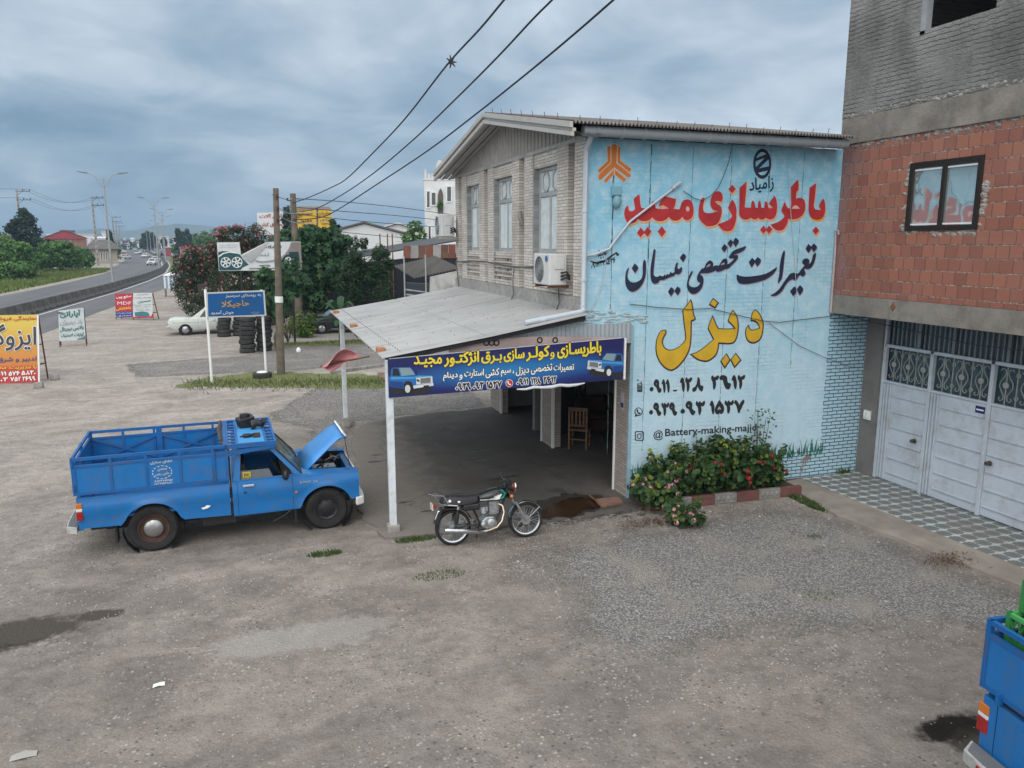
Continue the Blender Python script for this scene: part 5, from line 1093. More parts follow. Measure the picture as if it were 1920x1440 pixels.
for i in range(60):
    y = r.uniform(-4.2, 0); lump(mb, NX-.008, y, 6.99+r.uniform(-.03, .05), .06, r)
mb.build('beam_rubble', M['conc'], nb)
w = MB(); BR = mat('brown_frame', (.022, .017, .015), .4, .2, .1, 4); x0, x1 = NX-.03, NX+.06
for a in [(WY0, WY0+.09, WZ0, WZ1), (WY1-.09, WY1, WZ0, WZ1), (WY0+.09, WY1-.09, WZ0, WZ0+.08), (WY0+.09, WY1-.09, WZ1-.10, WZ1), (-2.365, -2.285, WZ0+.08, WZ1-.10)]: w.box(x0, x1, *a)
wo = w.build('window', BR, nb, bev=.006)
w = MB()
for a, b_ in ((WY0+.10, -2.375), (-2.275, WY1-.10)): w.box(NX-.01, NX+.0, a, b_, WZ0+.09, WZ0+.115).box(NX-.01, NX+.0, a, b_, WZ1-.14, WZ1-.115)
w.build('sash_rail', M['white'], wo)
m, t, b = newmat('reflective_glass'); b.inputs['Base Color'].default_value = (.06, .11, .13, 1); b.inputs['Metallic'].default_value = .75; b.inputs['Roughness'].default_value = .03
c = node(t, 'ShaderNodeTexCoord').outputs['Object']; t.links.new(node(t, 'ShaderNodeBump', {'Height': noise(t, c, 1.6, 2), 'Strength': .12, 'Distance': .05}).outputs[0], b.inputs['Normal'])
b.inputs['Base Color'].default_value = (.55, .62, .64, 1)
for i, (a, b_) in enumerate(((WY0+.09, -2.365), (-2.285, WY1-.09))):
    MB().box(NX+.01, NX+.016, a, b_, WZ0+.08, WZ1-.10).build('pane', m, wo)
mb = MB(); pts = [(NX-.05, -.10, 4.85), (NX-.06, -.10, 4.92), (NX-.06, -.02, 4.93), (NX-.05, -.04, 4.6), (NX-.05, -.05, 3.36)]; mb.tube(pts, .02, 8); mb.build('drain_pipe', mat('pinkish_pipe', (.40, .33, .33), .6), nb, smooth=True)
mb = MB(); q = px_(1675, 575, NX-.031); mb.prism([(NX-.033, q.y, q.z+.08), (NX-.033, q.y-.05, q.z), (NX-.033, q.y, q.z-.08), (NX-.033, q.y+.05, q.z)], (-.012, 0, 0)); mb.build('rust_plate', M['rust'], nb)
mb = MB().box(5.2, 5.42, -.42, .0, 0, 3.36); mb.build('gate_pier', mat('pier_mortar', (.17, .165, .16), .95, 0, .25, 2, (.10, .09, .085), 2, .5, bump=.4, bs=20), nb)
mb = MB().box(5.16, 5.22, -.30, -.14, 1.20, 1.38).box(5.14, 5.165, -.28, -.22, 1.24, 1.34).box(5.14, 5.165, -.20, -.155, 1.24, 1.34); mb.build('junction_box', M['white'], nb)
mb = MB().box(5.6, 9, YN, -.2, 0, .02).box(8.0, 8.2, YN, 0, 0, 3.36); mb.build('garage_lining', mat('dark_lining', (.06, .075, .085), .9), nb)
tag(MB().tube([(4.5, -.1, 3.30), (4.9, -1.5, 3.12), (4.95, -2.6, 3.02), (4.9, -3.6, 3.05), (4.6, -4.5, 3.2)], .008, 5).build('wire', WIRE), 'dark wire sagging under the concrete overhang in front of the gate bars', 'wire')

# ---- gate
GX = 5.27; GATEP = mat('gate_paint', (.45, .51, .58), .5, 0, .07, 2, (.27, .25, .23), 3.5, .42); GATED = mat('gate_bars', (.20, .22, .24), .6, .2, .15, 5)
gt = thing('metal_gate', 'pale grey blue metal gate with scrollwork glazing under the overhang', 'gate')
mb = MB()
for y in (-.46, -1.56, -2.78, -4.0): mb.box(GX-.03, GX+.05, y-.035, y+.035, .06, 2.76)
mb.box(GX-.03, GX+.05, -4.0, -.46, 2.70, 2.76).box(GX-.02, GX+.04, -4.0, -.46, 2.005, 2.05).box(GX-.02, GX+.05, -.46, -.40, .06, 3.32)
mb.build('gate_frame', GATEP, gt, bev=.006)
mb = MB(); y = -.5
while y > -4.6: mb.box(GX, GX+.025, y-.012, y+.012, 2.762, 3.34); y -= .105
for y in (-1.2, -1.95, -3.0): mb.box(GX+.01, GX+.05, y-.03, y+.03, 2.762, 3.34)
mb.build('transom_bar', GATED, gt)
MB().box(GX+.10, GX+.11, -4.6, -.42, 2.0, 3.34).build('frosted_glass', glass('blue_frosted_glass', (.035, .075, .095), .25), gt)
for i, (a, b_) in enumerate(((-1.525, -.50), (-2.745, -1.60), (-3.965, -2.82))):
    lf = MB().box(GX, GX+.02, a, b_, .08, 2.0)
    ys_ = b_-.24 if i < 2 else b_-.03
    for k in range(6): z = 1.79-k*.305; lf.box(GX-.022, GX-.001, a+.03, ys_, z-.032, z)
    if i < 2:
        for k in range(3): lf.box(GX-.03, GX-.001, b_-.055-k*.07, b_-.02-k*.07, .09, 1.99)
    lo = lf.build('door_leaf', GATEP, gt, bev=.004)
    if i != 1:
        hy = a+.17 if i == 0 else b_-.10
        MB().rev([(.045, 0), (.045, .012), (.018, .02), (.018, .05), (.036, .06), (.036, .085), (0, .09)], (GX-.023, hy, 1.03), (-1, 0, 0), 14).build('handle', mat('brass_knob', (.16, .13, .10), .35, .8), lo, smooth=30)
    else:
        MB().box(GX-.006, GX-.001, a+.04, a+.22, 1.83, 1.95, 0).box(GX-.009, GX-.006, a+.06, a+.20, 1.875, 1.90, 1).build('door_plate', [mat('enamel_blue', (.01, .02, .12), .4), M['ink_white']], lo)
    sc = MB(); n = 3; w = (b_-a)/n
    for k in range(n):
        yc = a+w*(k+.5); zc_ = 2.38; x = GX+.03
        sc.beam((x, yc, 2.05), (x, yc, 2.7), .016); sc.rev([(.055, -.006), (.055, .008), (0, .014)], (x-.012, yc, zc_), (-1, 0, 0), 12)
        for e in (-1, 1):
            pts = [(x, yc+e*.02, zc_+.20), (x, yc+e*.05, zc_+.13), (x, yc+e*.11, zc_+.05), (x, yc+e*.12, zc_-.03), (x, yc+e*.07, zc_-.12), (x, yc+e*.03, zc_-.18), (x, yc+e*.04, zc_-.25), (x, yc+e*.09, zc_-.27), (x, yc+e*.12, zc_-.23), (x, yc+e*.09, zc_-.21)]
            sc.tube(pts, .009, 5); sc.tube([(x, yc+e*.02, zc_+.20), (x, yc+e*.04, zc_+.26), (x, yc+e*.10, zc_+.27), (x, yc+e*.12, zc_+.23)], .009, 5)
        if k < n-1:
            y2 = yc+w*.5; sc.beam((x, y2, 2.05), (x, y2, 2.7), .016)
            for dz in (-.19, .19): sc.rev([(.03, -.008), (.042, 0), (.03, .008)], (x, y2, zc_+dz), (1, 0, 0), 10)
    sc.build('scroll_grille', mat('scroll_iron', (.30, .31, .30), .6, .2, .2, 9), gt)

# ================================================================== PLANTS
def foliage(mb, clumps, n, size, seed, shape='oval', up=.35, shell=.55):
    """leaves scattered through ellipsoid clumps [(centre, radii)]"""
    r = random.Random(seed); wts = [c[1][0]*c[1][1]*c[1][2] for c in clumps]; tot = sum(w**.67 for w in wts)
    for (c, rad), w in zip(clumps, wts):
        for _ in range(max(1, int(n*w**.67/tot))):
            d = Vector((r.gauss(0, 1), r.gauss(0, 1), r.gauss(0, 1))).normalized(); q = shell+(1-shell)*r.random()**.5
            q *= 1+.12*math.sin(7*d.x+5*d.y+9*d.z)+(.12 if r.random() < .12 else 0)
            p = Vector(c)+Vector((d.x*rad[0], d.y*rad[1], d.z*rad[2]))*q
            if p.z < .015: continue
            nn = (d+Vector((r.gauss(0, .5), r.gauss(0, .5), up+r.gauss(0, .4)))).normalized(); s = size*r.uniform(.6, 1.35)
            leaf(mb, p, nn, s, r, shape)
def leaf(mb, p, nn, s, r, shape):
    a = Vector((r.gauss(0, 1), r.gauss(0, 1), r.gauss(0, 1))); a = (a-nn*a.dot(nn)).normalized(); b_ = nn.cross(a)
    if shape == 'round':
        k = 7; rim = [p+(a*math.cos(2*math.pi*i/k)+b_*math.sin(2*math.pi*i/k))*s*(.5+.06*(i % 2))+nn*s*.10 for i in range(k)]
        mb.add([p-nn*s*.05]+rim, [(0, i+1, (i+1) % k+1) for i in range(k)])
    elif shape == 'long':
        mb.add([p-a*s*.5, p+b_*s*.11-nn*s*.03, p+a*s*.5-nn*s*.12, p-b_*s*.11-nn*s*.03], [(0, 1, 2, 3)])
    elif shape == 'lobed':
        o = []
        for i in range(10):
            q = 2*math.pi*i/10; o.append(p+(a*math.cos(q)+b_*math.sin(q))*s*(.55 if i % 2 == 0 else .26)-nn*s*.06*(i % 2 == 0))
        mb.add([p]+o, [(0, i+1, (i+1) % 10+1) for i in range(10)])
    else:
        mb.add([p-a*s*.5, p-a*s*.05+b_*s*.27+nn*s*.05, p+a*s*.5-nn*s*.08, p-a*s*.05-b_*s*.27+nn*s*.05], [(0, 1, 2), (0, 2, 3)])
def limbs(mb, base, top, r0, n, spread, seed, segs=4):
    """tapered trunk and limbs"""
    r = random.Random(seed); b0, t0 = Vector(base), Vector(top); H = (t0-b0).length
    pts = [b0.lerp(t0, i/segs)+Vector((r.gauss(0, .03), r.gauss(0, .03), 0))*H*(0 < i < segs) for i in range(segs+1)]
    mb.tube(pts, [r0*(1-.65*i/segs) for i in range(segs+1)], 8)
    for i in range(n):
        k = r.uniform(.35, .98); p = b0.lerp(t0, k); a = r.uniform(0, 6.28); L = spread*r.uniform(.6, 1.1)
        e = p+Vector((math.cos(a)*L, math.sin(a)*L, L*r.uniform(.25, .9))); m_ = p.lerp(e, .5)+Vector((0, 0, L*.08)); rr = r0*(1-.65*k)*.6
        mb.tube([p, m_, e], [rr, rr*.65, rr*.2], 6)
BARK = mat('bark', (.085, .068, .05), .95, 0, .35, 9, bump=.5, bs=30)
GER = leafmat('geranium_leaf', (.036, .085, .026), (.20, .25, .035), (.018, .048, .018))
STEMG = mat('green_stem', (.09, .10, .04), .8)
PINKP = mat('pink_petal', (.62, .30, .36), .7, 0, .15, 9, island=-.25); REDP = mat('scarlet_petal', (.36, .012, .014), .65, 0, .2, 9, island=-.4)
def bloom(mb, p, s, r):
    for _ in range(16):
        d = Vector((r.gauss(0, 1), r.gauss(0, 1), r.gauss(0, .8)+.3)).normalized(); leaf(mb, p+d*s*.42, d, s*.62, r, 'oval')
def geranium(loc, w, d, h, label, pet, nb_, seed, n=620, lean=0.0, tall=True):
    t = thing('geranium', label, 'flowering plant', loc, 0, 'geraniums in the bed under the painted wall'); r = random.Random(seed)
    cl = [((0, 0, h*.45), (w*.5, d*.5, h*.45))]
    for i in range(6): cl.append(((r.uniform(-.36, .36)*w, r.uniform(-.42, .3)*d, h*r.uniform(.35, .82)), (w*.24, d*.26, h*.24)))
    mb2 = MB(); foliage(mb2, cl, n, .085, seed, 'round', .45, .5)
    st = MB()
    for i in range(14):
        a = r.uniform(0, 6.28); q0 = Vector((math.cos(a)*w*.3, math.sin(a)*d*.3, h*.7)); q1 = q0+Vector((math.cos(a)*w*.18, math.sin(a)*d*.12, r.uniform(.12, .30))); st.tube([q0, q1], [.006, .004], 4)
        for j in range(3): leaf(mb2, q0.lerp(q1, .5+.25*j), Vector((r.gauss(0, .5), r.gauss(-.3, .5), 1)).normalized(), r.uniform(.05, .10), r, 'round')
    for i in range(9): a = r.uniform(0, 6.28); st.tube([(r.uniform(-.06, .06), r.uniform(-.06, .06), 0), (math.cos(a)*w*.2, math.sin(a)*d*.2, h*.4), (math.cos(a)*w*.4, math.sin(a)*d*.4, h*r.uniform(.6, .95))], .008, 5)
    mb2.build('foliage', GER, t); st.build('stem', STEMG, t); fl = MB()
    for i in range(nb_):
        c, rad = cl[r.randrange(len(cl))]; q = Vector((r.gauss(0, .6), -abs(r.gauss(0, .8))-.15, r.gauss(.35, .5))).normalized()
        bloom(fl, Vector((c[0]+q.x*rad[0]*1.04, c[1]+q.y*rad[1]*1.04, max(.06, c[2]+q.z*rad[2]*1.06))), r.uniform(.05, .095), r)
    fl.build('flower', pet, t); return t
bed = thing('flower_bed', 'low flower bed edged with red and grey kerb blocks below the painted wall', 'flower bed')
KR = [mat('kerb_red', (.15, .06, .055), .9, 0, .2, 5, (.10, .08, .07), 4, .5, bump=.4), mat('kerb_grey', (.22, .215, .205), .9, 0, .2, 5, (.13, .12, .11), 4, .5, bump=.4)]
k0, k1 = Vector((-.02, -.66)), Vector((3.22, -.80)); nk = 7; dd = (k1-k0)/nk; nn2 = Vector((dd.y, -dd.x)).normalized()
for i in range(nk):
    a = k0+dd*i; b_ = a+dd*.985; o = MB().prism([(a.x, a.y, 0), (b_.x, b_.y, 0), (b_.x-nn2.x*.09, b_.y-nn2.y*.09, 0), (a.x-nn2.x*.09, a.y-nn2.y*.09, 0)], (0, 0, .19)).build('kerb_block', KR[i % 2], bed, bev=.015)
    o['label'] = 'dull red kerb block' if i % 2 == 0 else 'grey kerb block with a moulded face'
    if i % 2:
        mm = MB()
        for j in range(4): c = a+dd*(.16+.22*j); mm.ball((c.x+nn2.x*.002, c.y+nn2.y*.002, .10), (.045, .018, .05), 8, 6)
        mm.build('moulding', KR[1], o, smooth=True)
MB().prism([(-.02, -.62, 0), (3.2, -.76, 0), (3.2, -.02, 0), (-.02, -.02, 0)], (0, 0, .14)).build('soil', mat('garden_soil', (.06, .045, .032), .95, 0, .3, 6, bump=.6), bed)
GL = [((.16, -.62, .06), .72, .8, .62, 'pale pink geranium at the left end of the bed beside the workshop doorway', PINKP, 15, 1),
      ((.52, -.48, .1), .75, .85, .86, 'leafy geranium with scattered pink blooms, second from the doorway', PINKP, 13, 2),
      ((.98, -.42, .12), .8, .8, .98, 'tall geranium with one big scarlet bloom under the phone numbers', REDP, 10, 3),
      ((1.42, -.40, .12), .75, .8, 1.12, 'tallest dark green geranium reaching up to the camera icon line of lettering', REDP, 9, 4),
      ((1.85, -.44, .12), .75, .8, 1.02, 'geranium with yellowing leaves and several scarlet blooms mid bed', REDP, 10, 5),
      ((2.3, -.44, .12), .75, .75, .95, 'scarlet geranium over the grey moulded kerb block near the right end', REDP, 9, 6),
      ((2.72, -.42, .1), .62, .65, .78, 'smaller scarlet geranium at the right end of the bed by the gate pavement', REDP, 6, 7)]
for loc, w, d, h, lab, pet, nbm, sd in GL: geranium(loc, w, d, h, lab, pet, nbm, sd)
geranium((.30, -1.45, 0), .62, .55, .34, 'low pink geranium trailing out onto the gravel in front of the kerb', PINKP, 11, 11, 230)
t = thing('rose_shoot', 'thin leafy rose shoot standing against the blue wall at the right of the bed', 'shrub', (2.62, -.22, .1)); mb = MB(); r = random.Random(8)
sp_ = MB()
for k in range(4):
    x = r.uniform(-.2, .3); sp_.tube([(0, 0, 0), (x*.5, 0, .6), (x, -.02, 1.15+r.random()*.35)], [.012, .009, .004], 5)
    for i in range(26): z = r.uniform(.55, 1.5); leaf(mb, Vector((x*z/1.3+r.gauss(0, .09), r.gauss(-.04, .06), z)), Vector((r.gauss(0, .5), -.6, 1)).normalized(), .075, r, 'oval')
sp_.build('stem', STEMG, t); mb.build('foliage', leafmat('rose_leaf', (.035, .07, .035), (.10, .12, .05), (.02, .045, .025)), t)
fl = MB()
for p in [(-.05, -.1, 1.02), (.15, -.1, .95), (-.2, -.12, .9)]: bloom(fl, Vector(p), .06, r)
fl.build('flower', mat('dark_red_petal', (.13, .01, .018), .7), t)
mb = MB(); r = random.Random(77)      # brown cuttings at the foot of the bed
for i in range(420):
    x, y = r.gauss(-.15, .38), r.gauss(-1.18, .13); leaf(mb, Vector((x, y, r.uniform(.005, .05))), Vector((r.gauss(0, .5), r.gauss(0, .5), 1)).normalized(), r.uniform(.03, .09), r, 'long')
for i in range(300):
    x, y = r.gauss(3.15, .22), r.gauss(-4.1, .16); leaf(mb, Vector((x, y, r.uniform(.06, .09))), Vector((r.gauss(0, .5), r.gauss(0, .5), 1)).normalized(), r.uniform(.03, .09), r, 'long')
tag(mb.build('dry_leaves', leafmat('dry_cuttings', (.11, .055, .03), (.20, .13, .07), (.05, .028, .018))), kind='stuff')
TUFT = leafmat('grass_blade', (.06, .11, .025), (.14, .17, .05), (.035, .07, .02))
def tuft(x, y, rx, ry, n, h, seed, label):
    mb = MB(); r = random.Random(seed)
    for i in range(n):
        a, q = r.uniform(0, 6.28), r.random()**.5; px, py2 = x+rx*q*math.cos(a), y+ry*q*math.sin(a); hh = h*r.uniform(.4, 1); l = r.uniform(0, 6.28); w = .005+h*.02
        dx, dy = math.cos(l)*hh*.6, math.sin(l)*hh*.6; mb.add([(px-w, py2, 0), (px+w, py2, 0), (px+dx*.6+w*.5, py2+dy*.6, hh*.8), (px+dx, py2+dy, hh)], [(0, 1, 2, 3)])
    return tag(mb.build('grass_tuft', TUFT), label, 'weed', 'weeds in the yard')
tuft(3.0, -1.2, .12, .55, 520, .09, 1, 'bright green weed strip along the pavement border right of the flower bed')
tuft(-5.58, -.75, .26, .09, 260, .07, 2, 'small green weed tuft between the blue pickup and the near canopy post')
tuft(-4.15, -.62, .34, .10, 300, .07, 3, 'green weed strip at the foot of the near canopy post')
tuft(-4.1, -2.05, .4, .16, 240, .035, 4, 'thin yellowish weed patch in front of the motorbike')
tuft(.62, -4.35, .26, .2, 140, .04, 5, 'flat olive weed patch alone on the crushed stone')
tuft(4.85, -.03, .14, .05, 90, .18, 6, 'small weed growing at the foot of the brick strip by the gate')
tuft(2.0, -2.6, .12, .1, 60, .05, 7, 'tiny weed on the crushed stone in front of the flower bed')
for i, (px, py2, lab) in enumerate([(298, 1286, 'scrap of white paper on the bare yard'), (45, 1418, 'crumpled pale wrapper at the near left of the yard')]):
    p = gp(px, py2); r = random.Random(i); s = .06 if i == 0 else .11
    mb = MB().loft([[(p.x-s, p.y-s*.5, .005), (p.x, p.y-s*.55, .02), (p.x+s, p.y-s*.3, .006)], [(p.x-s*.9, p.y, .03), (p.x, p.y+.01, .012), (p.x+s, p.y+.02, .03)], [(p.x-s*.8, p.y+s*.4, .006), (p.x, p.y+s*.5, .025), (p.x+s*.9, p.y+s*.4, .008)]], caps=False, closed=False)
    tag(mb.build('paper_scrap', M['white'] if i == 0 else mat('wrapper', (.33, .32, .30), .6), smooth=True), lab, 'litter')
# ================================================================== VEHICLES
def carpaint(name, col, dirt=(.16, .15, .14), da=.25, coat=.35): return mat(name, col, .38, 0, .06, 2.5, dirt, 4.5, da, spec=.5, coat=coat)
BLUE = carpaint('pickup_blue', (.003, .135, .40), (.085, .10, .11), .32, .2); BLUED = mat('cage_blue', (.004, .10, .32), .55, 0, .12, 4, (.08, .06, .05), 5, .45); BLUEL = mat('faded_blue', (.045, .27, .58), .55, 0, .1, 3, (.12, .12, .12), 3, .3)
TRIM = mat('silver_trim', (.55, .58, .60), .35, .6, .1, 6, (.25, .2, .16), 8, .4)
def wheel(t, name, c, Rw, wid, rim, hub=None, ax=(0, -1, 0), rimr=.55, mats=None):
    """tyre with rounded shoulders and grooved tread, dished rim, optional hub cap; ax points outwards"""
    h = wid/2; p = [(Rw*.60, -h*.75), (Rw*.72, -h), (Rw*.90, -h), (Rw*.975, -h*.72), (Rw, -h*.60), (Rw, -h*.28), (Rw*.975, -h*.26), (Rw*.975, -h*.18), (Rw, -h*.16), (Rw, h*.16), (Rw*.975, h*.18), (Rw*.975, h*.26), (Rw, h*.28), (Rw, h*.60), (Rw*.975, h*.72), (Rw*.90, h), (Rw*.72, h), (Rw*.60, h*.75)]
    w = MB().rev(p, c, ax, 40).build(name, M['rubber'], t, smooth=35)
    rr = Rw*rimr
    MB().rev([(Rw*.62, h*.7), (Rw*.61, h*.86), (rr, h*.84), (rr*.96, h*.45), (rr*.80, h*.28), (rr*.55, h*.42), (rr*.42, h*.55), (0, h*.58)], c, ax, 32).build('rim', rim, w, smooth=40)
    a = Vector(ax).normalized(); u = Vector((0, 0, 1)); v = a.cross(u); hb = MB()
    if hub:
        hb.rev([(rr*.66, h*.50), (rr*.64, h*.74), (rr*.5, h*.90), (rr*.22, h*.98), (0, h*1.0)], c, ax, 28); hb.build('hub_cap', hub, w, smooth=45)
    else:
        for k in range(8):
            q = 2*math.pi*k/8; p0 = Vector(c)+a*(h*.36)+(u*math.cos(q)+v*math.sin(q))*rr*.72; hb.rev([(.022, 0), (.022, .004), (0, .005)], p0, ax, 8, 0)
        for k in range(5):
            q = 2*math.pi*k/5; p0 = Vector(c)+a*(h*.56)+(u*math.cos(q)+v*math.sin(q))*rr*.28; hb.rev([(.014, 0), (.014, .02), (0, .022)], p0, ax, 6, 0)
        hb.build('wheel_nut', M['darkmetal'], w)
    return w
def skin(mb, x0, x1, zt, zb, yo, n=24, rows=7, flip=1, y_in=0.0, arch=None):
    """curved side panel: columns along x between the lower edge zb(x) and the upper edge zt(x), set out by yo(z)"""
    rings = []
    for i in range(n+1):
        x = x0+(x1-x0)*i/n; b_, t_ = zb(x), zt(x); col = []
        for j in range(rows+1):
            z = b_+(t_-b_)*j/rows; y = yo(z)
            if arch:
                d = math.hypot(x-arch[0], z-arch[1])-arch[2]
                if d < .07 and z > arch[1]-.02: y -= .018*(1-max(0, d)/.07)
            col.append((x, y_in+flip*y, z))
        b0 = col[0]; col.insert(0, (b0[0], b0[1]+flip*.05, b0[2]+.004)); rings.append(col)
    mb.loft(rings, caps=False, closed=False)
def archz(base, cx, cz_, r): return lambda x: max(base(x), cz_+math.sqrt(max(0, r*r-(x-cx)**2))) if abs(x-cx) < r else base(x)
def sideoff(z): return .022 if z < .60 else .022-.030*min(1, (z-.60)/.20) if z < .80 else -.008+.03*min(1, (z-.80)/.15)
def pickup(label, loc, yaw, hood_open=True, scale=1.0):
    t = thing('pickup_truck', label, 'pickup truck', loc, yaw, 'blue pickup trucks in the yard'); Wd = 1.72
    RW, FW = (1.0, .365), (3.62, .345)
    base = lambda x: .50-.028*x
    rail = lambda x: .985-.012*x
    for s, yi in ((1, 0.0), (-1, Wd)):
        mb = MB(); skin(mb, .04, 2.13, lambda x: rail(x), archz(base, RW[0], RW[1], .425), sideoff, 40, 8, s, yi, (RW[0], RW[1], .425)); o = mb.build('bed_side', BLUE, t, smooth=50)
        mb = MB(); skin(mb, 2.25, 3.09, lambda x: .975, lambda x: .43, sideoff, 10, 8, s, yi); d = mb.build('door', BLUE, t, smooth=50)
        h = MB().box(2.33, 2.50, yi-s*.030-.012, yi-s*.030+.012, .895, .93); h.build('handle', TRIM, d, bev=.008)
        MB().rev([(.016, 0), (.016, .012), (0, .013)], (2.36, yi-s*.012, .80), (0, -s, 0), 10).build('lock', M['black'], d)
        mb = MB(); skin(mb, 2.17, 2.245, lambda x: .975, lambda x: .43, sideoff, 3, 8, s, yi); mb.build('cab_quarter', BLUE, t, smooth=50); mb = MB(); skin(mb, 3.095, 4.16, lambda x: .975-.05*max(0, (x-3.3))/.9, archz(lambda x: .42+.10*max(0, (x-3.9)/.26), FW[0], FW[1], .42), sideoff, 34, 8, s, yi, (FW[0], FW[1], .42))
        top = [(x, yi+s*(.022 if q == 0 else .29), .975-.05*max(0, (x-3.3))/.9+(.0 if q == 0 else .015)) for q in (0, 1) for x in (3.095, 3.3, 3.6, 3.9, 4.16)]; mb.add(top, [(i, i+1, i+6, i+5) for i in range(4)])
        fo = mb.build('fender', BLUE, t, smooth=50)
        MB().box(3.12, 3.16, yi-s*.01-.012, yi-s*.01+.012, .70, .725).build('side_marker', M['amber'], fo)
        if s == 1:
            mb = MB(); put_text(mb, 'Junior', (3.20, -.022, .845), (.17, 0, 0), (0, 0, .05), bold=.02, nrm=(0, -1, 0), lift=.002, fa=False); put_text(mb, '24', (3.42, -.022, .843), (.06, 0, 0), (0, 0, .045), bold=.02, nrm=(0, -1, 0), lift=.002, fa=False); mb.build('badge_lettering', TRIM, fo)
        wheel(t, 'wheel', (RW[0], yi+s*.13, RW[1]), RW[1], .24, mat('brown_rim', (.075, .042, .032), .8, .1, .3, 8) if s == 1 else M['darkmetal'], mat('dull_hub_cap', (.36, .37, .38), .35, .8, .15, 12, (.15, .1, .07), 14, .5) if s == 1 else None, (0, -s, 0), .58)
        wheel(t, 'wheel', (FW[0], yi+s*.12, FW[1]), FW[1], .21, M['darkmetal'], None, (0, -s, 0), .56)
        mb = MB().rev([(.44, -.20), (.43, .0)], (RW[0], yi+s*.03, RW[1]), (0, s*-1, 0), 24, 0); mb.build('wheel_arch', M['black'], t); mb = MB().rev([(.44, -.22), (.425, 0)], (FW[0], yi+s*.03, FW[1]), (0, -s, 0), 24); mb.build('wheel_arch', M['black'], t)
        mb = MB().box(2.14, 2.165, yi+s*.06-.02, yi+s*.06+.02, .45, 1.40); mb.build('cab_gap', M['black'], t)
        tl = MB().box(-.012, .07, yi-s*.004-.012, yi-s*.004+.012+.02, .82, .90, 1).box(-.012, .07, yi-s*.004-.012, yi-s*.004+.03, .775, .818, 2).box(-.012, .07, yi-s*.004-.012, yi-s*.004+.03, .64, .773, 0)
        if s == -1: tl = MB().box(-.012, .07, yi-.085, yi+.012, .82, .90, 1).box(-.012, .07, yi-.085, yi+.012, .785, .818, 2).box(-.012, .07, yi-.085, yi+.012, .66, .783, 0)
        tl.build('tail_light', [M['red'], M['amber'], M['lens']], t, bev=.006)
        hl = MB().rev([(.085, 0), (.085, .02), (.06, .035), (0, .04)], (4.14, yi+s*.20, .74), (1, 0, 0), 18); hl.build('headlight', M['lens'], t, smooth=40)
    if hood_open: MB().add([(1.72, -.021, .60), (1.80, -.021, .615), (1.84, -.021, .65), (1.78, -.021, .665), (1.75, -.021, .64), (1.70, -.021, .63)], [(0, 1, 2, 3, 4, 5)]).build('paint_scrape', M['ink_white'], t)
    # bed floor, tail, cab back, chassis
    MB().box(.05, 2.12, .06, Wd-.06, .60, .64).box(2.10, 2.13, .03, Wd-.03, .5, 1.0).build('bed_floor', BLUED, t)
    tg = MB().box(.0, .04, .16, Wd-.16, .52, .97).box(-.004, .0, .35, Wd-.35, .62, .88).box(.0, .05, .02, .15, .47, .975).box(.0, .05, Wd-.15, Wd-.02, .47, .975); tgo = tg.build('tailgate', BLUE, t, bev=.012)
    mb = MB(); put_text(mb, 'ZAMYAD', (-.006, Wd-.42, .70), (0, -.88, 0), (0, 0, .10), bold=.0, nrm=(-1, 0, 0), lift=.001, fa=False); mb.build('tailgate_lettering', carpaint('emboss_blue', (.009, .10, .34)), tgo)
    rb = MB().prism([(-.02, -.03, .44), (-.17, .06, .44), (-.19, .25, .44), (-.19, Wd-.25, .44), (-.17, Wd-.06, .44), (-.02, Wd+.03, .44)], (0, 0, .10), 0).prism([(-.03, .0, .541), (-.15, .08, .541), (-.165, .26, .541), (-.165, Wd-.26, .541), (-.15, Wd-.08, .541), (-.03, Wd, .541)], (0, 0, .012), 1)
    rbo = rb.build('rear_bumper', [mat('bumper_grey', (.42, .43, .43), .5, .1, .12, 5, (.2, .13, .09), 7, .6), mat('bumper_tread', (.12, .125, .13), .7)], t, bev=.015)
    MB().box(-.20, -.185, Wd-.42, Wd-.22, .465, .52).box(-.20, -.185, .22, .42, .465, .52).build('reflector', M['red'], rbo)
    fb = MB().prism([(4.10, -.03, .36), (4.24, .05, .36), (4.27, .3, .36), (4.27, Wd-.3, .36), (4.24, Wd-.05, .36), (4.10, Wd+.03, .36)], (0, 0, .14)); fb.build('front_bumper', M['white'], t, bev=.02)
    gr = MB().box(4.12, 4.155, .1, Wd-.1, .60, .86)
    for k in range(7): gr.box(4.156, 4.165, .32, Wd-.32, .615+k*.034, .628+k*.034, 1)
    gr.box(4.145, 4.17, .08, Wd-.08, .86, .885, 1).box(4.145, 4.17, .08, Wd-.08, .585, .60, 1); gr.build('grille', [M['black'], M['white']], t)
    MB().box(4.03, 4.12, .06, Wd-.06, .50, .90).build('front_panel', BLUE, t, bev=.01)
    ch = MB().box(.1, 4.05, .38, .50, .34, .50).box(.1, 4.05, Wd-.5, Wd-.38, .34, .50)
    ch.tube([(RW[0], .15, RW[1]), (RW[0], Wd-.15, RW[1])], .06, 10).tube([(FW[0], .15, FW[1]), (FW[0], Wd-.15, FW[1])], .05, 10).ball((RW[0], Wd/2, RW[1]), .14).tube([(.3, .45, .33), (1.6, .5, .3), (3.3, .6, .4)], .03, 8).box(.46, .49, .12, .32, .17, .44).box(1.7, 2.2, .12, .38, .28, .46)
    ch.tube([(3.05, .02, .42), (2.95, .0, .34), (2.75, -.02, .26)], .008, 5); ch.box(3.10, 3.13, .05, .28, .15, .42); ch.build('chassis', M['black'], t)
    # cab
    cab = MB(); zr = 1.50; ins = .10
    cab.box(2.17, 3.10, .03, Wd-.03, .41, .46).box(2.17, 2.22, .04, Wd-.04, .42, 1.02)
    P = lambda x, y, z: (x, y, z)
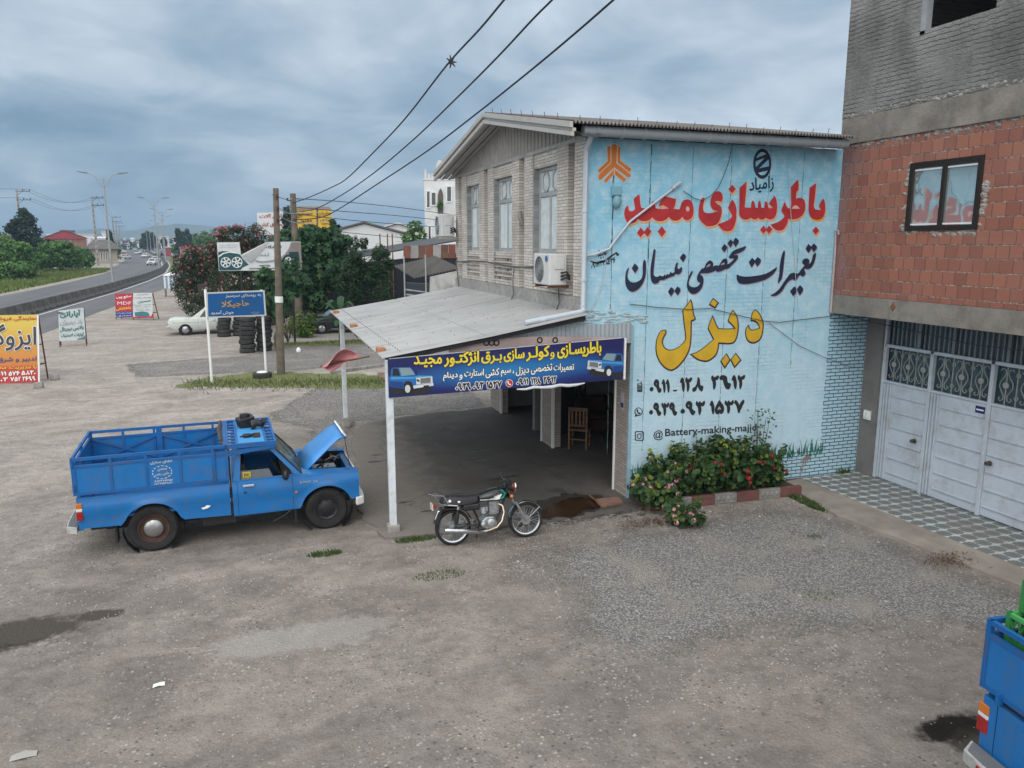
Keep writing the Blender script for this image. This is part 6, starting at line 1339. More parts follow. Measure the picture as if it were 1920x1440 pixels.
    for s, yi in ((1, 0.0), (-1, Wd)):
        y0, y1 = yi+s*.03, yi+s*ins
        cab.loft([[P(2.19, y0, .975), P(2.29, y0, .975), P(2.29, y0+s*.06, .975), P(2.19, y0+s*.06, .975)], [P(2.24, y1, 1.44), P(2.33, y1, 1.44), P(2.33, y1+s*.06, 1.44), P(2.24, y1+s*.06, 1.44)]])
        cab.loft([[P(3.16, y0, .975), P(3.25, y0, .975), P(3.25, y0+s*.07, .98), P(3.16, y0+s*.05, .98)], [P(2.76, y1, 1.45), P(2.82, y1, 1.45), P(2.82, y1+s*.07, 1.46), P(2.76, y1+s*.05, 1.45)]])
        cab.beam((2.24, y1+s*.02, 1.445), (2.81, y1+s*.02, 1.455), .05, .05)
        cab.beam((2.2, y0+s*.02, .98), (3.2, y0+s*.02, .98), .05, .03)
    rr = []
    for x, z, k in [(2.20, 1.43, .03), (2.24, 1.48, .0), (2.45, zr+.01, 0), (2.70, zr+.005, 0), (2.80, 1.475, .0), (2.86, 1.445, .02)]:
        rr.append([(x, ins+k-.01+(Wd-2*ins-2*k+.02)*j/8, z+.022*(1-(j/4-1)**4)-(.03 if j in (0, 8) else 0)) for j in range(9)])
    cab.loft(rr, caps=False, closed=False)
    cab.box(3.10, 3.34, .06, Wd-.06, .93, .985); cab.build('cab', BLUE, t, smooth=30)
    ws = MB().add([(3.235, .10, 1.0), (3.235, Wd-.10, 1.0), (2.835, Wd-.19, 1.452), (2.835, .19, 1.452), (3.27, Wd/2, 1.0), (2.865, Wd/2, 1.455)], [(0, 4, 5, 3), (4, 1, 2, 5)])
    m2, t2, b2 = newmat('windscreen_glass'); b2.inputs['Base Color'].default_value = (.10, .16, .13, 1); b2.inputs['Roughness'].default_value = .04; b2.inputs['Specular IOR Level'].default_value = .9; b2.inputs['Alpha'].default_value = .55
    wso = ws.build('windscreen', MATS.setdefault('windscreen_glass', m2), t, smooth=60)
    seal = MB(); q = [(3.24, .09, .995), (3.275, Wd/2, .995), (3.24, Wd-.09, .995), (2.83, Wd-.18, 1.46), (2.86, Wd/2, 1.463), (2.83, .18, 1.46)]; seal.tube(q, .014, 6, closed=True); seal.build('window_seal', M['black'], wso)
    wp = MB()
    for y in (.45, 1.05): wp.tube([(3.28, y, .995), (3.20, y+.25, 1.06)], .008, 5); wp.tube([(3.225, y-.08, 1.035), (3.13, y+.45, 1.15)], .006, 5)
    wp.build('wiper', M['black'], t)
    sg = MB().add([(2.30, .075, .99), (2.30+.50, .075, .99), (2.30+.44, .085, 1.13), (2.31, .085, 1.13)], [(0, 1, 2, 3)]).add([(2.30, Wd-.07, .99), (3.15, Wd-.07, .99), (2.78, Wd-.13, 1.44), (2.33, Wd-.13, 1.44)], [(0, 1, 2, 3)]).add([(2.215, .15, 1.05), (2.215, Wd-.15, 1.05), (2.25, Wd-.2, 1.42), (2.25, .2, 1.42)], [(0, 1, 2, 3)])
    sg.build('side_window', mat('door_glass', (.12, .14, .15), .1, 0, .1, 3, spec=.7), t)
    it = MB().box(2.24, 2.62, .15, Wd-.15, .5, .72, 0).box(2.24, 2.38, .15, Wd-.15, .72, 1.22, 0).box(2.95, 3.16, .12, Wd-.12, .72, .98, 0).rev([(.17, -.012), (.18, 0), (.17, .012), (.16, 0), (.17, -.012)], (2.88, .48, 1.02), (1, 0, .55), 18, 0); it.box(2.3, 3.0, .05, .06, .72, 1.0, 1)
    it.build('interior', [mat('cab_interior', (.022, .02, .018), .85), mat('door_card', (.16, .17, .19), .8)], t)
    mi = MB().ball((2.98, -.10, 1.04), (.055, .085, .085), 10, 7); mi.tube([(2.98, -.06, 1.0), (2.98, .03, .99)], .014, 6); mi.build('wing_mirror', M['black'], t, smooth=True)
    if hood_open:
        pl = MB().box(2.34, 2.46, .064, .068, .995, 1.11, 0); pl.box(2.345, 2.455, .060, .064, 1.0, 1.03, 2)
        put_text(pl, 'SDAC', (2.355, .06, 1.045), (.09, 0, 0), (0, 0, .045), 1, .02, (0, -1, 0), .003, False); put_text(pl, '۷۳۵۲', (2.365, .058, 1.006), (.07, 0, 0), (0, 0, .018), 0, .02, (0, -1, 0), .003); pl.build('window_sticker', [mat('sticker_yellow', (.50, .42, .06), .6), M['ink_black'], mat('sticker_brown', (.16, .12, .03), .6)], t)
    # engine bay and bonnet
    eb = MB().box(3.32, 3.35, .20, Wd-.2, .55, .97).box(3.35, 4.03, .20, .23, .6, .95).box(3.35, 4.03, Wd-.23, Wd-.2, .6, .95).box(3.34, 4.05, .2, Wd-.2, .46, .50); eb.build('engine_bay', M['black'], t)
    if hood_open:
        r = random.Random(3); en = MB().box(3.45, 3.92, .62, 1.02, .52, .80, 0).box(3.48, 3.88, .70, .94, .80, .87, 1).rev([(.13, 0), (.13, .07), (.10, .09), (0, .09)], (3.62, 1.15, .80), (0, 0, 1), 16, 0).box(3.85, 4.0, 1.22, 1.45, .62, .86, 0).box(3.40, 3.55, .28, .5, .6, .84, 1)
        for k in range(16):
            a = Vector((r.uniform(3.42, 3.95), r.uniform(.3, 1.4), r.uniform(.74, .88))); b_ = a+Vector((r.uniform(-.25, .25), r.uniform(-.3, .3), r.uniform(-.1, .06))); en.tube([a, a.lerp(b_, .5)+Vector((0, 0, .05)), b_], r.uniform(.01, .024), 6, k % 3)
        for k in range(7): en.ball((r.uniform(3.45, 3.95), r.uniform(.3, 1.35), r.uniform(.78, .88)), r.uniform(.025, .05), 8, 5, k % 3)
        en.build('engine', [M['darkmetal'], M['alu'], mat('dull_tan_hose', (.17, .14, .10), .8)], t, smooth=35)
        A, d = Vector((3.30, 0, 1.0)), Vector((.76, 0, .62)).normalized(); nrm = Vector((-d.z, 0, d.x)); L_ = .93; hb = MB(); rg = []
        for u, lift, inn in [(0, 0, .27), (.25, .012, .29), (.55, .014, .34), (.74, .008, .37), (.80, -.012, .375), (.86, -.075, .38)]:
            c = A+d*u+nrm*lift; rg.append([tuple(c+Vector((0, inn+(Wd-2*inn)*j/8, 0))+nrm*(.016*math.sin(math.pi*j/8)-(.045 if j in (0, 8) else 0))) for j in range(9)])
        hb.loft(rg, caps=False, closed=False); bo = hb.build('bonnet', mat('bonnet_blue', (.035, .22, .56), .42, 0, .06, 2.5, (.12, .13, .15), 2, .25, coat=.3), t, smooth=40); s_ = bo.modifiers.new('s', 'SOLIDIFY'); s_.thickness = .022; s_.offset = -1
        c = A+d*.865-nrm*.05; MB().beam(c+Vector((0, .40, 0)), c+Vector((0, Wd-.40, 0)), .03, .085, 0, nrm).build('bonnet_trim', M['white'], bo)
        MB().tube([c+Vector((0, .43, -.02)), (4.08, .40, .93)], .006, 5).build('bonnet_stay', M['black'], t)
    else:
        MB().prism([(3.30, .2, .975), (4.14, .2, .93), (4.14, .2, .90), (3.30, .2, .94)], (0, Wd-.4, 0)).build('bonnet', BLUE, t, bev=.02)
    # cargo cage
    cg = MB(); zt, zb_ = 1.60, 1.03; B_ = .035
    for yi, s in ((-.015, 1), (Wd+.015, -1)):
        fr = MB()
        for z in (zb_+.02, zt-.02, zt-.13): fr.beam((.0, yi, z), (2.12, yi, z), .035, .045 if z > 1.5 else .035)
        for x in (.02, .50, .98, 1.45, 1.92): fr.beam((x, yi, zb_), (x, yi, zt-.02), .036, .036)
        if s == -1:
            for a, b_ in ((.05, 1.03), (1.09, 2.08)): fr.beam((a, yi-.03, zb_+.04), (b_, yi-.03, zt-.14), .04, .012, 0, (0, 1, 0)); fr.beam((a, yi-.034, zt-.14), (b_, yi-.034, zb_+.04), .04, .012, 0, (0, 1, 0))
            fr.beam((1.06, yi-.04, zb_), (1.06, yi-.04, zt), .09, .02)
        else:
            fr.beam((1.93, yi-.02, zb_+.02), (1.93, yi-.02, zt-.1), .03, .03)
            for x in (.0,):
                for z in (1.10, 1.47): fr.rev([(.022, 0), (.022, .09)], (x, yi-.02, z), (0, 0, 1), 8)
        po = fr.build('cage_side', BLUED, t)
        MB().box(.03, 2.10, yi-.005, yi+.005, zb_+.03, zt-.15).build('cage_panel', BLUE, po)
        if s == 1 and hood_open:
            mb = MB(); Y_ = yi-.008
            put_text(mb, 'اطاق سازی', (1.04, Y_, 1.40), (.30, 0, 0), (0, 0, .065), bold=.03, nrm=(0, -1, 0), lift=.002); put_text(mb, 'محسن', (1.13, Y_, 1.285), (.13, 0, 0), (0, 0, .055), bold=.02, nrm=(0, -1, 0), lift=.002); put_text(mb, 'حاجی رجبی', (1.09, Y_, 1.215), (.20, 0, 0), (0, 0, .055), bold=.02, nrm=(0, -1, 0), lift=.002)
            put_text(mb, '۰۹۱۱۲۲۳۶۴۵۲', (1.06, Y_, 1.115), (.27, 0, 0), (0, 0, .03), bold=.03, nrm=(0, -1, 0), lift=.002); put_text(mb, '۰۹۳۷۵۴۱۸۲۰', (1.06, Y_, 1.075), (.27, 0, 0), (0, 0, .03), bold=.03, nrm=(0, -1, 0), lift=.002)
            for k in range(14): a = 2*math.pi*k/14; a2 = a+.27; q = [(1.19+rr_*math.cos(b_)*1.05, Y_-.002, 1.265+rr_*.8*math.sin(b_)) for rr_, b_ in ((.135, a), (.135, a2), (.120, a2), (.120, a))]; mb.add(q, [(0, 1, 2, 3)])
            mb.build('painted_lettering', mat('stencil_white', (.42, .50, .56), .7), po)
    fr = MB()
    for z in (zb_+.02, zt-.02, zt-.13): fr.beam((0, 0, z), (0, Wd, z), .035, .04)
    for y in (0, Wd/2, Wd): fr.beam((0, y, zb_), (0, y, zt), .04, .04)
    for y in (.18, Wd-.18): fr.beam((-.02, y, zb_-.04), (-.02, y, zb_+.05), .05, .03)
    po = fr.build('cage_gate', BLUED, t); MB().box(-.012, .012, .02, Wd-.02, zb_+.03, zt-.15).build('cage_panel', BLUE, po)
    fr = MB().beam((2.10, 0, zt-.02), (2.10, Wd, zt-.02), .05, .06)
    for yi in (-.015, Wd+.015):
        fr.beam((2.10, yi, zt-.03), (2.87, yi, zt-.03), .04, .07)
        fr.prism([(1.96, yi-.01, 1.50), (2.86, yi-.01, 1.54), (2.86, yi-.01, 1.50), (2.10, yi-.01, 1.41), (1.96, yi-.01, 1.40)], (0, .02, 0)); fr.beam((2.12, yi, zb_), (2.12, yi, zt), .04, .04)
        fr.box(1.92, 2.12, yi-.004, yi+.004, zb_+.03, 1.42)
    for x in (2.14, 2.28, 2.72, 2.86): fr.beam((x, 0, zt-.015), (x, Wd, zt-.015), .035, .035)
    for xx in (2.14, 2.72):
        for k in range(1, 8): y = Wd*k/8; fr.beam((xx, y, zt-.02), (xx+.14, y, zt-.02), .07, .02)
    po = fr.build('roof_rack', BLUED, t); MB().box(2.295, 2.705, .02, Wd-.02, zt-.03, zt-.012).build('rack_plate', BLUEL, po)
    MB().box(2.02, 2.08, .1, Wd-.1, zt-.012, zt+.012).tube([(2.05, .2, zt+.02), (2.02, .9, zt+.03), (2.05, 1.6, zt+.02)], .03, 6).build('folded_sheet', mat('dark_tarp', (.06, .055, .055), .9), po)
    if scale != 1: t.scale = (scale,)*3
    return t
TY = R(2.2)
tr1 = pickup('blue pickup with its bonnet raised and a cargo cage, parked beside the canopy', (-9.05, .165, 0), TY)
def on_truck(x, y, z): return Vector((-9.05, .165, 0))+Matrix.Rotation(TY, 3, 'Z') @ Vector((x, y, z))
c = on_truck(2.46, 1.20, 1.59); ab = thing('air_filter_box', 'black air filter box standing on the roof rack of the pickup', 'car part', c, .3)
MB().loft([[(-.13, -.10, 0), (.13, -.12, 0), (.14, .10, 0), (-.12, .12, 0)], [(-.15, -.12, .15), (.12, -.13, .19), (.14, .12, .20), (-.14, .13, .16)]]).build('housing', M['black'], ab, bev=.02); MB().rev([(.085, 0), (.085, .06), (.06, .06), (.05, .01)], (-.01, 0, .165), (0, .05, 1), 14).build('inlet', M['black'], ab, smooth=40)
c = on_truck(2.66, .98, 1.59); MB_ = MB().tube([(-.11, 0, .07), (-.03, .02, .10), (.05, .02, .08), (.09, -.02, .14)], [.075, .07, .065, .05], 10); MB_.rev([(.08, -.02), (.085, 0), (.08, .03)], (-.1, 0, .07), (1, 0, 0), 12); o = MB_.build('intake_hose', M['black'], smooth=True); o.location = c; tag(o, 'short black rubber intake elbow beside the filter box on the rack', 'car part')
c = on_truck(2.44, .42, 1.59); MB_ = MB().ball((0, 0, .03), (.07, .05, .035), 9, 6).ball((.07, .03, .025), (.04, .035, .03), 8, 5).tube([(-.1, -.03, .02), (.02, .02, .05), (.12, .05, .03)], .012, 6); o = MB_.build('carburettor_part', M['darkmetal'], smooth=True); o.location = c; tag(o, 'small oily metal part lying near the near edge of the roof rack', 'car part')
c = on_truck(2.60, .48, 1.59); MB_ = MB().box(-.055, .055, -.13, .13, 0, .022); o = MB_.build('filter_pad', mat('brown_pad', (.04, .025, .02), .9, bump=.6, bs=90), bev=.004); o.location = c; tag(o, 'flat dark brown rectangular filter pad on the roof rack', 'car part')
tr2 = pickup('rear of a blue pickup loaded with green crates at the right edge of the yard', (-1.11, -9.69, 0), R(-8), False, 1.05)
# crates in the second pickup
def crate(loc, rz, label):
    t = thing('plastic_crate', label, 'crate', loc, rz, 'green crates on the pickup'); G_ = mat('crate_green', (.03, .20, .05), .5, 0, .15, 5); G2 = mat('crate_rim', (.06, .32, .09), .5)
    w, d, h = .26, .19, .27
    mb = MB().box(-w, w, -d, d, 0, .015)
    for s in (-1, 1): mb.box(-w, w, s*d-.008, s*d+.008, .0, h*.16).box(s*w-.008, s*w+.008, -d, d, 0, h*.16)
    for s in (-1, 1):
        for e in (-1, 1): mb.box(s*w-.018, s*w+.018, e*d-.018, e*d+.018, 0, h)
    for s in (-1, 1):
        for k in range(6):
            x = -w+2*w*k/6; mb.beam((x, s*d, .03), (x+w/3, s*d, h*.88), .012, .010, 0, (0, 1, 0)); mb.beam((x+w/3, s*d, .03), (x, s*d, h*.88), .012, .010, 0, (0, 1, 0))
        for k in range(5):
            y = -d+2*d*k/5; mb.beam((s*w, y, .03), (s*w, y+d*.4, h*.88), .012, .010, 0, (1, 0, 0)); mb.beam((s*w, y+d*.4, .03), (s*w, y, h*.88), .012, .010, 0, (1, 0, 0))
    mb.build('lattice', G_, t)
    mb = MB()
    for s in (-1, 1): mb.box(-w-.012, w+.012, s*d-.016, s*d+.016, h*.84, h).box(s*w-.016, s*w+.016, -d, d, h*.84, h-.002)
    mb.build('rim', G2, t, bev=.006)
    mb = MB(); r = random.Random(5)
    for i in range(26): mb.ball((r.uniform(-.2, .2), r.uniform(-.14, .14), .06+r.random()*.15), r.uniform(.03, .05), 7, 5)
    mb.build('contents', mat('brown_produce', (.10, .055, .035), .9, 0, .3, 8), t, smooth=True); return t
def on2(x, y, z): return Vector((-1.11, -9.69, 0))+Matrix.Rotation(R(-8), 3, 'Z') @ (Vector((x, y, z))*1.05)
crate(on2(.33, 1.46, 1.44), R(-8), 'lower green lattice crate just inside the tailgate of the right hand pickup'); crate(on2(.42, 1.45, 1.70), R(-5), 'upper green lattice crate stacked on another in the right hand pickup')
o = MB().box(.06, 1.4, .9, 1.66, .64, 1.43).build('load_board', mat('brown_load', (.09, .06, .045), .9, 0, .3, 6)); o.location = (-1.11, -9.69, 0); o.rotation_euler = (0, 0, R(-8)); o.scale = (1.05,)*3; tag(o, 'brown boarded stack under the green crates', 'load')

# ================================================================== MOTORBIKE
mk = thing('motorbike', 'black and green motorbike with chrome mudguards standing in front of the forecourt', 'motorbike', (-3.62, -1.02, 0), R(-2.0)); mk.rotation_euler = (R(-7), 0, R(-2.0))
def mwheel(x, zc_, name):
    c = (x, 0, zc_); Rw = .288; w = MB().rev([(.235, -.035), (.262, -.045), (.28, -.034), (Rw, -.014), (Rw, .014), (.28, .034), (.262, .045), (.235, .035)], c, (0, 1, 0), 44).build(name, M['rubber'], mk, smooth=35)
    MB().rev([(.238, -.036), (.242, -.028), (.226, -.02), (.222, 0), (.226, .02), (.242, .028), (.238, .036), (.216, .03), (.212, 0), (.216, -.03), (.238, -.036)], c, (0, 1, 0), 44).build('rim', M['chrome'], w, smooth=40)
    sp_ = MB()
    for k in range(28):
        a = 2*math.pi*k/28; s = 1 if k % 2 else -1; b_ = a+(.5 if (k//2) % 2 else -.5); h0 = Vector((x+.055*math.cos(b_), s*.04, zc_+.055*math.sin(b_))); sp_.tube([h0, (x+.218*math.cos(a), 0, zc_+.218*math.sin(a))], .0022, 4)
    sp_.build('spoke', M['galv'], w)
    MB().rev([(0, -.06), (.03, -.06), (.03, -.045), (.075, -.045), (.075, .045), (.03, .045), (.03, .06), (0, .06)], c, (0, 1, 0), 20).build('hub', M['alu'], w, smooth=40); return w
mwheel(0, .288, 'rear_wheel'); mwheel(1.20, .288, 'front_wheel')
FX = 1.20
# frame
f = MB(); f.tube([(.90, 0, .76), (.80, 0, .52), (.70, 0, .30), (.45, 0, .25), (.38, 0, .45), (.30, 0, .62)], .018, 8); f.tube([(.90, 0, .74), (.55, 0, .68), (.3, 0, .64), (-.12, 0, .62)], .02, 8)
for s in (-1, 1): f.tube([(.40, s*.09, .32), (.0, s*.085, .288)], .016, 8); f.tube([(-.12, s*.09, .60), (.25, s*.10, .60)], .014, 6)
f.tube([(.45, .08, .28), (.42, .2, .03)], .010, 6); f.tube([(.38, -.22, .25), (.38, .22, .25)], .010, 6); f.build('frame', M['black'], mk, smooth=True)
f = MB()
for s in (-1, 1): f.tube([(.02, s*.11, .30), (.075, s*.11, .62)], .013, 8); f.rev([(.03, 0), (.033, .01), (.03, .2)], (.03, s*.11, .36), (.17, 0, 1), 12); f.rev([(.026, 0), (.026, .05)], (.07, s*.11, .585), (.17, 0, 1), 10, 1)
f.build('shock_absorber', [M['black'], M['chrome']], mk, smooth=40)
# forks
f = MB()
for s in (-1, 1):
    f.tube([(.885, s*.085, .83), (1.03, s*.085, .59)], .015, 8, 1); f.tube([(1.02, s*.085, .605), (1.195, s*.085, .29)], .022, 10, 0)
f.box(.86, .93, -.11, .11, .79, .82, 2).box(.90, .97, -.11, .11, .68, .72, 2); f.build('front_fork', [M['alu'], M['chrome'], M['black']], mk, smooth=40)
def guard(x, zc_, a0, a1, mtl, name, Rg=.315, wd=.055):
    mb = MB(); rg = []
    for i in range(15):
        a = R(a0+(a1-a0)*i/14); rg.append([(x+Rg*k*math.cos(a), y, zc_+Rg*k*math.sin(a)) for y, k in ((-wd, .955), (-wd*.8, .985), (0, 1.0), (wd*.8, .985), (wd, .955))])
    mb.loft(rg, caps=False, closed=False)
    if name == 'front_mudguard':
        for s in (-1, 1): mb.tube([(x, s*.06, zc_), (x+Rg*.97*math.cos(R(40)), s*.05, zc_+Rg*.97*math.sin(R(40)))], .006, 5); mb.tube([(x-.02, s*.06, zc_+.12), (x+Rg*.95*math.cos(R(165)), s*.05, zc_+Rg*.95*math.sin(R(165)))], .006, 5)
    o = mb.build(name, mtl, mk, smooth=50); return o
guard(FX, .288, 28, 172, M['chrome'], 'front_mudguard'); guard(0, .288, 20, 150, M['black'], 'rear_mudguard', .325, .07)
# tail: flap, lamp, plate
f = MB().prism([(-.20, -.07, .60), (-.16, -.07, .62), (-.25, -.07, .36), (-.30, -.07, .38)], (0, .14, 0)); f.build('tail_flap', M['black'], mk)
MB().prism([(-.245, -.05, .57), (-.20, -.05, .59), (-.28, -.05, .42), (-.30, -.05, .45)], (0, .10, 0)).build('tail_trim', M['chrome'], mk, bev=.01)
MB().box(-.335, -.318, -.085, .085, .60, .70).build('number_plate', mat('plate_cream', (.50, .49, .42), .6), mk)
MB().box(-.31, -.26, -.05, .05, .62, .68).build('tail_light', M['red'], mk, bev=.01)
# seat
mb = MB(); rg = []
for x, zt_, w, zb2 in [(-.18, .755, .08, .69), (-.14, .785, .115, .665), (0, .79, .125, .655), (.16, .775, .13, .655), (.30, .765, .125, .66), (.395, .775, .10, .68)]:
    rg.append([(x, -w, zb2), (x, -w, zt_-.03), (x, -w*.75, zt_), (x, 0, zt_+.008), (x, w*.75, zt_), (x, w, zt_-.03), (x, w, zb2)])
mb.loft(rg); mb.build('seat', mat('seat_vinyl', (.02, .02, .024), .5, 0, .3, 6), mk, smooth=50)
mb = MB()
for x, z in ((-.06, .735), (.085, .715)): mb.rev([(0, .0), (.022, 0)], (x, -.129, z), (0, -1, .2), 10)
mb.build('seat_badge', M['ink_white'], mk)
# rear rack
f = MB()
for s in (-1, 1): f.tube([(-.335, s*.09, .845), (-.15, s*.12, .82), (-.09, s*.135, .70)], .011, 6); f.tube([(-.29, s*.10, .84), (-.22, s*.12, .69), (.06, s*.13, .645)], .012, 6)
f.tube([(-.335, -.09, .845), (-.36, -.04, .85), (-.36, .04, .85), (-.335, .09, .845)], .011, 6); f.tube([(-.23, -.1, .83), (-.23, .1, .83)], .009, 6); f.build('grab_rail', M['chrome'], mk, smooth=True)
# tank
mb = MB(); rg = []
for x, zt_, zb2, w in [(.40, .755, .70, .07), (.44, .785, .675, .115), (.56, .825, .665, .14), (.70, .855, .665, .145), (.80, .86, .67, .135), (.87, .84, .69, .105), (.905, .80, .72, .06)]:
    rg.append([(x, -w*.75, zb2), (x, -w, zb2+(zt_-zb2)*.35), (x, -w*.92, zb2+(zt_-zb2)*.7), (x, -w*.5, zt_-.006), (x, 0, zt_), (x, w*.5, zt_-.006), (x, w*.92, zb2+(zt_-zb2)*.7), (x, w, zb2+(zt_-zb2)*.35), (x, w*.75, zb2)])
mb.loft(rg); tk = mb.build('fuel_tank', mat('tank_black', (.012, .016, .016), .25, 0, .1, 4, coat=.4), mk, smooth=50)
for s in (-1, 1):
    q = lambda L_, lift: [(x, s*(w_+lift), z) for x, z, w_ in L_]
    MB().add(q([(.425, .69, .106), (.66, .69, .144), (.70, .755, .143), (.56, .735, .14), (.43, .712, .105)], .004), [(0, 1, 2, 3, 4)]).build('tank_stripe', M['alu'], tk)
    MB().add(q([(.655, .692, .145), (.735, .692, .142), (.785, .775, .134), (.70, .757, .143)], .006), [(0, 1, 2, 3)]).build('tank_flash', M['ink_white'], tk)
    MB().add(q([(.745, .69, .138), (.80, .70, .13), (.855, .77, .105), (.80, .835, .10), (.755, .835, .112), (.815, .775, .128)], .010), [(0, 1, 2, 5), (2, 3, 4, 5)]).build('tank_flash', mat('teal_green', (.01, .28, .20), .35), tk)
MB().box(.15, .43, -.115, .115, .545, .655).build('side_cover', M['black'], mk, bev=.03)
# engine
e = MB()
for k in range(9): z = .46+k*.022; e.box(.575, .735, -.085, .085, z, z+.011)
e.box(.60, .71, -.065, .065, .44, .66).box(.59, .72, -.075, .075, .655, .70); e.build('cylinder', M['alu'], mk, bev=.003)
e = MB().prism([(.44, -.12, .27), (.52, -.12, .225), (.68, -.12, .23), (.70, -.12, .32), (.64, -.12, .42), (.52, -.12, .42), (.44, -.12, .36)], (0, .24, 0)).rev([(.08, 0), (.075, .03), (.03, .04), (0, .04)], (.60, -.12, .32), (0, -1, 0), 18).rev([(.05, 0), (.045, .03), (0, .035)], (.47, -.12, .31), (0, -1, 0), 14); e.build('crankcase', M['alu'], mk, bev=.015)
MB().rev([(.045, 0), (.045, .1), (0, .1)], (.50, -.03, .47), (0, 0, 1), 12).box(.45, .56, -.05, .05, .50, .57).build('carburettor', M['galv'], mk, smooth=40)
MB().tube([(.74, -.05, .60), (.80, -.08, .57), (.815, -.11, .47), (.77, -.125, .33), (.68, -.14, .245), (.56, -.15, .215), (.48, -.155, .205)], .019, 10).build('exhaust_pipe', mat('bronzed_chrome', (.50, .43, .34), .3, .9, .1, 9), mk, smooth=True)
e = MB().tube([(.50, -.155, .205), (.40, -.158, .21), (.38, -.158, .212), (-.13, -.165, .285), (-.165, -.165, .29)], [.024, .026, .040, .044, .036], 14); e.build('silencer', M['chrome'], mk, smooth=40)
e = MB().box(-.05, .36, .075, .10, .25, .36); e.build('chain_case', M['alu'], mk, bev=.01)
# handlebar, gauges, lamps
hb = MB().tube([(.71, -.34, .915), (.80, -.24, .945), (.86, -.12, .955), (.885, -.04, .875), (.885, .04, .875), (.90, .12, .955), (.885, .24, .955), (.84, .35, .93)], .012, 8); hb.build('handlebar', M['chrome'], mk, smooth=True)
hb = MB().tube([(.69, -.365, .908), (.775, -.27, .938)], .019, 8); hb.tube([(.828, .375, .924), (.88, .26, .953)], .019, 8); hb.box(.78, .84, -.23, -.18, .93, .975).box(.86, .92, .18, .23, .93, .975); hb.tube([(.83, -.23, .93), (.78, -.34, .92)], .006, 5); hb.build('grip', M['black'], mk, smooth=40)
hb = MB()
for y in (-.055, .055): hb.rev([(.05, 0), (.052, .05), (.045, .055), (0, .055)], (.93, y, .90), (-.45, 0, 1), 14)
hb.box(.90, .96, -.09, .09, .84, .89); hb.build('gauges', M['black'], mk, smooth=40)
hl = MB().rev([(0, -.11), (.05, -.10), (.075, -.05), (.083, 0)], (1.03, 0, .84), (1, 0, -.1), 20); ho = hl.build('headlight', mat('dark_red_shell', (.10, .012, .01), .4), mk, smooth=True)
MB().rev([(.085, -.01), (.088, .006), (.078, .012)], (1.03, 0, .84), (1, 0, -.1), 20).build('headlight_ring', M['chrome'], ho, smooth=True); MB().rev([(.078, .004), (.05, .022), (0, .028)], (1.03, 0, .84), (1, 0, -.1), 20).build('headlight_lens', M['lens'], ho, smooth=True)
for s in (-1, 1): MB().ball((.94, s*.15, .72), (.032, .028, .03), 9, 6).tube([(.94, s*.08, .72), (.94, s*.13, .72)], .009, 6).build('indicator', M['amber'], mk, smooth=True)
hm = MB()
for s in (-1, 1): hm.tube([(.88, s*.19, .97), (.86, s*.23, 1.06)], .006, 5)
hm.build('cable', M['black'], mk)

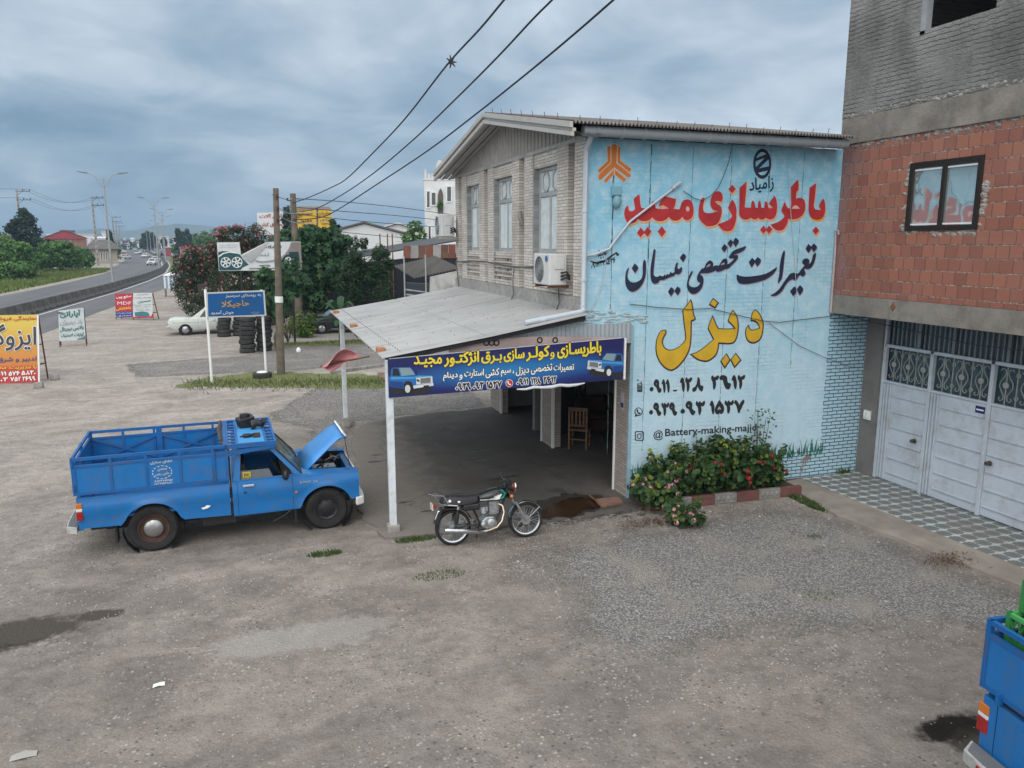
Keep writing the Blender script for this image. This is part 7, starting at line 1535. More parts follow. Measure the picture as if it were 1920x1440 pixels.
# ================================================================== CARS
def sedan(name, label, loc, rz, paint, glassm, L=4.3, Wc=1.6, belt=.88, H=1.42, hood=(.0, 1.18), cab=(1.05, 1.75, 2.75, 3.42), trunk_z=.90, hood_z=.88, group='cars', detail=True):
    """three box saloon, front at x=0 looking towards -x"""
    t = thing(name, label, 'car', loc, rz, group); h = Wc/2
    st = [(0.0, .42, .74, .90), (.04, .34, hood_z-.08, .97), (.30, .30, hood_z-.02, 1.0), (cab[0], .28, belt-.005, 1.0), (cab[1], .28, belt, 1.0), (L*.6, .28, belt, 1.0), (cab[3], .28, trunk_z, 1.0), (L-.25, .32, trunk_z-.03, .985), (L-.03, .38, trunk_z-.10, .96), (L, .46, .72, .90)]
    rg = []
    for x, z0, z1, k in st:
        w = h*k; rg.append([(x, -w*.93, z0), (x, -w, z0+.10), (x, -w*1.0, z1-.16), (x, -w*.965, z1-.03), (x, -w*.86, z1), (x, 0, z1+.022), (x, w*.86, z1), (x, w*.965, z1-.03), (x, w, z1-.16), (x, w, z0+.10), (x, w*.93, z0)])
    b = MB().loft(rg).build('body', paint, t, smooth=35)
    q = lambda x0, x1, w, z: [(x0, -w, z), (x1, -w, z), (x1, w, z), (x0, w, z)]
    g = MB().loft([q(cab[0], cab[3], h*.90, belt-.02), q(cab[1]+.02, cab[2]-.02, h*.74, H-.045), q(cab[1]+.08, cab[2]-.08, h*.68, H)]); g.build('roof', paint, t, smooth=35)
    def lerp3(u, z, s):   # point on the cabin side
        k = (z-(belt-.02))/(H-.045-belt+.02); x0 = cab[0]+(cab[1]+.02-cab[0])*k; x1 = cab[3]+(cab[2]-.02-cab[3])*k; w = h*.90+(h*.74-h*.90)*k; return (x0+(x1-x0)*u, s*(w+.006), z)
    za, zb2 = belt+.03, H-.085
    for s in (-1, 1):
        for u0, u1, v0, v1 in ((.17, .47, .10, .47), (.50, .80, .50, .86)):
            MB().add([lerp3(u0, za, s), lerp3(u1, za, s), lerp3(v1, zb2, s), lerp3(v0, zb2, s)], [(0, 1, 2, 3)]).build('side_window', glassm, t)
    def front(z, y, e):
        k = (z-(belt-.02))/(H-.045-belt+.02); x = cab[0]+(cab[1]+.02-cab[0])*k-.008 if e else cab[3]+(cab[2]-.02-cab[3])*k+.008; return (x, y*(h*.90+(h*.74-h*.90)*k), z)
    for e, nm in ((1, 'windscreen'), (0, 'rear_window')): MB().add([front(za, -.88, e), front(za, .88, e), front(zb2+.02, .84, e), front(zb2+.02, -.84, e)], [(0, 1, 2, 3)]).build(nm, glassm, t)
    if detail:
        for s in (-1, 1):
            for x in (cab[1]-.35, (cab[1]+cab[2])/2+.02, cab[3]-.45): MB().box(x-.004, x+.004, s*h-.004, s*h+.003, .36, belt-.03).build('door_seam', M['black'], t)
            for x in (cab[1]+.38, cab[2]+.08): MB().box(x, x+.13, s*(h+.002)-.012, s*(h+.002)+.012, .73, .755).build('handle', M['chrome'], t)
            MB().box(.2, L-.2, s*h-.004, s*h+.006, .66, .672).build('side_trim', M['chrome'], t)
            MB().rev([(.09, 0), (.085, .02), (0, .03)], (.0, s*h*.66, .65), (-1, 0, 0), 14).build('headlight', M['lens'], t, smooth=True); MB().box(L-.02, L+.012, s*h*.66-.16, s*h*.66+.14, .60, .72).build('tail_light', M['red'], t)
        MB().box(-.012, .02, -h*.5, h*.5, .56, .73).build('grille', M['black'], t)
    MB().box(-.09, .06, -h*1.0, h*1.0, .40, .49).build('front_bumper', M['chrome'] if detail else M['black'], t, bev=.02); MB().box(L-.06, L+.09, -h, h, .42, .51).build('rear_bumper', M['chrome'] if detail else M['black'], t, bev=.02)
    for x in (.78, L-.88):
        for s in (-1, 1):
            MB().rev([(.0, -.02), (.335, -.02), (.335, .006), (.0, .006)], (x, s*(h-.012), .31), (0, s, 0), 20).build('wheel_arch', M['black'], t)
            w = MB().rev([(.17, .02), (.27, .03), (.295, .0), (.295, -.12), (.2, -.13)], (x, s*(h-.0), .295), (0, s, 0), 22).build('wheel', M['rubber'], t, smooth=40)
            MB().rev([(.175, .012), (.15, .016), (.10, .03), (0, .03)], (x, s*h, .295), (0, s, 0), 18).build('rim', M['chrome'] if detail else M['alu'], w, smooth=40)
    return t
CG = mat('car_glass', (.035, .045, .05), .08, 0, .2, 1.5, spec=.8)
WHITEP = carpaint('car_white', (.60, .63, .62)); CREAM = carpaint('car_cream', (.52, .57, .54), (.2, .19, .17), .2); BLACKP = carpaint('car_black', (.010, .012, .016), (.1, .1, .1), .15, .5); SILVER = carpaint('car_silver', (.33, .35, .37)); NAVYP = carpaint('car_navy', (.02, .03, .06)); REDP2 = carpaint('car_red', (.28, .02, .02))
sedan('saloon_car', 'pale old fashioned saloon car parked beyond the blue village sign', (-10.55, 31.1, 0), R(3), CREAM, CG, group='cars parked off the road')
sedan('saloon_car', 'black saloon car parked beyond the round bush, half hidden by the canopy', (-3.85, 29.4, 0), R(2), BLACKP, mat('tinted_glass', (.02, .03, .045), .06, spec=.9), 4.5, 1.68, .92, 1.44, group='cars parked off the road')
# ================================================================== YARD SIGNS, POLES AND THE FAR SIDE
def pl(x, y, A, B):
    """sight line meets the upright plane through ground points A and B"""
    n = Vector((-(B.y-A.y), B.x-A.x, 0)).normalized(); r = ray(x, y); return CAM+r*((A-CAM).dot(n)/r.dot(n))
def facing(A, B):
    n = Vector((B.y-A.y, -(B.x-A.x), 0)).normalized(); return n if n.dot(CAM-A) > 0 else -n
def board(parent, name, px, A, B, mtl, th=.03, lift=0.0):
    n = facing(A, B); pts = [pl(x, y, A, B)+n*lift for x, y in px]; return MB().prism(pts, -n*th).build(name, mtl, parent)
def sign_text(parent, name, items, A, B, mtl, lift=.012):
    n = facing(A, B); mb = MB()
    for s, bl, br_, h, bo in items:
        a, b2, c = pl(*bl, A, B), pl(*br_, A, B), pl(bl[0], bl[1]-h, A, B); put_text(mb, s, a, b2-a, c-a, bold=bo, nrm=n, lift=lift, fa=not s.isascii())
    return mb.build(name, mtl, parent)
def sign_poly(parent, name, polys, A, B, mtl, lift=.008):
    n = facing(A, B); mb = MB()
    for i, p in enumerate(polys): mb.add([pl(x, y, A, B)+n*(lift+.0003*i) for x, y in p], [tuple(range(len(p)))])
    return mb.build(name, mtl, parent)
# --- blue village sign
A, B = gp(397.6, 718.4), gp(498.7, 693.6)
vs = thing('village_sign', 'blue village welcome sign with white border on two white posts', 'sign')
for g0, tx, ty in ((A, 386, 599), (B, 494, 594)):
    t_ = pl(tx, ty, A, B); MB().tube([g0, (g0.x, g0.y, t_.z+1.0)], .045, 10).build('post', M['white'], vs, smooth=40)
board(vs, 'sign_panel', [(385, 596.5), (497, 592), (493.5, 544), (383, 548.5)], A, B, M['white'], .04, .06)
board(vs, 'sign_face', [(388, 593.5), (493.5, 589.5), (490.5, 547), (386.5, 551)], A, B, mat('sign_blue', (.008, .12, .36), .4, 0, .06, 2), .004, .065)
S8 = lambda x, y: (380+x/8, 440+y/8)
sign_text(vs, 'sign_lettering', [('به روستای سرسبز', S8(318, 948), S8(848, 930), 7.2, .03), ('خوش آمدید', S8(95, 1205), S8(440, 1196), 8.0, .03)], A, B, M['ink_white'], .075)
sign_text(vs, 'sign_name', [('حاجیکلا', S8(258, 1105), S8(672, 1085), 14, .035)], A, B, mat('sign_orange', (.62, .36, .10), .5), .075)
sign_text(vs, 'small_print', [('شورای اسلامی', S8(700, 1170), S8(830, 1166), 1.8, .02), ('دهیاری', S8(725, 1192), S8(820, 1189), 1.8, .02)], A, B, M['ink_white'], .075)
sign_poly(vs, 'sign_border', [[S8(55, 872), S8(880, 838), S8(880, 842), S8(55, 876)]], A, B, M['ink_white'], .074)
# --- concrete utility poles
CP = mat('weathered_pole', (.135, .115, .092), .95, 0, .3, 3, (.09, .075, .06), 5, .5, bump=.4, bs=20)
def upole(label, base, h, r0, r1, n=3, side=Vector((-1, -.3, 0)), sp_=.42, band=None):
    t = thing('utility_pole', label, 'utility pole', base, 0, 'utility poles by the yard')
    MB().rev([(r0, 0), (r0*.98, .2), (r1, h), (0, h+.01)], (0, 0, 0), (0, 0, 1), 10).build('pole', CP, t, smooth=40)
    if band: MB().rev([(r0*.86+.012, band), (r0*.84+.012, band+.22)], (0, 0, 0), (0, 0, 1), 12).build('painted_band', M['white'], t, smooth=40)
    side = side.normalized()
    for k in range(n):
        z = h-.35-k*sp_; c = side*(r1+.14); MB().tube([(0, 0, z), (c.x, c.y, z)], .014, 6).tube([(c.x, c.y, z), (c.x, c.y, z+.09)], .012, 6).rev([(.0, .06), (.045, .07), (.05, .11), (.03, .13), (.05, .15), (.04, .2), (0, .21)], (c.x, c.y, z-.06), (0, 0, 1), 10).build('insulator', mat('brown_porcelain', (.05, .025, .018), .3), t, smooth=40)
        if k < 2: MB().tube([(0, 0, z+.05), (-c.x*2.0, -c.y*2.0, z+.03)], .014, 6).build('spur_rod', M['rust'], t)
    return t
b0 = gp(527, 701.5); tp = pd_(517, 353, math.hypot(b0.x-CAM.x, b0.y-CAM.y)); H1 = tp.z
upole('leaning concrete utility pole in front of the trees, white band halfway up', b0, H1, .155, .10, 3, Vector((-1, -.2, 0)), .40, 2.6).rotation_euler = (tp-b0).to_track_quat('Z', 'Y').to_euler()
D2 = 41.0; t2 = pd_(549, 363, D2); b2_ = Vector((t2.x, t2.y, 0))
upole('second shorter looking utility pole rising among the fig trees', b2_, t2.z, .22, .14, 3, Vector((-1, .3, 0)), .5)
def cable(px, d0, d1, rad, label, name='overhead_cable', mtl=None, n=40):
    """cable through sight points; distance changes as on a straight span"""
    L_ = [0]
    for p, q in zip(px, px[1:]): L_.append(L_[-1]+math.hypot(q[0]-p[0], q[1]-p[1]))
    pts = [pd_(x, y, 1/((1/d0)+(1/d1-1/d0)*l/L_[-1])) for (x, y), l in zip(px, L_)]
    out = []
    for i in range(len(pts)-1):
        p0, p1, p2, p3 = pts[max(i-1, 0)], pts[i], pts[i+1], pts[min(i+2, len(pts)-1)]
        for j in range(6):
            t = j/6; out.append(.5*(2*p1+(p2-p0)*t+(2*p0-5*p1+4*p2-p3)*t*t+(3*p1-p0-3*p2+p3)*t**3))
    out.append(pts[-1]); return tag(MB().tube(out, rad, 6).build(name, mtl or M['black'], smooth=True), label, 'cable')
cable([(549, 381), (582, 369), (620, 352), (650, 335), (700, 286), (760, 222), (838, 122), (900, 54), (945, 0), (985, -48)], D2, 15, .022, 'left most overhead cable, the one with a knotted splice')
q = pd_(846, 116, 20.5); sv = MB()
for k in range(7): a = k*.9; sv.tube([q+Vector((0, 0, 0)), q+Vector((.14*math.cos(a), .05*math.sin(a*2), .16*math.sin(a)))], [.035, .012], 5)
tag(sv.build('cable_splice', M['black']), 'knotted black splice hanging on the left overhead cable', 'splice')
cable([(549, 398), (590, 392), (640, 366), (700, 325), (775, 262), (850, 190), (930, 110), (1000, 35), (1035, 0), (1080, -48)], D2, 15, .022, 'middle overhead cable rising to the top of the picture')
cable([(549, 412), (600, 408), (640, 389), (700, 350), (800, 284), (900, 208), (1000, 128), (1080, 61), (1150, 0), (1200, -44)], D2, 15, .024, 'right hand overhead cable passing over the gable of the workshop')
for k, (px, lab) in enumerate([([(549, 372), (640, 378), (740, 388), (830, 400), (860, 404)], 'topmost thin wire running right to the white house'), ([(549, 388), (640, 396), (740, 404), (830, 413), (860, 416)], 'second thin wire running right to the white house'), ([(549, 400), (640, 411), (740, 420), (830, 426), (860, 428)], 'third thin wire running right behind the gable'), ([(549, 415), (620, 432), (690, 440), (760, 446)], 'lowest thin wire dropping to the warehouse')]): cable(px, D2, 60, .02, lab, 'wire', WIRE)
for k, (px, lab) in enumerate([([(511, 365), (530, 372), (549, 377)], 'short wire between the tops of the two poles'), ([(513, 380), (535, 398), (560, 400), (600, 398)], 'pale wire looping from the near pole across the second pole'), ([(513, 395), (530, 408), (555, 418), (590, 418), (640, 405)], 'pale wire sagging lowest from the near pole'), ([(546, 372), (548, 400), (545, 420), (538, 430)], 'loose pale drop wire hanging beside the second pole')]): cable(px, math.hypot(b0.x-CAM.x, b0.y-CAM.y), D2, .014, lab, 'wire', M['galv'] if k else WIRE)
# --- advertising boards on frames in the yard
def aframe(label, px, A, B, mtl, back=.75, legs=.12, group='board signs standing in the yard'):
    t = thing('board_sign', label, 'board sign', (0, 0, 0), 0, group); n = facing(A, B); tl, tr_, br_, bl_ = [pl(*p, A, B) for p in px]
    MB().prism([tl, tr_, br_, bl_], -n*.03).build('sign_panel', mtl, t)
    fr = MB(); G_ = lambda p: Vector((p.x, p.y, 0))
    for p in (bl_, br_): fr.beam(p-n*.05, G_(p)-n*.05, .04)
    for p, q in ((tl, bl_), (tr_, br_)): fr.beam(p-n*.05, G_(q)-n*back, .045, .045)
    for f_ in (.45, .75):
        a, b2 = (tl-n*.05).lerp(G_(bl_)-n*back, f_), (tr_-n*.05).lerp(G_(br_)-n*back, f_); fr.beam(a, b2, .03)
        fr.beam(b2, tr_.lerp(br_, f_)-n*.05, .025); fr.beam(a, tl.lerp(bl_, f_)-n*.05, .025)
    fr.build('stand', mat('stand_rust', (.15, .06, .04), .8, .1, .3, 6), t); return t, n
A, B = gp(-62, 721), gp(75, 717)
m, t_, b = newmat('orange_print'); z = node(t_, 'ShaderNodeSeparateXYZ', {0: node(t_, 'ShaderNodeTexCoord').outputs['Object']}).outputs[2]
t_.links.new(ramp(t_, math_(t_, 'MULTIPLY', z, .38), [(.02, (.46, .05, .05)), (.20, (.45, .07, .05)), (.24, (.55, .20, .05)), (.5, (.60, .30, .06)), (.75, (.62, .47, .09))]), b.inputs['Base Color']); b.inputs['Roughness'].default_value = .5; ORM = m
t, n = aframe('large yellow and red board sign at the left edge standing on stones', [(-62, 592), (70, 590), (73, 716), (-60, 722)], A, B, ORM)
Z9 = lambda x, y: (x/8.467, 570+y/8.467)
sign_text(t, 'sign_headline', [('ایزوگام', (-42, 665), (67.5, 664), 57, .012)], A, B, mat('slate_ink', (.05, .055, .065), .6), .03)
sign_text(t, 'sign_headline_edge', [('ایزوگام', (-42, 665), (67.5, 664), 57, .035)], A, B, M['ink_white'], .018)
sign_text(t, 'sign_lettering', [('نمایندگی فروش و نصب', (-52, 603), (69, 601), 9, .02)], A, B, M['ink_red'], .02)
sign_text(t, 'sign_lettering', [('تدبیر و شرق مشهد', (-48, 682), (69, 678), 10, .02)], A, B, mat('ink_blue', (.03, .06, .25), .6), .02)
sign_text(t, 'sign_lettering', [('با مدیریت: محمد قربانی', (-50, 694), (69, 692), 7.5, .02)], A, B, M['ink_yellow'], .02)
sign_text(t, 'sign_phone', [('۰۹۱۱', (-14, 705), (12, 704), 8, .03), ('۵۷۶', (17, 704.5), (37, 703.5), 8, .03), ('۵۸۳۰', (41, 703), (67, 702), 8, .03), ('۰۹۰۳', (-14, 716), (15, 715), 8, .03), ('۷۵۲', (20, 715), (39, 714), 8, .03), ('۲۶۹۹', (43, 714), (67, 713), 8, .03)], A, B, M['ink_white'], .02)
MB().beam(pl(71, 590, A, B)+n*.01, gp(73.5, 719), .05).build('edge_strip', M['white'], t)
for k, (px, py2, lab) in enumerate([(73, 727, 'grey stone under the front foot of the large yellow board sign'), (103, 712, 'grey stone under the back foot of the large yellow board sign')]):
    p = gp(px, py2); tag(MB().loft([[(p.x-.14, p.y-.12, 0), (p.x+.15, p.y-.13, 0), (p.x+.14, p.y+.12, 0), (p.x-.13, p.y+.13, 0)], [(p.x-.12, p.y-.11, .18), (p.x+.13, p.y-.10, .21), (p.x+.11, p.y+.1, .2), (p.x-.12, p.y+.1, .17)]]).build('stone_block', M['conc'], bev=.03), lab, 'stone')
A, B = gp(113.4, 651.5), gp(159.7, 649)
t, n = aframe('white board sign with tyre repair lettering beside the road', [(109, 583), (156.5, 577), (161, 636), (111.5, 640)], A, B, mat('white_board', (.50, .56, .57), .5, 0, .06, 3), .8)
Z10 = lambda x, y: (90+x/8.727, 540+y/8.727)
TEAL = mat('teal_ink', (.03, .13, .15), .6)
sign_text(t, 'sign_headline', [('آپاراتی', Z10(200, 500), Z10(530, 480), 14.5, .03)], A, B, TEAL, .02)
sign_text(t, 'sign_lettering', [('باد نیتروژن', Z10(200, 620), Z10(560, 600), 11, .01)], A, B, mat('faded_ink', (.30, .33, .34), .6), .02)
sign_text(t, 'sign_lettering', [('بالانس دیجیتال', Z10(200, 725), Z10(580, 690), 9.5, .025), ('آپارات لاستیک', Z10(215, 820), Z10(585, 800), 9, .025)], A, B, TEAL, .02)
sign_poly(t, 'sign_swoosh', [[Z10(165, 385), Z10(240, 400), Z10(300, 420), Z10(250, 440), Z10(170, 425)], [Z10(480, 830), Z10(570, 810), Z10(610, 770), Z10(612, 840), Z10(480, 845)]], A, B, mat('swoosh_grey', (.10, .17, .19), .6), .016)
A, B = gp(216, 599), gp(287, 600)
t, n = aframe('red board sign advertising wood products, left of a matching pair by the road', [(215.5, 551), (248, 550), (248.5, 595), (217, 595.5)], A, B, mat('red_board_print', (.42, .035, .055), .5), .6)
sign_poly(t, 'blue_band', [[Z10(1108, 390), Z10(1385, 380), Z10(1388, 472), Z10(1110, 480)]], A, B, mat('ink_blue', (.03, .06, .25), .6), .014)
sign_text(t, 'sign_lettering', [('صنایع چوب', Z10(1118, 190), Z10(1365, 165), 6.5, .03), ('MDF', Z10(1140, 272), Z10(1365, 270), 5.6, .0)], A, B, M['ink_white'], .022)
sign_text(t, 'sign_name', [('ماهتابانی', Z10(1120, 375), Z10(1365, 350), 6.2, .03)], A, B, M['ink_yellow'], .022)
sign_text(t, 'small_print', [('تعمیرات ماشین آلات', Z10(1120, 425), Z10(1368, 415), 2.6, .02), ('نجاری', Z10(1125, 465), Z10(1365, 460), 2.6, .02)], A, B, M['ink_white'], .022)
t, n = aframe('white board sign with dark lettering, right of the pair by the road', [(249.5, 549.5), (285, 549), (287, 597), (250, 597)], A, B, mat('white_board', (.50, .56, .57), .5), .6)
sign_text(t, 'sign_headline', [('حسین', Z10(1470, 250), Z10(1685, 235), 5.4, .03)], A, B, TEAL, .022)
sign_text(t, 'small_print', [('سیستم صوتی', Z10(1440, 125), Z10(1655, 115), 2.6, .02), ('لوازم یدکی و تزئینات', Z10(1400, 178), Z10(1690, 170), 3.2, .02)], A, B, M['ink_red'], .022)
sign_text(t, 'small_print', [('فروش و نصب انواع ضبط', Z10(1410, 292), Z10(1690, 280), 2.2, .02), ('دزدگیر و باند', Z10(1415, 318), Z10(1690, 312), 2, .02), ('جنب پمپ بنزین', Z10(1445, 352), Z10(1640, 346), 1.6, .02), ('تلفن همراه', Z10(1445, 372), Z10(1680, 366), 1.8, .02)], A, B, M['ink_black'], .022)
sign_poly(t, 'sign_picture', [[Z10(1415, 400), Z10(1550, 380), Z10(1640, 400), Z10(1670, 450), Z10(1600, 470), Z10(1430, 462)], ], A, B, mat('picture_teal', (.05, .16, .20), .6), .016)
sign_poly(t, 'sign_corner', [[Z10(1395, 470), Z10(1690, 462), Z10(1725, 380), Z10(1735, 490), Z10(1395, 492)]], A, B, M['ink_red'], .014)
# --- tyre dealer's billboard
bd = 37.0; A = pd_(407, 480, bd); B = pd_(566, 480, bd+1.0); A.z = B.z = 0
bb = thing('billboard', 'tyre dealer billboard with a torn flap, teal wheel picture on its left', 'billboard')
board(bb, 'board_face', [(407, 454.5), (449, 454), (452, 478), (501, 453.5), (563, 453), (566, 506), (411, 508)], A, B, mat('billboard_white', (.58, .61, .63), .6, 0, .08, 3), .05)
sign_poly(bb, 'teal_area', [[S8(232, 262), S8(300, 245), S8(400, 255), S8(500, 275), S8(560, 300), S8(600, 360), S8(690, 450), S8(600, 490), S8(565, 530), S8(248, 535)]], A, B, mat('print_teal', (.02, .085, .10), .5), .012)
sign_poly(bb, 'swirl', [[S8(235, 320), S8(300, 275), S8(400, 255), S8(480, 262), S8(555, 290), S8(400, 268), S8(310, 290), S8(240, 340)]], A, B, M['ink_white'], .018)
sign_poly(bb, 'brown_area', [[S8(1330, 112), S8(1470, 110), S8(1490, 525), S8(1200, 525), S8(1170, 500), S8(1165, 370), S8(1240, 300), S8(1310, 200)]], A, B, mat('print_taupe', (.22, .19, .185), .6), .012)
sign_poly(bb, 'swirl', [[S8(780, 380), S8(900, 400), S8(1050, 380), S8(1165, 330), S8(1165, 360), S8(1050, 410), S8(900, 425), S8(800, 410)], [S8(1165, 340), S8(1240, 280), S8(1290, 200), S8(1320, 120), S8(1335, 120), S8(1300, 220), S8(1240, 305), S8(1168, 362)]], A, B, mat('print_grey', (.26, .28, .29), .6), .016)
sign_poly(bb, 'folded_flap', [[S8(590, 320), S8(960, 118), S8(990, 118), S8(735, 420), S8(640, 380)]], A, B, mat('flap_back', (.38, .39, .40), .7), .03)
wl = MB()
for cx, cy, rx, ry in ((345, 415, 78, 78), (512, 415, 82, 82), (1280, 415, 60, 82)):
    nn = facing(A, B)
    for k0_, k1_, lf_ in ((1.0, .86, .022), (.34, .12, .022)):
        P_ = [[pl(*S8(cx+rx*k*math.cos(2*math.pi*i/20), cy+ry*k*math.sin(2*math.pi*i/20)), A, B)+nn*lf_ for i in range(20)] for k in (k0_, k1_)]; wl.loft(P_, caps=False)
    for i in range(6):
        a = 2*math.pi*i/6+.2; wl.add([pl(*S8(cx+rx*k*math.cos(a+e), cy+ry*k*math.sin(a+e)), A, B)+nn*.022 for k, e in ((.2, -.3), (.95, -.16), (.95, .16), (.2, .3))], [(0, 1, 2, 3)])
sign_poly(bb, 'tyre_picture', [[S8(1280+95*math.cos(q/9*6.283), 410+115*math.sin(q/9*6.283)) for q in range(9)], [S8(1295, 260), S8(1430, 255), S8(1450, 330), S8(1450, 500), S8(1300, 520)]], A, B, mat('print_dark_teal', (.012, .04, .05), .4), .017)
wl.build('wheel_picture', M['ink_white'], bb)
sign_text(bb, 'billboard_lettering', [('فروشگاه', S8(950, 215), S8(1180, 205), 6.5, .03), ('۴۲۲۷۴۲۴۵', S8(850, 478), S8(1005, 474), 2.8, .04), ('۰۹۱۱۱۲۵۴', S8(690, 522), S8(875, 518), 2.8, .04), ('۰۹۰۵۴۲۱', S8(935, 522), S8(1090, 518), 2.8, .04)], A, B, M['ink_black'], .02)
sign_text(bb, 'small_print', [('خدمات لاستیک و بالانس', S8(250, 168), S8(500, 160), 2, .03), ('تعویض روغن', S8(250, 196), S8(500, 190), 2, .03)], A, B, mat('faded_ink', (.30, .33, .34), .6), .02)
sign_text(bb, 'faint_name', [('لند', S8(840, 320), S8(990, 318), 5, .08)], A, B, mat('faint_grey', (.30, .30, .31), .6), .014)
for px in (450, 545): p0 = pl(px, 480, A, B); MB().tube([(p0.x, p0.y+.08, 0), (p0.x, p0.y+.08, p0.z+.6)], .05, 8).build('post', M['darkmetal'], bb)
# --- tyres
def tyre_mesh():
    return MB().rev([(.19, -.07), (.25, -.095), (.31, -.085), (.335, -.05), (.325, -.02), (.335, 0), (.325, .02), (.335, .05), (.31, .085), (.25, .095), (.19, .07), (.20, 0), (.19, -.07)], (0, 0, 0), (0, 0, 1), 22)
ty0 = None
def tyre(loc, label, grp='tyres stacked beside the lane'):
    global ty0; r = rnd
    if ty0 is None: ty0 = tyre_mesh().build('tyre', mat('old_tyre', (.030, .030, .031), .85, 0, .3, 5, (.10, .09, .08), 4, .4), smooth=45); o = ty0
    else: o = ty0.copy(); COL.objects.link(o)
    o.location = loc; o.rotation_euler = (r.uniform(-.03, .03), r.uniform(-.03, .03), r.random()*6); tag(o, label, 'tyre', grp)
for (x, y), n, nm in (((-6.72, 22.75), 8, 'leaning front left'), ((-6.02, 23.1), 8, 'front right'), ((-7.85, 29.2), 7, 'back left, beside the pale saloon'), ((-7.1, 29.4), 7, 'back middle')):
    for k in range(n): tyre((x+.035*math.sin(k*2.1)+.012*k, y, .098+k*.192), 'worn tyre, %s of the %s stack' % ('bottom one' if k == 0 else 'top one' if k == n-1 else 'a middle one', nm), 'tyres stacked beside the lane, %s stack' % nm)
tyre((-6.4, 23.6, 1.72), 'single tyre lying across the tops of the two front stacks', 'odd tyres')
p = gp(492, 708); tyre((p.x, p.y, .1), 'old tyre lying flat at the foot of the near utility pole', 'odd tyres')
mb = MB().rev([(0, 0), (.15, 0), (.19, .12), (.17, .14), (.15, .12), (0, .11)], (p.x, p.y, .08), (0, 0, 1), 14); tag(mb.build('basin', M['white'], smooth=40), 'whitish basin sitting inside the flat tyre by the pole', 'basin')
p = gp(560, 660); tag(MB().rev([(0, 0), (.09, 0), (.11, .09), (.08, .15), (.04, .20), (0, .21)], (p.x, p.y, 0), (0, 0, 1), 12).build('plastic_jug', M['white'], smooth=50), 'small white plastic jug on the grass near the round bush', 'jug')
# --- grass islands, brick edging
mb = MB(); p = blob([(-8.9, 14.9), (-6.6, 14.2), (-4.9, 13.5), (-3.2, 12.6), (-1.2, 12.4), (-.6, 13.6), (-2.2, 15.1), (-4.6, 16.4), (-6.3, 17.3), (-8.2, 16.5)], .009, .5, 6, 8); mb.add(p, [tuple(range(len(p)))]); struct(mb, 'grass_island', TURF)
mb = MB(); p = blob([(-6.4, 24.0), (-1, 23.9), (2, 24.2), (2, 25.4), (-3.5, 25.9), (-6.4, 25.3)], .010, .4, 7, 8); mb.add(p, [tuple(range(len(p)))]); struct(mb, 'grass_strip', TURF)
struct(MB().add([(-2.4, 13.2, .012), (-.3, 12.6, .012), (.6, 15.2, .012), (-2.2, 15.6, .012)], [(0, 1, 2, 3)]), 'bare_soil', mat('brown_soil', (.15, .105, .075), .95, 0, .35, 3))
for k in range(9):
    p = gp(628+k*13, 700-k*1.9); tag(MB().box(-.15, .15, -.08, .08, 0, .11).xf(Matrix.Translation((p.x, p.y, 0)) @ Matrix.Rotation(.35+.2*math.sin(k*2.7), 4, 'Z')).build('edging_brick', M['conc'], bev=.01), 'rough pale edging brick along the bare soil behind the pink flag', 'brick', 'edging bricks behind the pink flag')
def blades(name, areas, n, h, seed, w=.02):
    mb = MB(); r = random.Random(seed)
    for (x0, x1, y0, y1), k in zip(areas, n):
        for i in range(k):
            x, y = r.uniform(x0, x1), r.uniform(y0, y1); hh = h*r.uniform(.4, 1.2); a = r.uniform(0, 6.28); ww = w*r.uniform(.6, 1.4); dx, dy = math.cos(a)*hh*.5, math.sin(a)*hh*.5
            mb.add([(x-ww, y, 0), (x+ww, y, 0), (x+dx+ww*.3, y+dy, hh)], [(0, 1, 2)])
    return tag(mb.build(name, leafmat('verge_blade', (.105, .15, .035), (.19, .21, .07), (.06, .10, .025))), kind='stuff')
mb = MB(); r = random.Random(15)
for i in range(3600):
    k = r.random(); c = Vector((-8.6, 15.3)).lerp(Vector((-1.0, 13.2)), k) if i < 2300 else Vector((-6.2, 24.8)).lerp(Vector((1.5, 24.9)), k); x, y = c.x+r.gauss(0, .25), c.y+r.gauss(0, .55 if i < 2300 else .35); h = r.uniform(.05, .16); a = r.uniform(0, 6.28)
    if -2.2 < x and 12.9 < y < 15.6: continue
    mb.add([(x-.012, y, 0), (x+.012, y, 0), (x+math.cos(a)*h*.6, y+math.sin(a)*h*.6, h)], [(0, 1, 2)])
tag(mb.build('grass', leafmat('dry_blade', (.10, .13, .04), (.22, .20, .10), (.05, .08, .025))), kind='stuff')
blades('verge_grass', [(-42, -29.5, 40, 140), (-75, -42, 60, 160), (-31, -28.5, 30, 130), (-29, -24, 112, 175)], (15000, 9000, 3000, 0), .5, 31, .08)

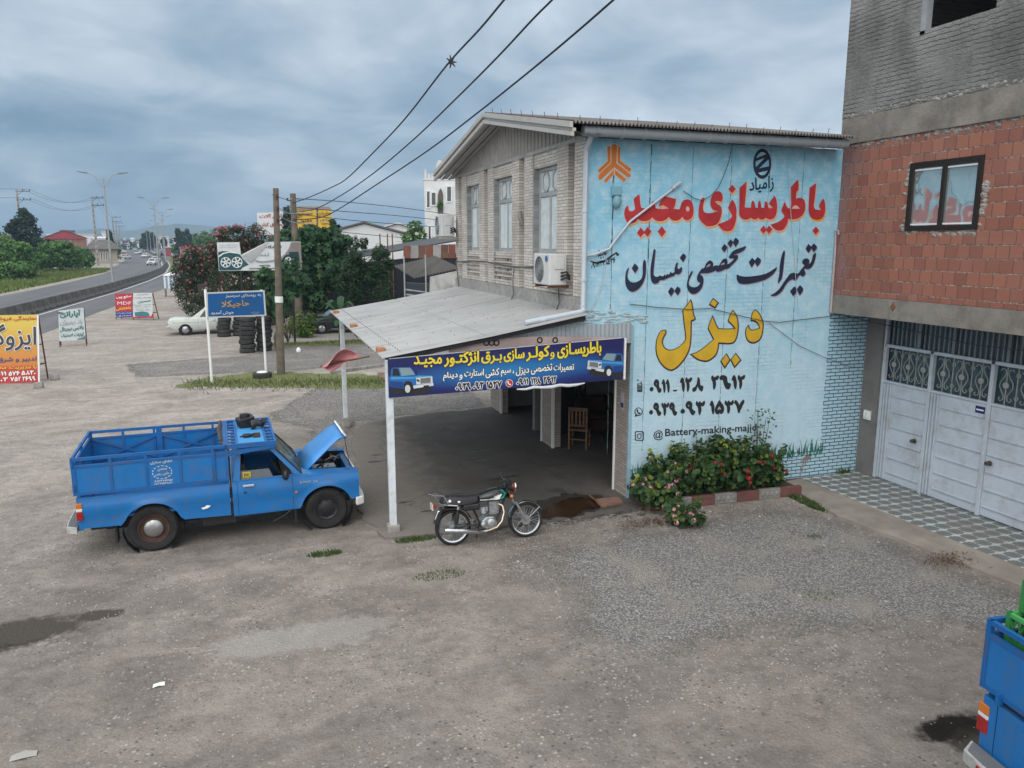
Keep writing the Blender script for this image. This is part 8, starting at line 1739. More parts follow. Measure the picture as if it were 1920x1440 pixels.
# ================================================================== TREES AND SHRUBS
def plant(name, label, cat, base, clumps, n, size, shp, leafm, seed, trunk=None, flowers=None, group=None, up=.35, shell=.5):
    t = thing(name, label, cat, base, 0, group); mb = MB(); foliage(mb, clumps, n, size, seed, shp, up, shell); mb.build('crown', leafm, t)
    if trunk:
        tm = MB()
        for i, (dx, dy, h, r0) in enumerate(trunk): limbs(tm, (dx, dy, 0), (dx*1.4, dy, h), r0, 7, h*.35, seed+i)
        tm.build('trunk', BARK, t, smooth=40)
    if flowers:
        fm, nf, fs = flowers; fl = MB(); r = random.Random(seed+99)
        for i in range(nf):
            c, rad = clumps[r.randrange(len(clumps))]; d = Vector((r.gauss(0, 1), r.gauss(-.45, .8), r.gauss(.35, .7))).normalized()
            bloom(fl, Vector((c[0]+d.x*rad[0]*1.02, c[1]+d.y*rad[1]*1.02, c[2]+d.z*rad[2]*1.02)), fs*r.uniform(.6, 1.3), r)
        fl.build('flower', fm, t)
    return t
def cl_of(px, d, dep, off):
    """clumps from sight circles (x, y, rx, ry) at distance d"""
    o = []
    for x, y, rx, ry in px:
        c = pd_(x, y, d); k = d/FPX*1.02; c = c-off; o.append((tuple(c), (rx*k*.93, dep*.9, ry*k*.93)))
        for _ in range(5):      # ragged shoots standing out of each mass
            a = rnd.uniform(0, 6.28); f = rnd.uniform(.65, 1.0); q = rnd.uniform(.22, .42); o.append(((c.x+math.cos(a)*rx*k*f, c.y-rnd.random()*dep*.8, max(.2, c.z+math.sin(a)*ry*k*f)), (rx*k*q, dep*q, ry*k*q)))
    return o
OLE = leafmat('oleander_leaf', (.035, .055, .025), (.09, .10, .05), (.018, .030, .016)); PKF = mat('oleander_petal', (.50, .10, .15), .7, 0, .2, 5, island=-.35)
FIG = leafmat('fig_leaf', (.030, .085, .035), (.085, .15, .055), (.014, .04, .02)); THU = leafmat('thuja_spray', (.022, .055, .022), (.05, .10, .035), (.010, .028, .012))
HEDGE = leafmat('bush_leaf', (.07, .165, .035), (.15, .26, .055), (.03, .075, .02)); DARKT = leafmat('dark_leaf', (.018, .042, .025), (.04, .075, .035), (.010, .022, .014)); LIME = leafmat('lime_leaf', (.09, .16, .025), (.20, .27, .05), (.04, .09, .018))
def sp_plant(name, label, cat, d, px, dep, n, size, shp, lm, seed, **k):
    c = pd_(px[0][0], 455, d); off = Vector((c.x, c.y, 0)); return plant(name, label, cat, off, cl_of(px, d, dep, off), n, size, shp, lm, seed, **k)
sp_plant('oleander', 'tall oleander with reddish blooms at the bend of the road, left of the billboard', 'flowering shrub', 60, [(385, 520, 34, 52), (372, 525, 30, 50), (350, 520, 24, 44), (392, 500, 24, 32), (362, 490, 22, 24), (395, 545, 26, 34), (345, 548, 16, 28)], 1.2, 9000, .30, 'long', OLE, 41, trunk=[(-.4, 0, 2.5, .09), (.3, .1, 2.8, .09)], flowers=(PKF, 130, .16), group='oleanders')
sp_plant('oleander', 'oleander covered in pink blooms rising behind the billboard', 'flowering shrub', 47, [(450, 452, 40, 26), (480, 448, 30, 24), (430, 470, 34, 30), (455, 495, 48, 40), (425, 520, 34, 40), (480, 520, 40, 44)], 1.3, 10000, .26, 'long', OLE, 42, trunk=[(-.3, 0, 3.4, .1), (.4, .1, 3.2, .1)], flowers=(PKF, 150, .14), group='oleanders')
sp_plant('oleander', 'low oleander with pale blooms beside the parked saloon, under the billboard', 'flowering shrub', 44, [(375, 580, 24, 26), (410, 570, 30, 26), (450, 555, 36, 34)], 1.0, 4200, .24, 'long', OLE, 43, trunk=[(0, 0, 1.2, .06)], flowers=(mat('pale_petal', (.55, .35, .36), .7), 40, .11), group='oleanders')
sp_plant('fig_tree', 'large leafed fig tree growing up round the second utility pole', 'tree', 42, [(548, 455, 34, 24), (580, 440, 30, 18), (600, 465, 34, 24), (560, 490, 40, 30), (610, 505, 36, 34), (575, 530, 44, 40), (540, 545, 30, 44)], 1.3, 4600, .36, 'lobed', FIG, 51, trunk=[(.0, 0, 4.2, .14), (.9, .3, 3.8, .12)], group='fig trees')
sp_plant('fig_tree', 'fig tree with scattered top shoots against the white warehouse', 'tree', 43, [(600, 445, 14, 14), (628, 440, 12, 20), (640, 455, 20, 14), (618, 480, 26, 22), (645, 500, 22, 26)], .9, 1500, .34, 'lobed', FIG, 52, trunk=[(.3, 0, 4.2, .08)], group='fig trees')
sp_plant('fig_tree', 'leafy fig shoots hanging over the lower edge of the billboard', 'tree', 35, [(495, 515, 14, 10), (510, 535, 22, 26), (548, 520, 26, 30), (520, 560, 24, 26)], .8, 900, .30, 'lobed', FIG, 53, trunk=[(.3, 0, 2.4, .07)], group='fig trees')
sp_plant('conifer', 'dark narrow conifer standing behind the second utility pole', 'tree', 62, [(538, 402, 7, 12), (540, 420, 10, 16), (541, 440, 13, 20)], .6, 1500, .3, 'long', DARKT, 54, trunk=[(0, 0, 6, .12)])
for k, (px, lab) in enumerate([([(664, 480, 12, 16), (663, 505, 22, 26), (662, 540, 26, 34)], 'rounded thuja, left of the pair before the dark shed'), ([(712, 472, 14, 14), (712, 498, 26, 26), (712, 535, 30, 38)], 'taller thuja, right of the pair before the dark shed')]): sp_plant('thuja', lab, 'tree', 39, px, .8, 5200, .20, 'long', THU, 60+k, trunk=[(0, 0, 2, .08)], group='thujas', up=1.2)
for k, (px, lab) in enumerate([([(645, 462, 9, 16)], 'small pointed cypress, left of three tops by the warehouse wall'), ([(666, 455, 8, 12)], 'small pointed cypress, middle of three by the warehouse wall'), ([(682, 456, 7, 12)], 'small pointed cypress, right of three by the warehouse wall')]): sp_plant('cypress', lab, 'tree', 48, px, .35, 420, .22, 'long', THU, 70+k, trunk=[(0, 0, 4.4, .06)], group='cypress tops', up=1.4)
sp_plant('round_bush', 'bright green glossy round bush at the corner of the lane', 'bush', 39.8, [(566, 602, 26, 17), (560, 615, 22, 16), (575, 618, 16, 16), (572, 632, 10, 9)], .62, 1500, .15, 'oval', LIME, 80, trunk=[(0, 0, .8, .04), (.1, 0, .6, .03)])
bt = thing('bare_shrub', 'thin bare twiggy shrub between the utility pole and the round bush', 'shrub', gp(540, 643)); mb = MB(); r = random.Random(3)
for i in range(34): a = r.uniform(0, 6.28); h = r.uniform(.5, 1.3); mb.tube([(0, 0, 0), (math.cos(a)*.2*h, math.sin(a)*.2*h, h*.5), (math.cos(a)*.5*h, math.sin(a)*.5*h, h)], [.012, .008, .004], 4)
mb.build('twig', BARK, bt); mb = MB(); foliage(mb, [((0, 0, .8), (.45, .45, .4))], 150, .09, 4); mb.build('leaf_cluster', mat('dull_olive_leaf', (.10, .10, .04), .8), bt)
bn_ = thing('banana_plant', 'banana plant with broad drooping leaves in the dark of the trees', 'plant', pd_(632, 455, 36)); bn_.location.z = 0; r = random.Random(6); BL = leafmat('banana_leaf', (.03, .085, .035), (.05, .13, .05), (.02, .05, .02))
for i, (a, h, L_) in enumerate([(3.3, 1.5, 1.3), (2.6, 2.2, 1.1), (.2, 1.6, 1.2), (5.6, 2.3, .9), (4.4, 1.4, 1.1), (1.3, 2.5, .8), (3.9, 2.4, 1.0)]):
    d = Vector((math.cos(a), math.sin(a), 0)); s = Vector((-d.y, d.x, 0)); mb = MB(); rg = []
    for k in range(8): u = k/7; c = d*L_*u+Vector((0, 0, h*.55+.9*h*.5*math.sin(min(1.0, u*1.1)*2.6)*.8)); w = .17*math.sin(math.pi*min(.98, u*.9+.1)); rg.append([c-s*w-Vector((0, 0, w*.4)), c, c+s*w-Vector((0, 0, w*.4))])
    mb.loft(rg, caps=False, closed=False); mb.build('leaf', BL, bn_, smooth=60)
MB().rev([(.12, 0), (.08, 1.2), (.03, 1.5)], (0, 0, 0), (0, 0, 1), 9).build('stem', STEMG, bn_)
sp_plant('tree', 'small airy tree growing on the roof line in front of the white castle like house', 'tree', 58, [(778, 425, 14, 12), (786, 440, 14, 14), (765, 445, 14, 10), (770, 460, 16, 12)], .7, 800, .26, 'oval', HEDGE, 85, trunk=[(.2, 0, 6.0, .08)])
# greenery across the highway
for k, (d, px, lm, lab, n) in enumerate([(150, [(48, 412, 15, 14), (50, 435, 20, 22), (46, 460, 24, 22)], DARKT, 'tall dark conifer behind the left most power pole', 3000), (120, [(20, 475, 34, 22), (5, 490, 30, 26), (35, 500, 26, 24)], HEDGE, 'bright green bush at the left edge across the highway', 3400), (115, [(8, 512, 32, 16), (42, 506, 18, 13)], HEDGE, 'lower green bush at the left edge beside the verge', 2600), (150, [(70, 470, 22, 22), (55, 490, 24, 20)], DARKT, 'dark green tree between the left power pole and the red shed', 2600), (142, [(108, 465, 24, 12), (92, 480, 24, 16), (120, 482, 26, 18)], HEDGE, 'round green tree below the red shed roof', 3600), (150, [(82, 490, 20, 14), (62, 505, 18, 12)], HEDGE, 'green shrub left of the thin grey post', 1800), (160, [(150, 478, 16, 14), (165, 485, 10, 14), (140, 492, 14, 12)], HEDGE, 'green tree behind the white roadside notice', 2200), (135, [(8, 452, 10, 14), (4, 470, 12, 16)], LIME, 'lime green leafy tree at the far left edge', 900)]):
    sp_plant('tree', lab, 'tree', d, px, 2.4, int(n*1.7), .5, 'oval', lm, 100+k, trunk=[(0, 0, 2.5, .16)], group='trees across the highway')
# dark timber fence and shade under the trees
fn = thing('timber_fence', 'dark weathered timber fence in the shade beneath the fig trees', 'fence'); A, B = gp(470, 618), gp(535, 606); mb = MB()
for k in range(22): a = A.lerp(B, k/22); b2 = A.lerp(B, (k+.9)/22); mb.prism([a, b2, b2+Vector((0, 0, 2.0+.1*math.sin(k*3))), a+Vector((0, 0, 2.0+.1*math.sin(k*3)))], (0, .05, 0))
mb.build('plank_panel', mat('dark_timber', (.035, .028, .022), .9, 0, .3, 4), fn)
wp_ = gp(536.5, 594); tag(MB().box(wp_.x-.16, wp_.x+.16, wp_.y-.14, wp_.y+.14, 0, .72).box(wp_.x-.2, wp_.x+.2, wp_.y-.18, wp_.y+.18, .72, .80).build('gate_pillar', M['white'], bev=.01), 'white pillar end beside the round bush', 'pillar')
gw = thing('shade_backdrop', 'dark rendered garden wall along the back of the lane', 'wall'); MB().box(-9.5, 6, 38.5, 38.8, 0, 2.2).build('backdrop_face', mat('tree_shade_fill', (.05, .045, .04), .95, 0, .3, 1), gw)  # dark box added as the shade beneath the trees

# ================================================================== BUILDINGS BEHIND
def house(label, d, x0, x1, yt, yb=None, dep=8, wallm=None, roofm=None, roof='flat', rise=10, windows=(), cat='building', name='house', group=None, floor=0.0, over=.3):
    """box house whose front spans sight x0..x1 at distance d, eaves at sight line yt"""
    t = thing(name, label, cat, (0, 0, 0), 0, group); a, b2 = pd_(x0, yt, d), pd_(x1, yt, d); z = (a.z+b2.z)/2; a = Vector((a.x, a.y, floor)); b2 = Vector((b2.x, b2.y, floor)); u = (b2-a).normalized(); n = Vector((-u.y, u.x, 0)); n = n if n.dot(a-CAM) > 0 else -n
    MB().prism([a, b2, b2+n*dep, a+n*dep], (0, 0, z-floor)).build('wall', wallm, t)
    Z_ = Vector((0, 0, z-floor)); hh = rise/FPX*d; o_ = u*over
    if roof == 'flat': MB().prism([a-o_-n*over+Z_, b2+o_-n*over+Z_, b2+o_+n*(dep+over)+Z_, a-o_+n*(dep+over)+Z_], (0, 0, max(.15, hh))).build('roof', roofm or wallm, t)
    elif roof == 'gable':   # gable end to the front
        q = [a-o_-n*over+Z_, (a+b2)/2-n*over+Z_+Vector((0, 0, hh)), b2+o_-n*over+Z_]; th = Vector((0, 0, .14)); MB().prism([q[0], q[1], q[2], q[2]+th, q[1]+th, q[0]+th], n*(dep+2*over)).build('roof', roofm, t)
        MB().prism([a+Z_, b2+Z_, (a+b2)/2+Z_+Vector((0, 0, hh-.05))], n*dep).build('gable', wallm, t)
    else:
        e = [a-o_-n*over+Z_, b2+o_-n*over+Z_, b2+o_+n*(dep+over)+Z_, a-o_+n*(dep+over)+Z_]; k = .28 if roof == 'hip' else .05; r0 = (e[0]+e[3])/2+(e[1]-e[0])*k+Vector((0, 0, hh)); r1 = (e[1]+e[2])/2-(e[1]-e[0])*k+Vector((0, 0, hh))
        MB().add([*e, r0, r1], [(0, 1, 5, 4), (2, 3, 4, 5), (1, 2, 5), (3, 0, 4), (0, 3, 2, 1)]).build('roof', roofm, t)
    for w in windows:
        wx0, wx1, wy0, wy1 = w[:4]; P_ = lambda x, y: (lambda r: CAM+r*((a-CAM).dot(n)/r.dot(n)))(ray(x, y))
        q = [P_(wx0, wy1)-n*.03, P_(wx1, wy1)-n*.03, P_(wx1, wy0)-n*.03, P_(wx0, wy0)-n*.03]; wo = MB().prism(q, n*.02).build('window', w[4] if len(w) > 4 else CG, t)
        c = sum(q, Vector())/4; e = [c+(p-c)*1.14 for p in q]; fm = MB()
        for i in range(4): fm.beam(e[i]-n*.02, e[(i+1) % 4]-n*.02, .07)
        fm.build('frame', M['white'], wo)
    return t, a, b2, n
WH = mat('house_white', (.56, .58, .59), .8, 0, .1, .6, (.32, .31, .30), .8, .4); BE = mat('house_beige', (.32, .28, .23), .85, 0, .12, .6); RR = mat('roof_red', (.24, .022, .03), .6, 0, .12, .5); GRR = mat('roof_grey', (.10, .095, .09), .9, 0, .25, .8); BRK = mat('far_brick', (.20, .10, .075), .9, 0, .2, .8); WHG = mat('sheet_white', (.54, .56, .57), .6, 0, .06, .4); OXR = mat('roof_rust', (.16, .065, .045), .85, 0, .3, .8)
t, a, b2, n = house('white gabled warehouse behind the fig trees', 62, 600, 765, 441, dep=18, wallm=WHG, roofm=GRR, roof='gable', rise=21, over=.2)
house('second pale warehouse roof behind the white one', 85, 690, 800, 436, dep=18, wallm=WHG, roofm=WHG, roof='gable', rise=16)
# yellow works with painted signs
t, a, b2, n = house('yellow sign covered works building with a brown roof', 80, 556, 621, 393, dep=9, wallm=mat('works_yellow', (.58, .36, .025), .6, 0, .08, .8), roofm=mat('roof_brown', (.15, .11, .085), .8, 0, .2, 1), roof='ridge', rise=9, over=.05)
MB().prism([pl(593.5, 432, a, b2)-n*.05, pl(596, 432, a, b2)-n*.05, pl(596, 393, a, b2)-n*.05, pl(593.5, 393, a, b2)-n*.05], n*.04).build('downpipe', M['darkmetal'], t)
V9 = lambda x, y: (470+x/9.6, 340+y/9.6)
sign_text(t, 'wall_lettering', [('نستایج', V9(830, 660), V9(1110, 625), 10, .03), ('مفتول', V9(865, 755), V9(1100, 740), 8, .03), ('برادران', V9(1225, 615), V9(1435, 605), 6.5, .03), ('نسا می', V9(1250, 725), V9(1435, 710), 7, .03), ('۲۲۵۴۱۷', V9(1275, 785), V9(1405, 775), 3, .03)], a, b2, M['ink_black'], .12)
wb_d = 66; A = pd_(482, 455, wb_d); B = pd_(533, 455, wb_d); A.z = B.z = 0
wb = thing('billboard', 'white billboard with two lines of red lettering behind the oleander', 'billboard'); board(wb, 'board_face', [(481.5, 399), (530, 397), (534, 440), (484, 440)], A, B, WHG, .1)
sign_text(wb, 'billboard_lettering', [('آهن آلات', V9(160, 675), V9(565, 670), 9, .03), ('صادق کنان', V9(170, 828), V9(560, 820), 8.5, .03)], A, B, mat('ink_crimson', (.30, .02, .03), .6), .03)
for px in (490, 525): p0 = pl(px, 440, A, B); MB().tube([(p0.x, p0.y+.1, 0), (p0.x, p0.y+.1, p0.z+1)], .08, 8).build('post', M['darkmetal'], wb)
# castle like house
t, a, b2, n = house('white castle like house with crenellated roof edge left of the gable', 66, 795, 862, 338, dep=9, wallm=WH, roof='flat', rise=2, over=.05, windows=[(800, 806, 360, 388, CG), (809, 817, 362, 384, CG), (838, 846, 351, 377, CG), (803, 808, 425, 447, CG), (818, 822, 422, 440, CG)])
cr = MB()
for k in range(4): p0, p1 = pl(796+k*6.5, 337, a, b2), pl(800+k*6.5, 337, a, b2); h = 15/FPX*66 if k < 1 else 9/FPX*66; cr.prism([p0, p1, p1+Vector((0, 0, h)), (p0+p1)/2+Vector((0, 0, h*1.35)), p0+Vector((0, 0, h))], n*.5)
cr.prism([pl(818, 338, a, b2), pl(830, 338, a, b2), pl(830, 306, a, b2), pl(827, 301, a, b2), pl(822, 300, a, b2), pl(818, 308, a, b2)], n*2); cr.build('battlement', WH, t)
q = [pl(x, y, a, b2)-n*.06 for x, y in [(821, 400), (831, 400), (831, 366), (829, 358), (826, 353), (823, 358), (821, 366)]]; MB().prism(q, n*.03).build('arched_balcony', mat('balcony_shade', (.10, .085, .075), .9), t)
mb = MB(); foliage(mb, [(tuple(pl(825, 384, a, b2)-n*.3), (.25, .2, .35))], 120, .2, 6); mb.build('balcony_plant', HEDGE, t)
# black shade-net shed, rusty sheets, lean-to
sh = thing('tarpaulin_shed', 'low black tarpaulin roofed shed behind the thujas', 'shed'); A, B = pd_(600, 470, 46), pd_(856, 455, 40); A.z = B.z = 0
q0, q1, q2, q3 = pl(640, 489, A, B), pl(860, 452, A, B), pl(860, 474, A, B), pl(640, 497, A, B)
MB().prism([q0, q1, q1+Vector((.8, 5, .3)), q0+Vector((.8, 5, .3))], (0, 0, .06)).build('roof_sheet', M['black'], sh); MB().prism([pl(600, 600, A, B), pl(860, 580, A, B), q2, q3], Vector((.05, .3, 0))).build('tarpaulin', mat('tarpaulin', (.012, .016, .022), .8, 0, .3, 1), sh)  # the lower black sheet stands in for the shaded interior below the roof
rs = MB(); cols = []
for k in range(7): rs.prism([pl(756+k*14, 484.5, A, B)-Vector((0, .1, 0)), pl(769.5+k*14, 484, A, B)-Vector((0, .1, 0)), pl(769.5+k*14, 461-k*.5, A, B)-Vector((0, .1, 0)), pl(756+k*14, 461-k*.5, A, B)-Vector((0, .1, 0))], (0, .03, 0), k % 3)
rs.build('sheet_cladding', [OXR, mat('sheet_grey', (.30, .30, .30), .7, .2, .2, 1), mat('sheet_brown', (.13, .07, .05), .85, 0, .3, 1)], sh)
for px in (712, 726, 735): p0 = pl(px, 470, A, B); MB().tube([(p0.x, p0.y-.2, 0), (p0.x, p0.y-.2, p0.z+.9)], .035, 6).build('prop', M['rust'], sh)
ln = thing('lean_to', 'grey corrugated lean to roof and whitewashed wall beyond the canopy', 'shed'); A, B = pd_(733, 505, 33), pd_(860, 505, 30); A.z = B.z = 0
e = [pl(731, 507, A, B), pl(775, 522, A, B), pl(862, 503, A, B), pl(862, 494, A, B), pl(765, 497, A, B)]; b_k = Vector((.5, 2.6, .25)); rg = []
for k in range(61):
    u = k/60; p0 = e[1].lerp(e[2], u)+Vector((0, 0, .03*math.cos(k*math.pi/2))); rg.append([p0, p0+Vector((-.3, 3.0, .42))])
MB().loft(rg, caps=False, closed=False).build('roof', GRR, ln, smooth=True)
MB().prism([pl(804, 600, A, B), pl(870, 590, A, B), pl(870, 505, A, B), pl(806, 519, A, B)], (.1, .3, 0)).build('wall', mat('flaking_whitewash', (.42, .42, .42), .9, 0, .1, 1, (.16, .14, .12), 1.2, .7), ln)
MB().prism([pl(757, 600, A, B), pl(802, 595, A, B), pl(802, 532, A, B), pl(757, 530, A, B)], (.1, .3, 0)).build('shopfront', mat('dark_shopfront', (.03, .04, .045), .4), ln)
for k in range(4): y = 540+k*9; MB().prism([pl(758, y+4, A, B)-Vector((0, .03, 0)), pl(801, y+9, A, B)-Vector((0, .03, 0)), pl(801, y+7, A, B)-Vector((0, .03, 0)), pl(758, y+1, A, B)-Vector((0, .03, 0))], (0, .02, 0)).build('rail', M['galv'], ln)
for px, yt in ((756, 480), (796, 478)): p0 = pl(px, yt, A, B); MB().tube([(p0.x, p0.y-.15, 0), (p0.x, p0.y-.15, p0.z)], .03, 6).build('prop', M['galv'], ln)
# across the highway
t, a, b2, n = house('red metal roofed shed across the highway', 300, 80, 162, 447, dep=30, wallm=BRK, roofm=RR, roof='gable', rise=13, name='shed')
MB().prism([a+(b2-a)*.02+Vector((0, 0, pl(80, 447, a, b2).z-.2))-n*.4, b2-(b2-a)*.02+Vector((0, 0, pl(80, 447, a, b2).z-.2))-n*.4, (a+b2)/2+Vector((0, 0, pl(120, 434, a, b2).z))-n*.4], n*.2).build('gable_sheet', RR, t)
house('old house with a grey hipped roof beside the highway', 200, 165, 219, 467, dep=10, wallm=BE, roofm=GRR, roof='hip', rise=15, over=1.0, windows=[(189, 191.5, 474, 487), (194, 196.5, 474, 487), (199, 201.5, 474, 487)])
hw = random.Random(44)
k = 0
for (x0, x1, yt, d, wm, rm, rt, rise, lab) in [(88, 130, 441, 420, WH, WH, 'flat', 2, 'long white flat block behind the red shed'), (113, 140, 434, 400, BRK, GRR, 'flat', 2, 'brick penthouse with a dark flat roof above the red shed'), (140, 175, 440, 430, WH, WH, 'flat', 1, 'white block right of the brick penthouse'), (190, 200, 435, 460, WH, WH, 'flat', 1, 'narrow white block behind the grey hipped house'), (182, 192, 444, 440, WH, RR, 'gable', 4, 'small white house with a red gable behind the middle power pole'), (5, 28, 446, 420, WH, OXR, 'ridge', 4, 'brown roofed house at the far left edge'), (170, 205, 447, 330, WH, WHG, 'hip', 3, 'white roofed house behind the grey hipped house'),
      (405, 432, 428, 150, mat('house_pink', (.38, .26, .24), .85, 0, .1, .6), RR, 'hip', 5, 'pinkish house with a red hipped roof above the oleander'), (300, 316, 445, 500, WH, WH, 'flat', 1.5, 'white flat roofed house on the right of the road'), (325, 337, 452, 420, WH, RR, 'hip', 3, 'white house with a red hipped roof left of the dark trees'), (316, 330, 458, 330, WH, WH, 'flat', 1, 'low white shop on the right of the road'), (337, 357, 466, 240, BE, RR, 'ridge', 3, 'low red roofed shop beyond the oleander'), (291, 300, 448, 620, BE, WH, 'flat', 1, 'beige flat block beside the far lamp posts'), (308, 320, 464, 300, mat('shop_red', (.26, .05, .06), .7), WH, 'flat', 1, 'small shop with a dull red front by the road'), (216, 226, 462, 330, mat('shop_teal', (.04, .13, .13), .7), GRR, 'flat', 2, 'small shop with a teal awning beyond the hipped house'), (226, 236, 475, 260, WH, RR, 'flat', 1.2, 'white roadside kiosk with a red top edge')]:
    house(lab, d, x0, x1, yt, dep=12, wallm=wm, roofm=rm, roof=rt, rise=rise, group='houses along the highway')
cols = [WH, WH, BE, WHG, mat('house_bluegrey', (.26, .29, .32), .85, 0, .1, .6)]; rcs = [WHG, RR, OXR, GRR, WH]
for i in range(46):
    d = hw.uniform(650, 1500); x0 = hw.uniform(222, 345) if i < 34 else hw.uniform(0, 215); w = hw.uniform(3, 7)*900/d; yt = 455-hw.uniform(1.5, 9)*700/d-(hw.uniform(0, 7) if d > 1000 else 0)
    house('%s %s roofed house, one of the far town houses' % (['small', 'broad', 'pale', 'low'][i % 4], ['white', 'red', 'rust', 'grey'][i % 4]), d, x0, x0+w, yt, dep=10, wallm=cols[i % 5], roofm=rcs[i % 4], roof=['flat', 'hip', 'ridge'][i % 3], rise=1.6*900/d, group='far town houses, %s' % ['white', 'red', 'rust', 'grey'][i % 4])
for k, (d, px, lab) in enumerate([(420, [(272, 448, 6, 10), (268, 455, 5, 8)], 'tall dark tree left in the clump at the end of the road'), (425, [(279, 446, 7, 11), (281, 455, 6, 8)], 'tallest dark tree in the clump at the end of the road'), (430, [(287, 450, 5, 9)], 'dark tree right in the clump at the end of the road'), (300, [(336, 440, 5, 10), (338, 455, 8, 12)], 'dark pointed conifer right of the highway'), (300, [(349, 446, 9, 12), (356, 455, 9, 10)], 'dark round tree right of the highway, beside the conifer'), (260, [(378, 446, 16, 10), (392, 448, 12, 9), (385, 458, 20, 9)], 'broad grey green tree beyond the oleander'), (320, [(329, 466, 10, 7), (338, 470, 9, 7)], 'bright green tree low on the right of the highway'), (360, [(308, 455, 4, 9)], 'dark slim tree by the white house on the right'), (250, [(218, 470, 6, 8), (212, 474, 7, 9)], 'green tree just beyond the hipped house'), (210, [(205, 440, 4, 8), (207, 455, 5, 10)], 'slim dark tree behind the lamp post')]):
    sp_plant('tree', lab, 'tree', d, px, 2.2, 1100, .9*d/280, 'oval', DARKT if 'dark' in lab else HEDGE, 200+k, trunk=[(0, 0, 3, .2)], group='far trees')
WOOD = leafmat('far_wood_leaf', (.03, .05, .03), (.05, .075, .04), (.02, .034, .022)); mb = MB(); r = random.Random(8); cl = []
for i in range(240):
    d = r.uniform(500, 1600); x = r.uniform(-60, 420); c = pd_(x, 455, d); c.z = 0; s = r.uniform(3, 7); cl.append((tuple(c+Vector((0, 0, s*.55))), (s*1.3, s*1.3, s*.75)))
foliage(mb, cl, 15000, 2.6, 5, 'oval', .5, .6); tag(mb.build('far_trees', WOOD), kind='stuff')

# ================================================================== HIGHWAY FURNITURE AND TRAFFIC
BAR = mat('barrier_concrete', (.105, .10, .095), .95, 0, .3, 2, (.045, .042, .04), 1.2, .6, bump=.3, bs=12)
bm_ = MB(); L_ = 2.96; sec = [(-.28, 0), (-.28, .12), (-.13, .34), (-.08, .84), (.08, .84), (.13, .34), (.28, .12), (.28, 0)]
bm_.loft([[(x, y, z) for x, z in sec] for y in (0, .7, .72, 1.0, 1.02, 1.9, 1.92, 2.2, 2.22, L_)])
bar0 = bm_.build('concrete_barrier', BAR, bev=.012); no = MB()
for y in (.7, 1.9): no.box(.10, .287, y, y+.42, .001, .17)
no.build('drain_notch', M['black'], bar0)
y = 36.0; i = 0
while y < 470:
    st_ = 3.0 if y < 150 else 6.0; o = bar0 if i == 0 else copy_tree(bar0); a = Vector((med(y), y, 0)); b2 = Vector((med(y+st_), y+st_, 0)); o.location = a; o.rotation_euler = (0, 0, math.atan2(-(b2.x-a.x), st_)); o.scale = (1, st_/3.0, 1)
    tag(o, 'stained grey concrete barrier segment in the row along the middle of the highway', 'barrier', 'concrete barriers down the middle of the highway'); y += st_; i += 1
lp = thing('street_lamp', 'tall double armed street lamp standing nearest on the highway barrier', 'street lamp', (0, 0, 0), 0, 'double street lamps down the highway')
LG = mat('lamp_grey', (.30, .31, .31), .5, .3, .1, 2)
MB().rev([(.16, 0), (.15, .5), (.11, 6), (.07, 13.2), (0, 13.25)], (0, 0, 0), (0, 0, 1), 10).build('mast', LG, lp, smooth=40)
for s in (-1, 1):
    MB().tube([(0, 0, 12.1), (s*.5, 0, 12.6), (s*.75, 0, 13.2), (s*1.1, 0, 13.65), (s*1.7, 0, 13.75)], .045, 6).tube([(0, 0, 13.2), (s*.45, 0, 13.0), (s*.75, 0, 13.2)], .03, 6).build('arm', LG, lp, smooth=True)
    MB().loft([[(s*1.6, -.12, 13.72), (s*1.6, .12, 13.72), (s*1.6, .12, 13.84), (s*1.6, -.12, 13.84)], [(s*2.0, -.17, 13.74), (s*2.0, .17, 13.74), (s*2.0, .14, 13.9), (s*2.0, -.14, 13.9)], [(s*2.75, -.06, 13.9), (s*2.75, .06, 13.9), (s*2.75, .05, 13.98), (s*2.75, -.05, 13.98)]]).build('lamp_head', mat('lamp_head', (.12, .125, .13), .4, .2, .1, 4), lp, smooth=40)
names = ['second', 'third', 'fourth', 'fifth', 'sixth', 'seventh', 'eighth', 'ninth', 'tenth']
lp.location = (med(73), 73, 0); lp.scale = (.82,)*3
for k, y in enumerate((117, 160, 204, 248, 292, 340, 400, 470)): dup(lp, (med(y), y, 0), math.atan2(-(med(y+5)-med(y-5)), 10), 'double armed street lamp, %s away along the highway barrier' % names[k], .82)
# power poles across the highway
pp0 = thing('power_pole', 'tall concrete power pole with two crossarms at the far left', 'power pole', (0, 0, 0), 0, 'power poles across the highway')
pm = MB().loft([[(-.24, -.16, 0), (.24, -.16, 0), (.24, .16, 0), (-.24, .16, 0)], [(-.12, -.10, 14), (.12, -.10, 14), (.12, .10, 14), (-.12, .10, 14)]]); pm.build('pole', mat('power_pole_concrete', (.27, .26, .245), .9, 0, .2, 2), pp0)
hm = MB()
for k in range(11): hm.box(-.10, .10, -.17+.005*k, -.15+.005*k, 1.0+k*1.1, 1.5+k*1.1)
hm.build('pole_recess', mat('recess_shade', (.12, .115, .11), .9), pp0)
for z in (13.7, 12.2):
    c = MB().beam((-.2, 0, z), (2.1, 0, z+.05), .10).beam((.1, 0, z-.6), (.9, 0, z), .05)
    for x in (.95, 2.0): c.rev([(.03, 0), (.07, .1), (.05, .25), (.07, .3), (0, .4)], (x, 0, z+.05), (0, 0, 1), 8)
    c.build('crossarm', M['darkmetal'], pp0)
pb_ = gp(48, 504.4); pp0.location = pb_
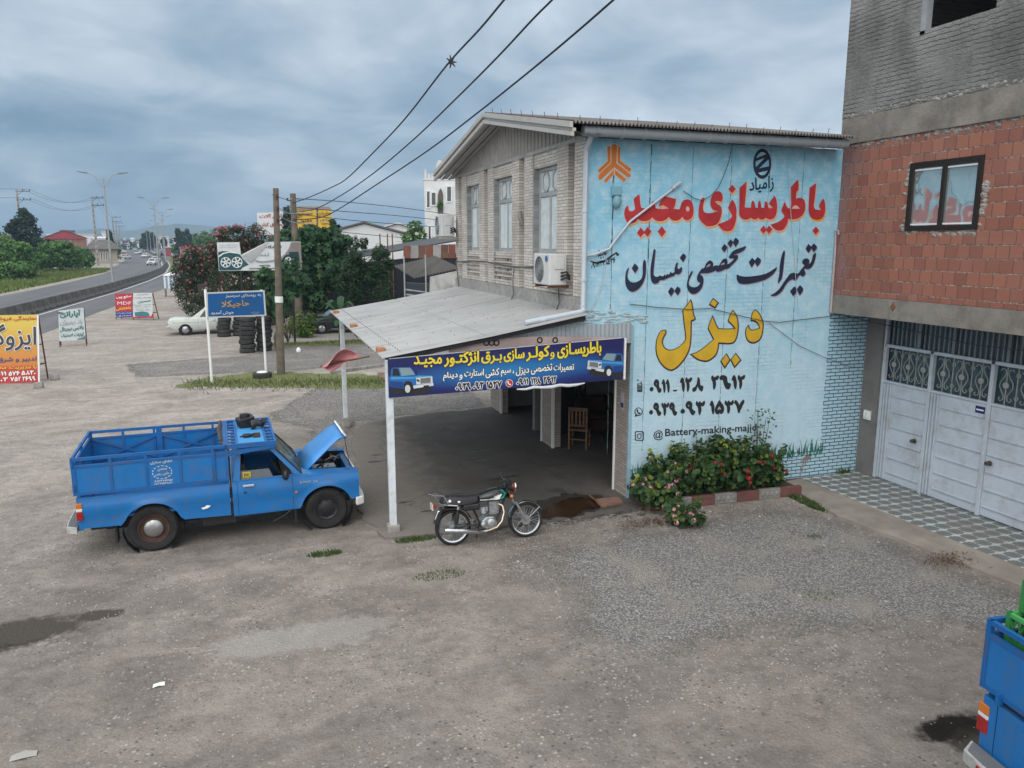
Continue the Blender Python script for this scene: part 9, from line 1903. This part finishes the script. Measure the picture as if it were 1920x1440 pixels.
pls = [(gp(184.6, 498), 1.0, 'power pole with three crossarms beside the hipped house'), (gp(217.2, 479.5), 1.35, 'farther power pole behind the nearest street lamp'), (gp(222, 474), 1.5, 'distant power pole in the row past the hipped house'), (gp(227, 471), 1.6, 'most distant power pole in the row')]
for p, s, lab in pls: dup(pp0, p, 0, lab, (s, s, 1.0 if s == 1.0 else 1.0+.0*s))
# wires between the power poles
P0 = [pb_]+[p for p, _, _ in pls[:2]]
for j, (zz, xx, lab) in enumerate([(14.1, .95, 'upper inner'), (14.1, 2.0, 'upper outer'), (12.6, .95, 'lower inner'), (12.6, 2.0, 'lower outer')]):
    for k, (a, b2) in enumerate(zip([Vector((-80, 60, 0))]+P0, P0)):
        pts = [a.lerp(b2, u/10)+Vector((xx, 0, zz-1.8*math.sin(math.pi*u/10))) for u in range(11)]; tag(MB().tube(pts, .022, 4).build('power_line', WIRE), '%s power line %s' % (lab, ['running in from the left edge', 'between the first two power poles', 'running on behind the nearest street lamp'][k]), 'power line')
p = gp(138, 507.6); t_ = pd_(133, 450, math.hypot(p.x-CAM.x, p.y-CAM.y)); tag(MB().tube([p, (p.x, p.y, t_.z)], [.16, .11], 8).box(p.x-.35, p.x+.35, p.y-.05, p.y+.05, t_.z-1.3, t_.z-1.2).build('post', mat('power_pole_concrete', (.27, .26, .245), .9)), 'thin short grey post on the verge left of the white notice', 'post')
ns = thing('roadside_notice', 'small white notice board with red and blue lettering on the verge', 'notice board'); A = gp(153, 499); B = gp(168, 498); board(ns, 'notice_panel', [(151.5, 475), (166.5, 474), (167.5, 492), (152.5, 493)], A, B, WHG, .06)
sign_text(ns, 'notice_lettering', [('کتابخانه', (153, 481), (166, 480), 4.5, .03)], A, B, M['ink_red'], .03); sign_text(ns, 'notice_lettering', [('هراتوت', (153.5, 490), (166.5, 489), 6, .03)], A, B, mat('ink_blue', (.03, .06, .25), .6), .03)
for q in (A, B): MB().tube([q, (q.x, q.y, pl(155, 492, A, B).z)], .06, 6).build('leg', M['darkmetal'], ns)
# striped stall and black car by the near carriageway
stl = thing('market_stall', 'small roadside stall wrapped in blue and white striped cloth', 'stall', gp(323, 556)); 
m, t_, b = newmat('striped_cloth'); c = node(t_, 'ShaderNodeSeparateXYZ', {0: node(t_, 'ShaderNodeTexCoord').outputs['Object']}).outputs
f = math_(t_, 'GREATER_THAN', math_(t_, 'FRACT', math_(t_, 'MULTIPLY', math_(t_, 'ADD', c[0], c[1]), 3.2)), .5); t_.links.new(mix(t_, f, (.16, .26, .36), (.55, .60, .63)), b.inputs['Base Color'])
mb = MB(); 
for x in (-.5, .5):
    for y in (-.5, .5): MB().tube([(x, y, 0), (x, y, 1.9)], .03, 6).build('leg', M['darkmetal'], stl)
rg = [[(-.55, -.55, .75), (.55, -.55, .72), (.55, .55, .75), (-.55, .55, .75)], [(-.56, -.56, 1.8), (.56, -.56, 1.85), (.56, .56, 1.9), (-.56, .56, 1.85)]]; mb.loft(rg, caps=False); mb.build('cloth', m, stl); MB().loft([[(-.6, -.6, 1.86), (.6, -.6, 1.88), (.6, .6, 1.92), (-.6, .6, 1.9)], [(-.05, -.05, 2.1), (.05, -.05, 2.1), (.05, .05, 2.12), (-.05, .05, 2.1)]]).build('roof', M['white'], stl)
bk = sedan('road_car', 'black saloon seen from behind on the near carriageway', (0, 0, 0), 0, BLACKP, CG, group='cars on the highway', detail=False)
bk.location = (med(80)+4.9, 84.3, 0); bk.rotation_euler = (0, 0, R(-90))
wc = sedan('road_car', 'white saloon driving towards us, nearest on the far carriageway', (0, 0, 0), 0, WHITEP, CG, group='cars on the highway')
def put(o, p, towards=True): o.location = (p.x+(-.0), p.y, 0); o.rotation_euler = (0, 0, R(90) if towards else R(-90))
wc.location = gp(282.7, 497.6); wc.rotation_euler = (0, 0, R(84))
pal = [WHITEP, SILVER, NAVYP, WHITEP, REDP2]
protos = {}
for k, (px, py2, ci, lab) in enumerate([(288, 492, 0, 'white car close behind the nearest oncoming white saloon'), (270, 483.5, 0, 'white hatchback coming round the bend, alone in its lane'), (258, 476.5, 0, 'small white car farther round the bend'), (263, 472.5, 1, 'silver car high on the bend behind the small white car'), (252, 469.5, 0, 'far white car past the bend'), (246, 467.5, 1, 'far silver car past the bend'), (303, 480, 2, 'dark car on the near carriageway beyond the lamp'), (325, 484, 2, 'dark car parked off the road right of the lamps'), (333, 499, 0, 'white car coming past the oleander on the near side'), (294, 477, 1, 'silver car in the near carriageway beside the third lamp'), (228, 486, 0, 'white car parked beside the hipped house')]):
    o = sedan('road_car', lab, (0, 0, 0), 0, pal[ci], CG, group='cars on the highway', detail=False); o.location = gp(px, py2); o.rotation_euler = (0, 0, R(82 if k < 6 else -98 if k in (6, 9) else 70))
# tiny far traffic: one low mesh per colour, copied
def tiny(paint):
    return MB().loft([[(-2.1, -.78, .3), (2.1, -.78, .3), (2.1, .78, .3), (-2.1, .78, .3)], [(-2.1, -.8, .85), (2.1, -.8, .88), (2.1, .8, .88), (-2.1, .8, .85)]], 0).loft([[(-1.1, -.72, .86), (1.5, -.72, .86), (1.5, .72, .86), (-1.1, .72, .86)], [(-.5, -.6, 1.42), (.9, -.6, 1.42), (.9, .6, 1.42), (-.5, .6, 1.42)]], 1).box(-1.6, -1.0, -.8, .8, 0, .5, 2).box(1.0, 1.6, -.8, .8, 0, .5, 2).build('road_car', [paint, CG, M['black']], bev=.06)
tp_ = [tiny(p) for p in (WHITEP, SILVER, NAVYP)]; r = random.Random(17); cnt = [0, 0, 0]
for i in range(44):
    ci = (0, 0, 1, 0, 2, 1)[i % 6]; y = r.uniform(330, 900) if i < 30 else r.uniform(260, 520); side = -5.2 if i < 22 else (5+r.uniform(0, 4)) if i < 30 else r.uniform(12, 26)
    o = tp_[ci] if cnt[ci] == 0 else tp_[ci].copy()
    if cnt[ci]: COL.objects.link(o)
    cnt[ci] += 1; o.location = (med(y)+side+r.uniform(-1.5, 1.5), y, .01); o.rotation_euler = (0, 0, math.atan2(10, med(y+5)-med(y-5)))
    tag(o, 'tiny %s car in the distant line of traffic beyond the bend' % ('white', 'silver', 'dark')[ci], 'car', 'distant %s cars on the highway' % ('white', 'silver', 'dark')[ci])
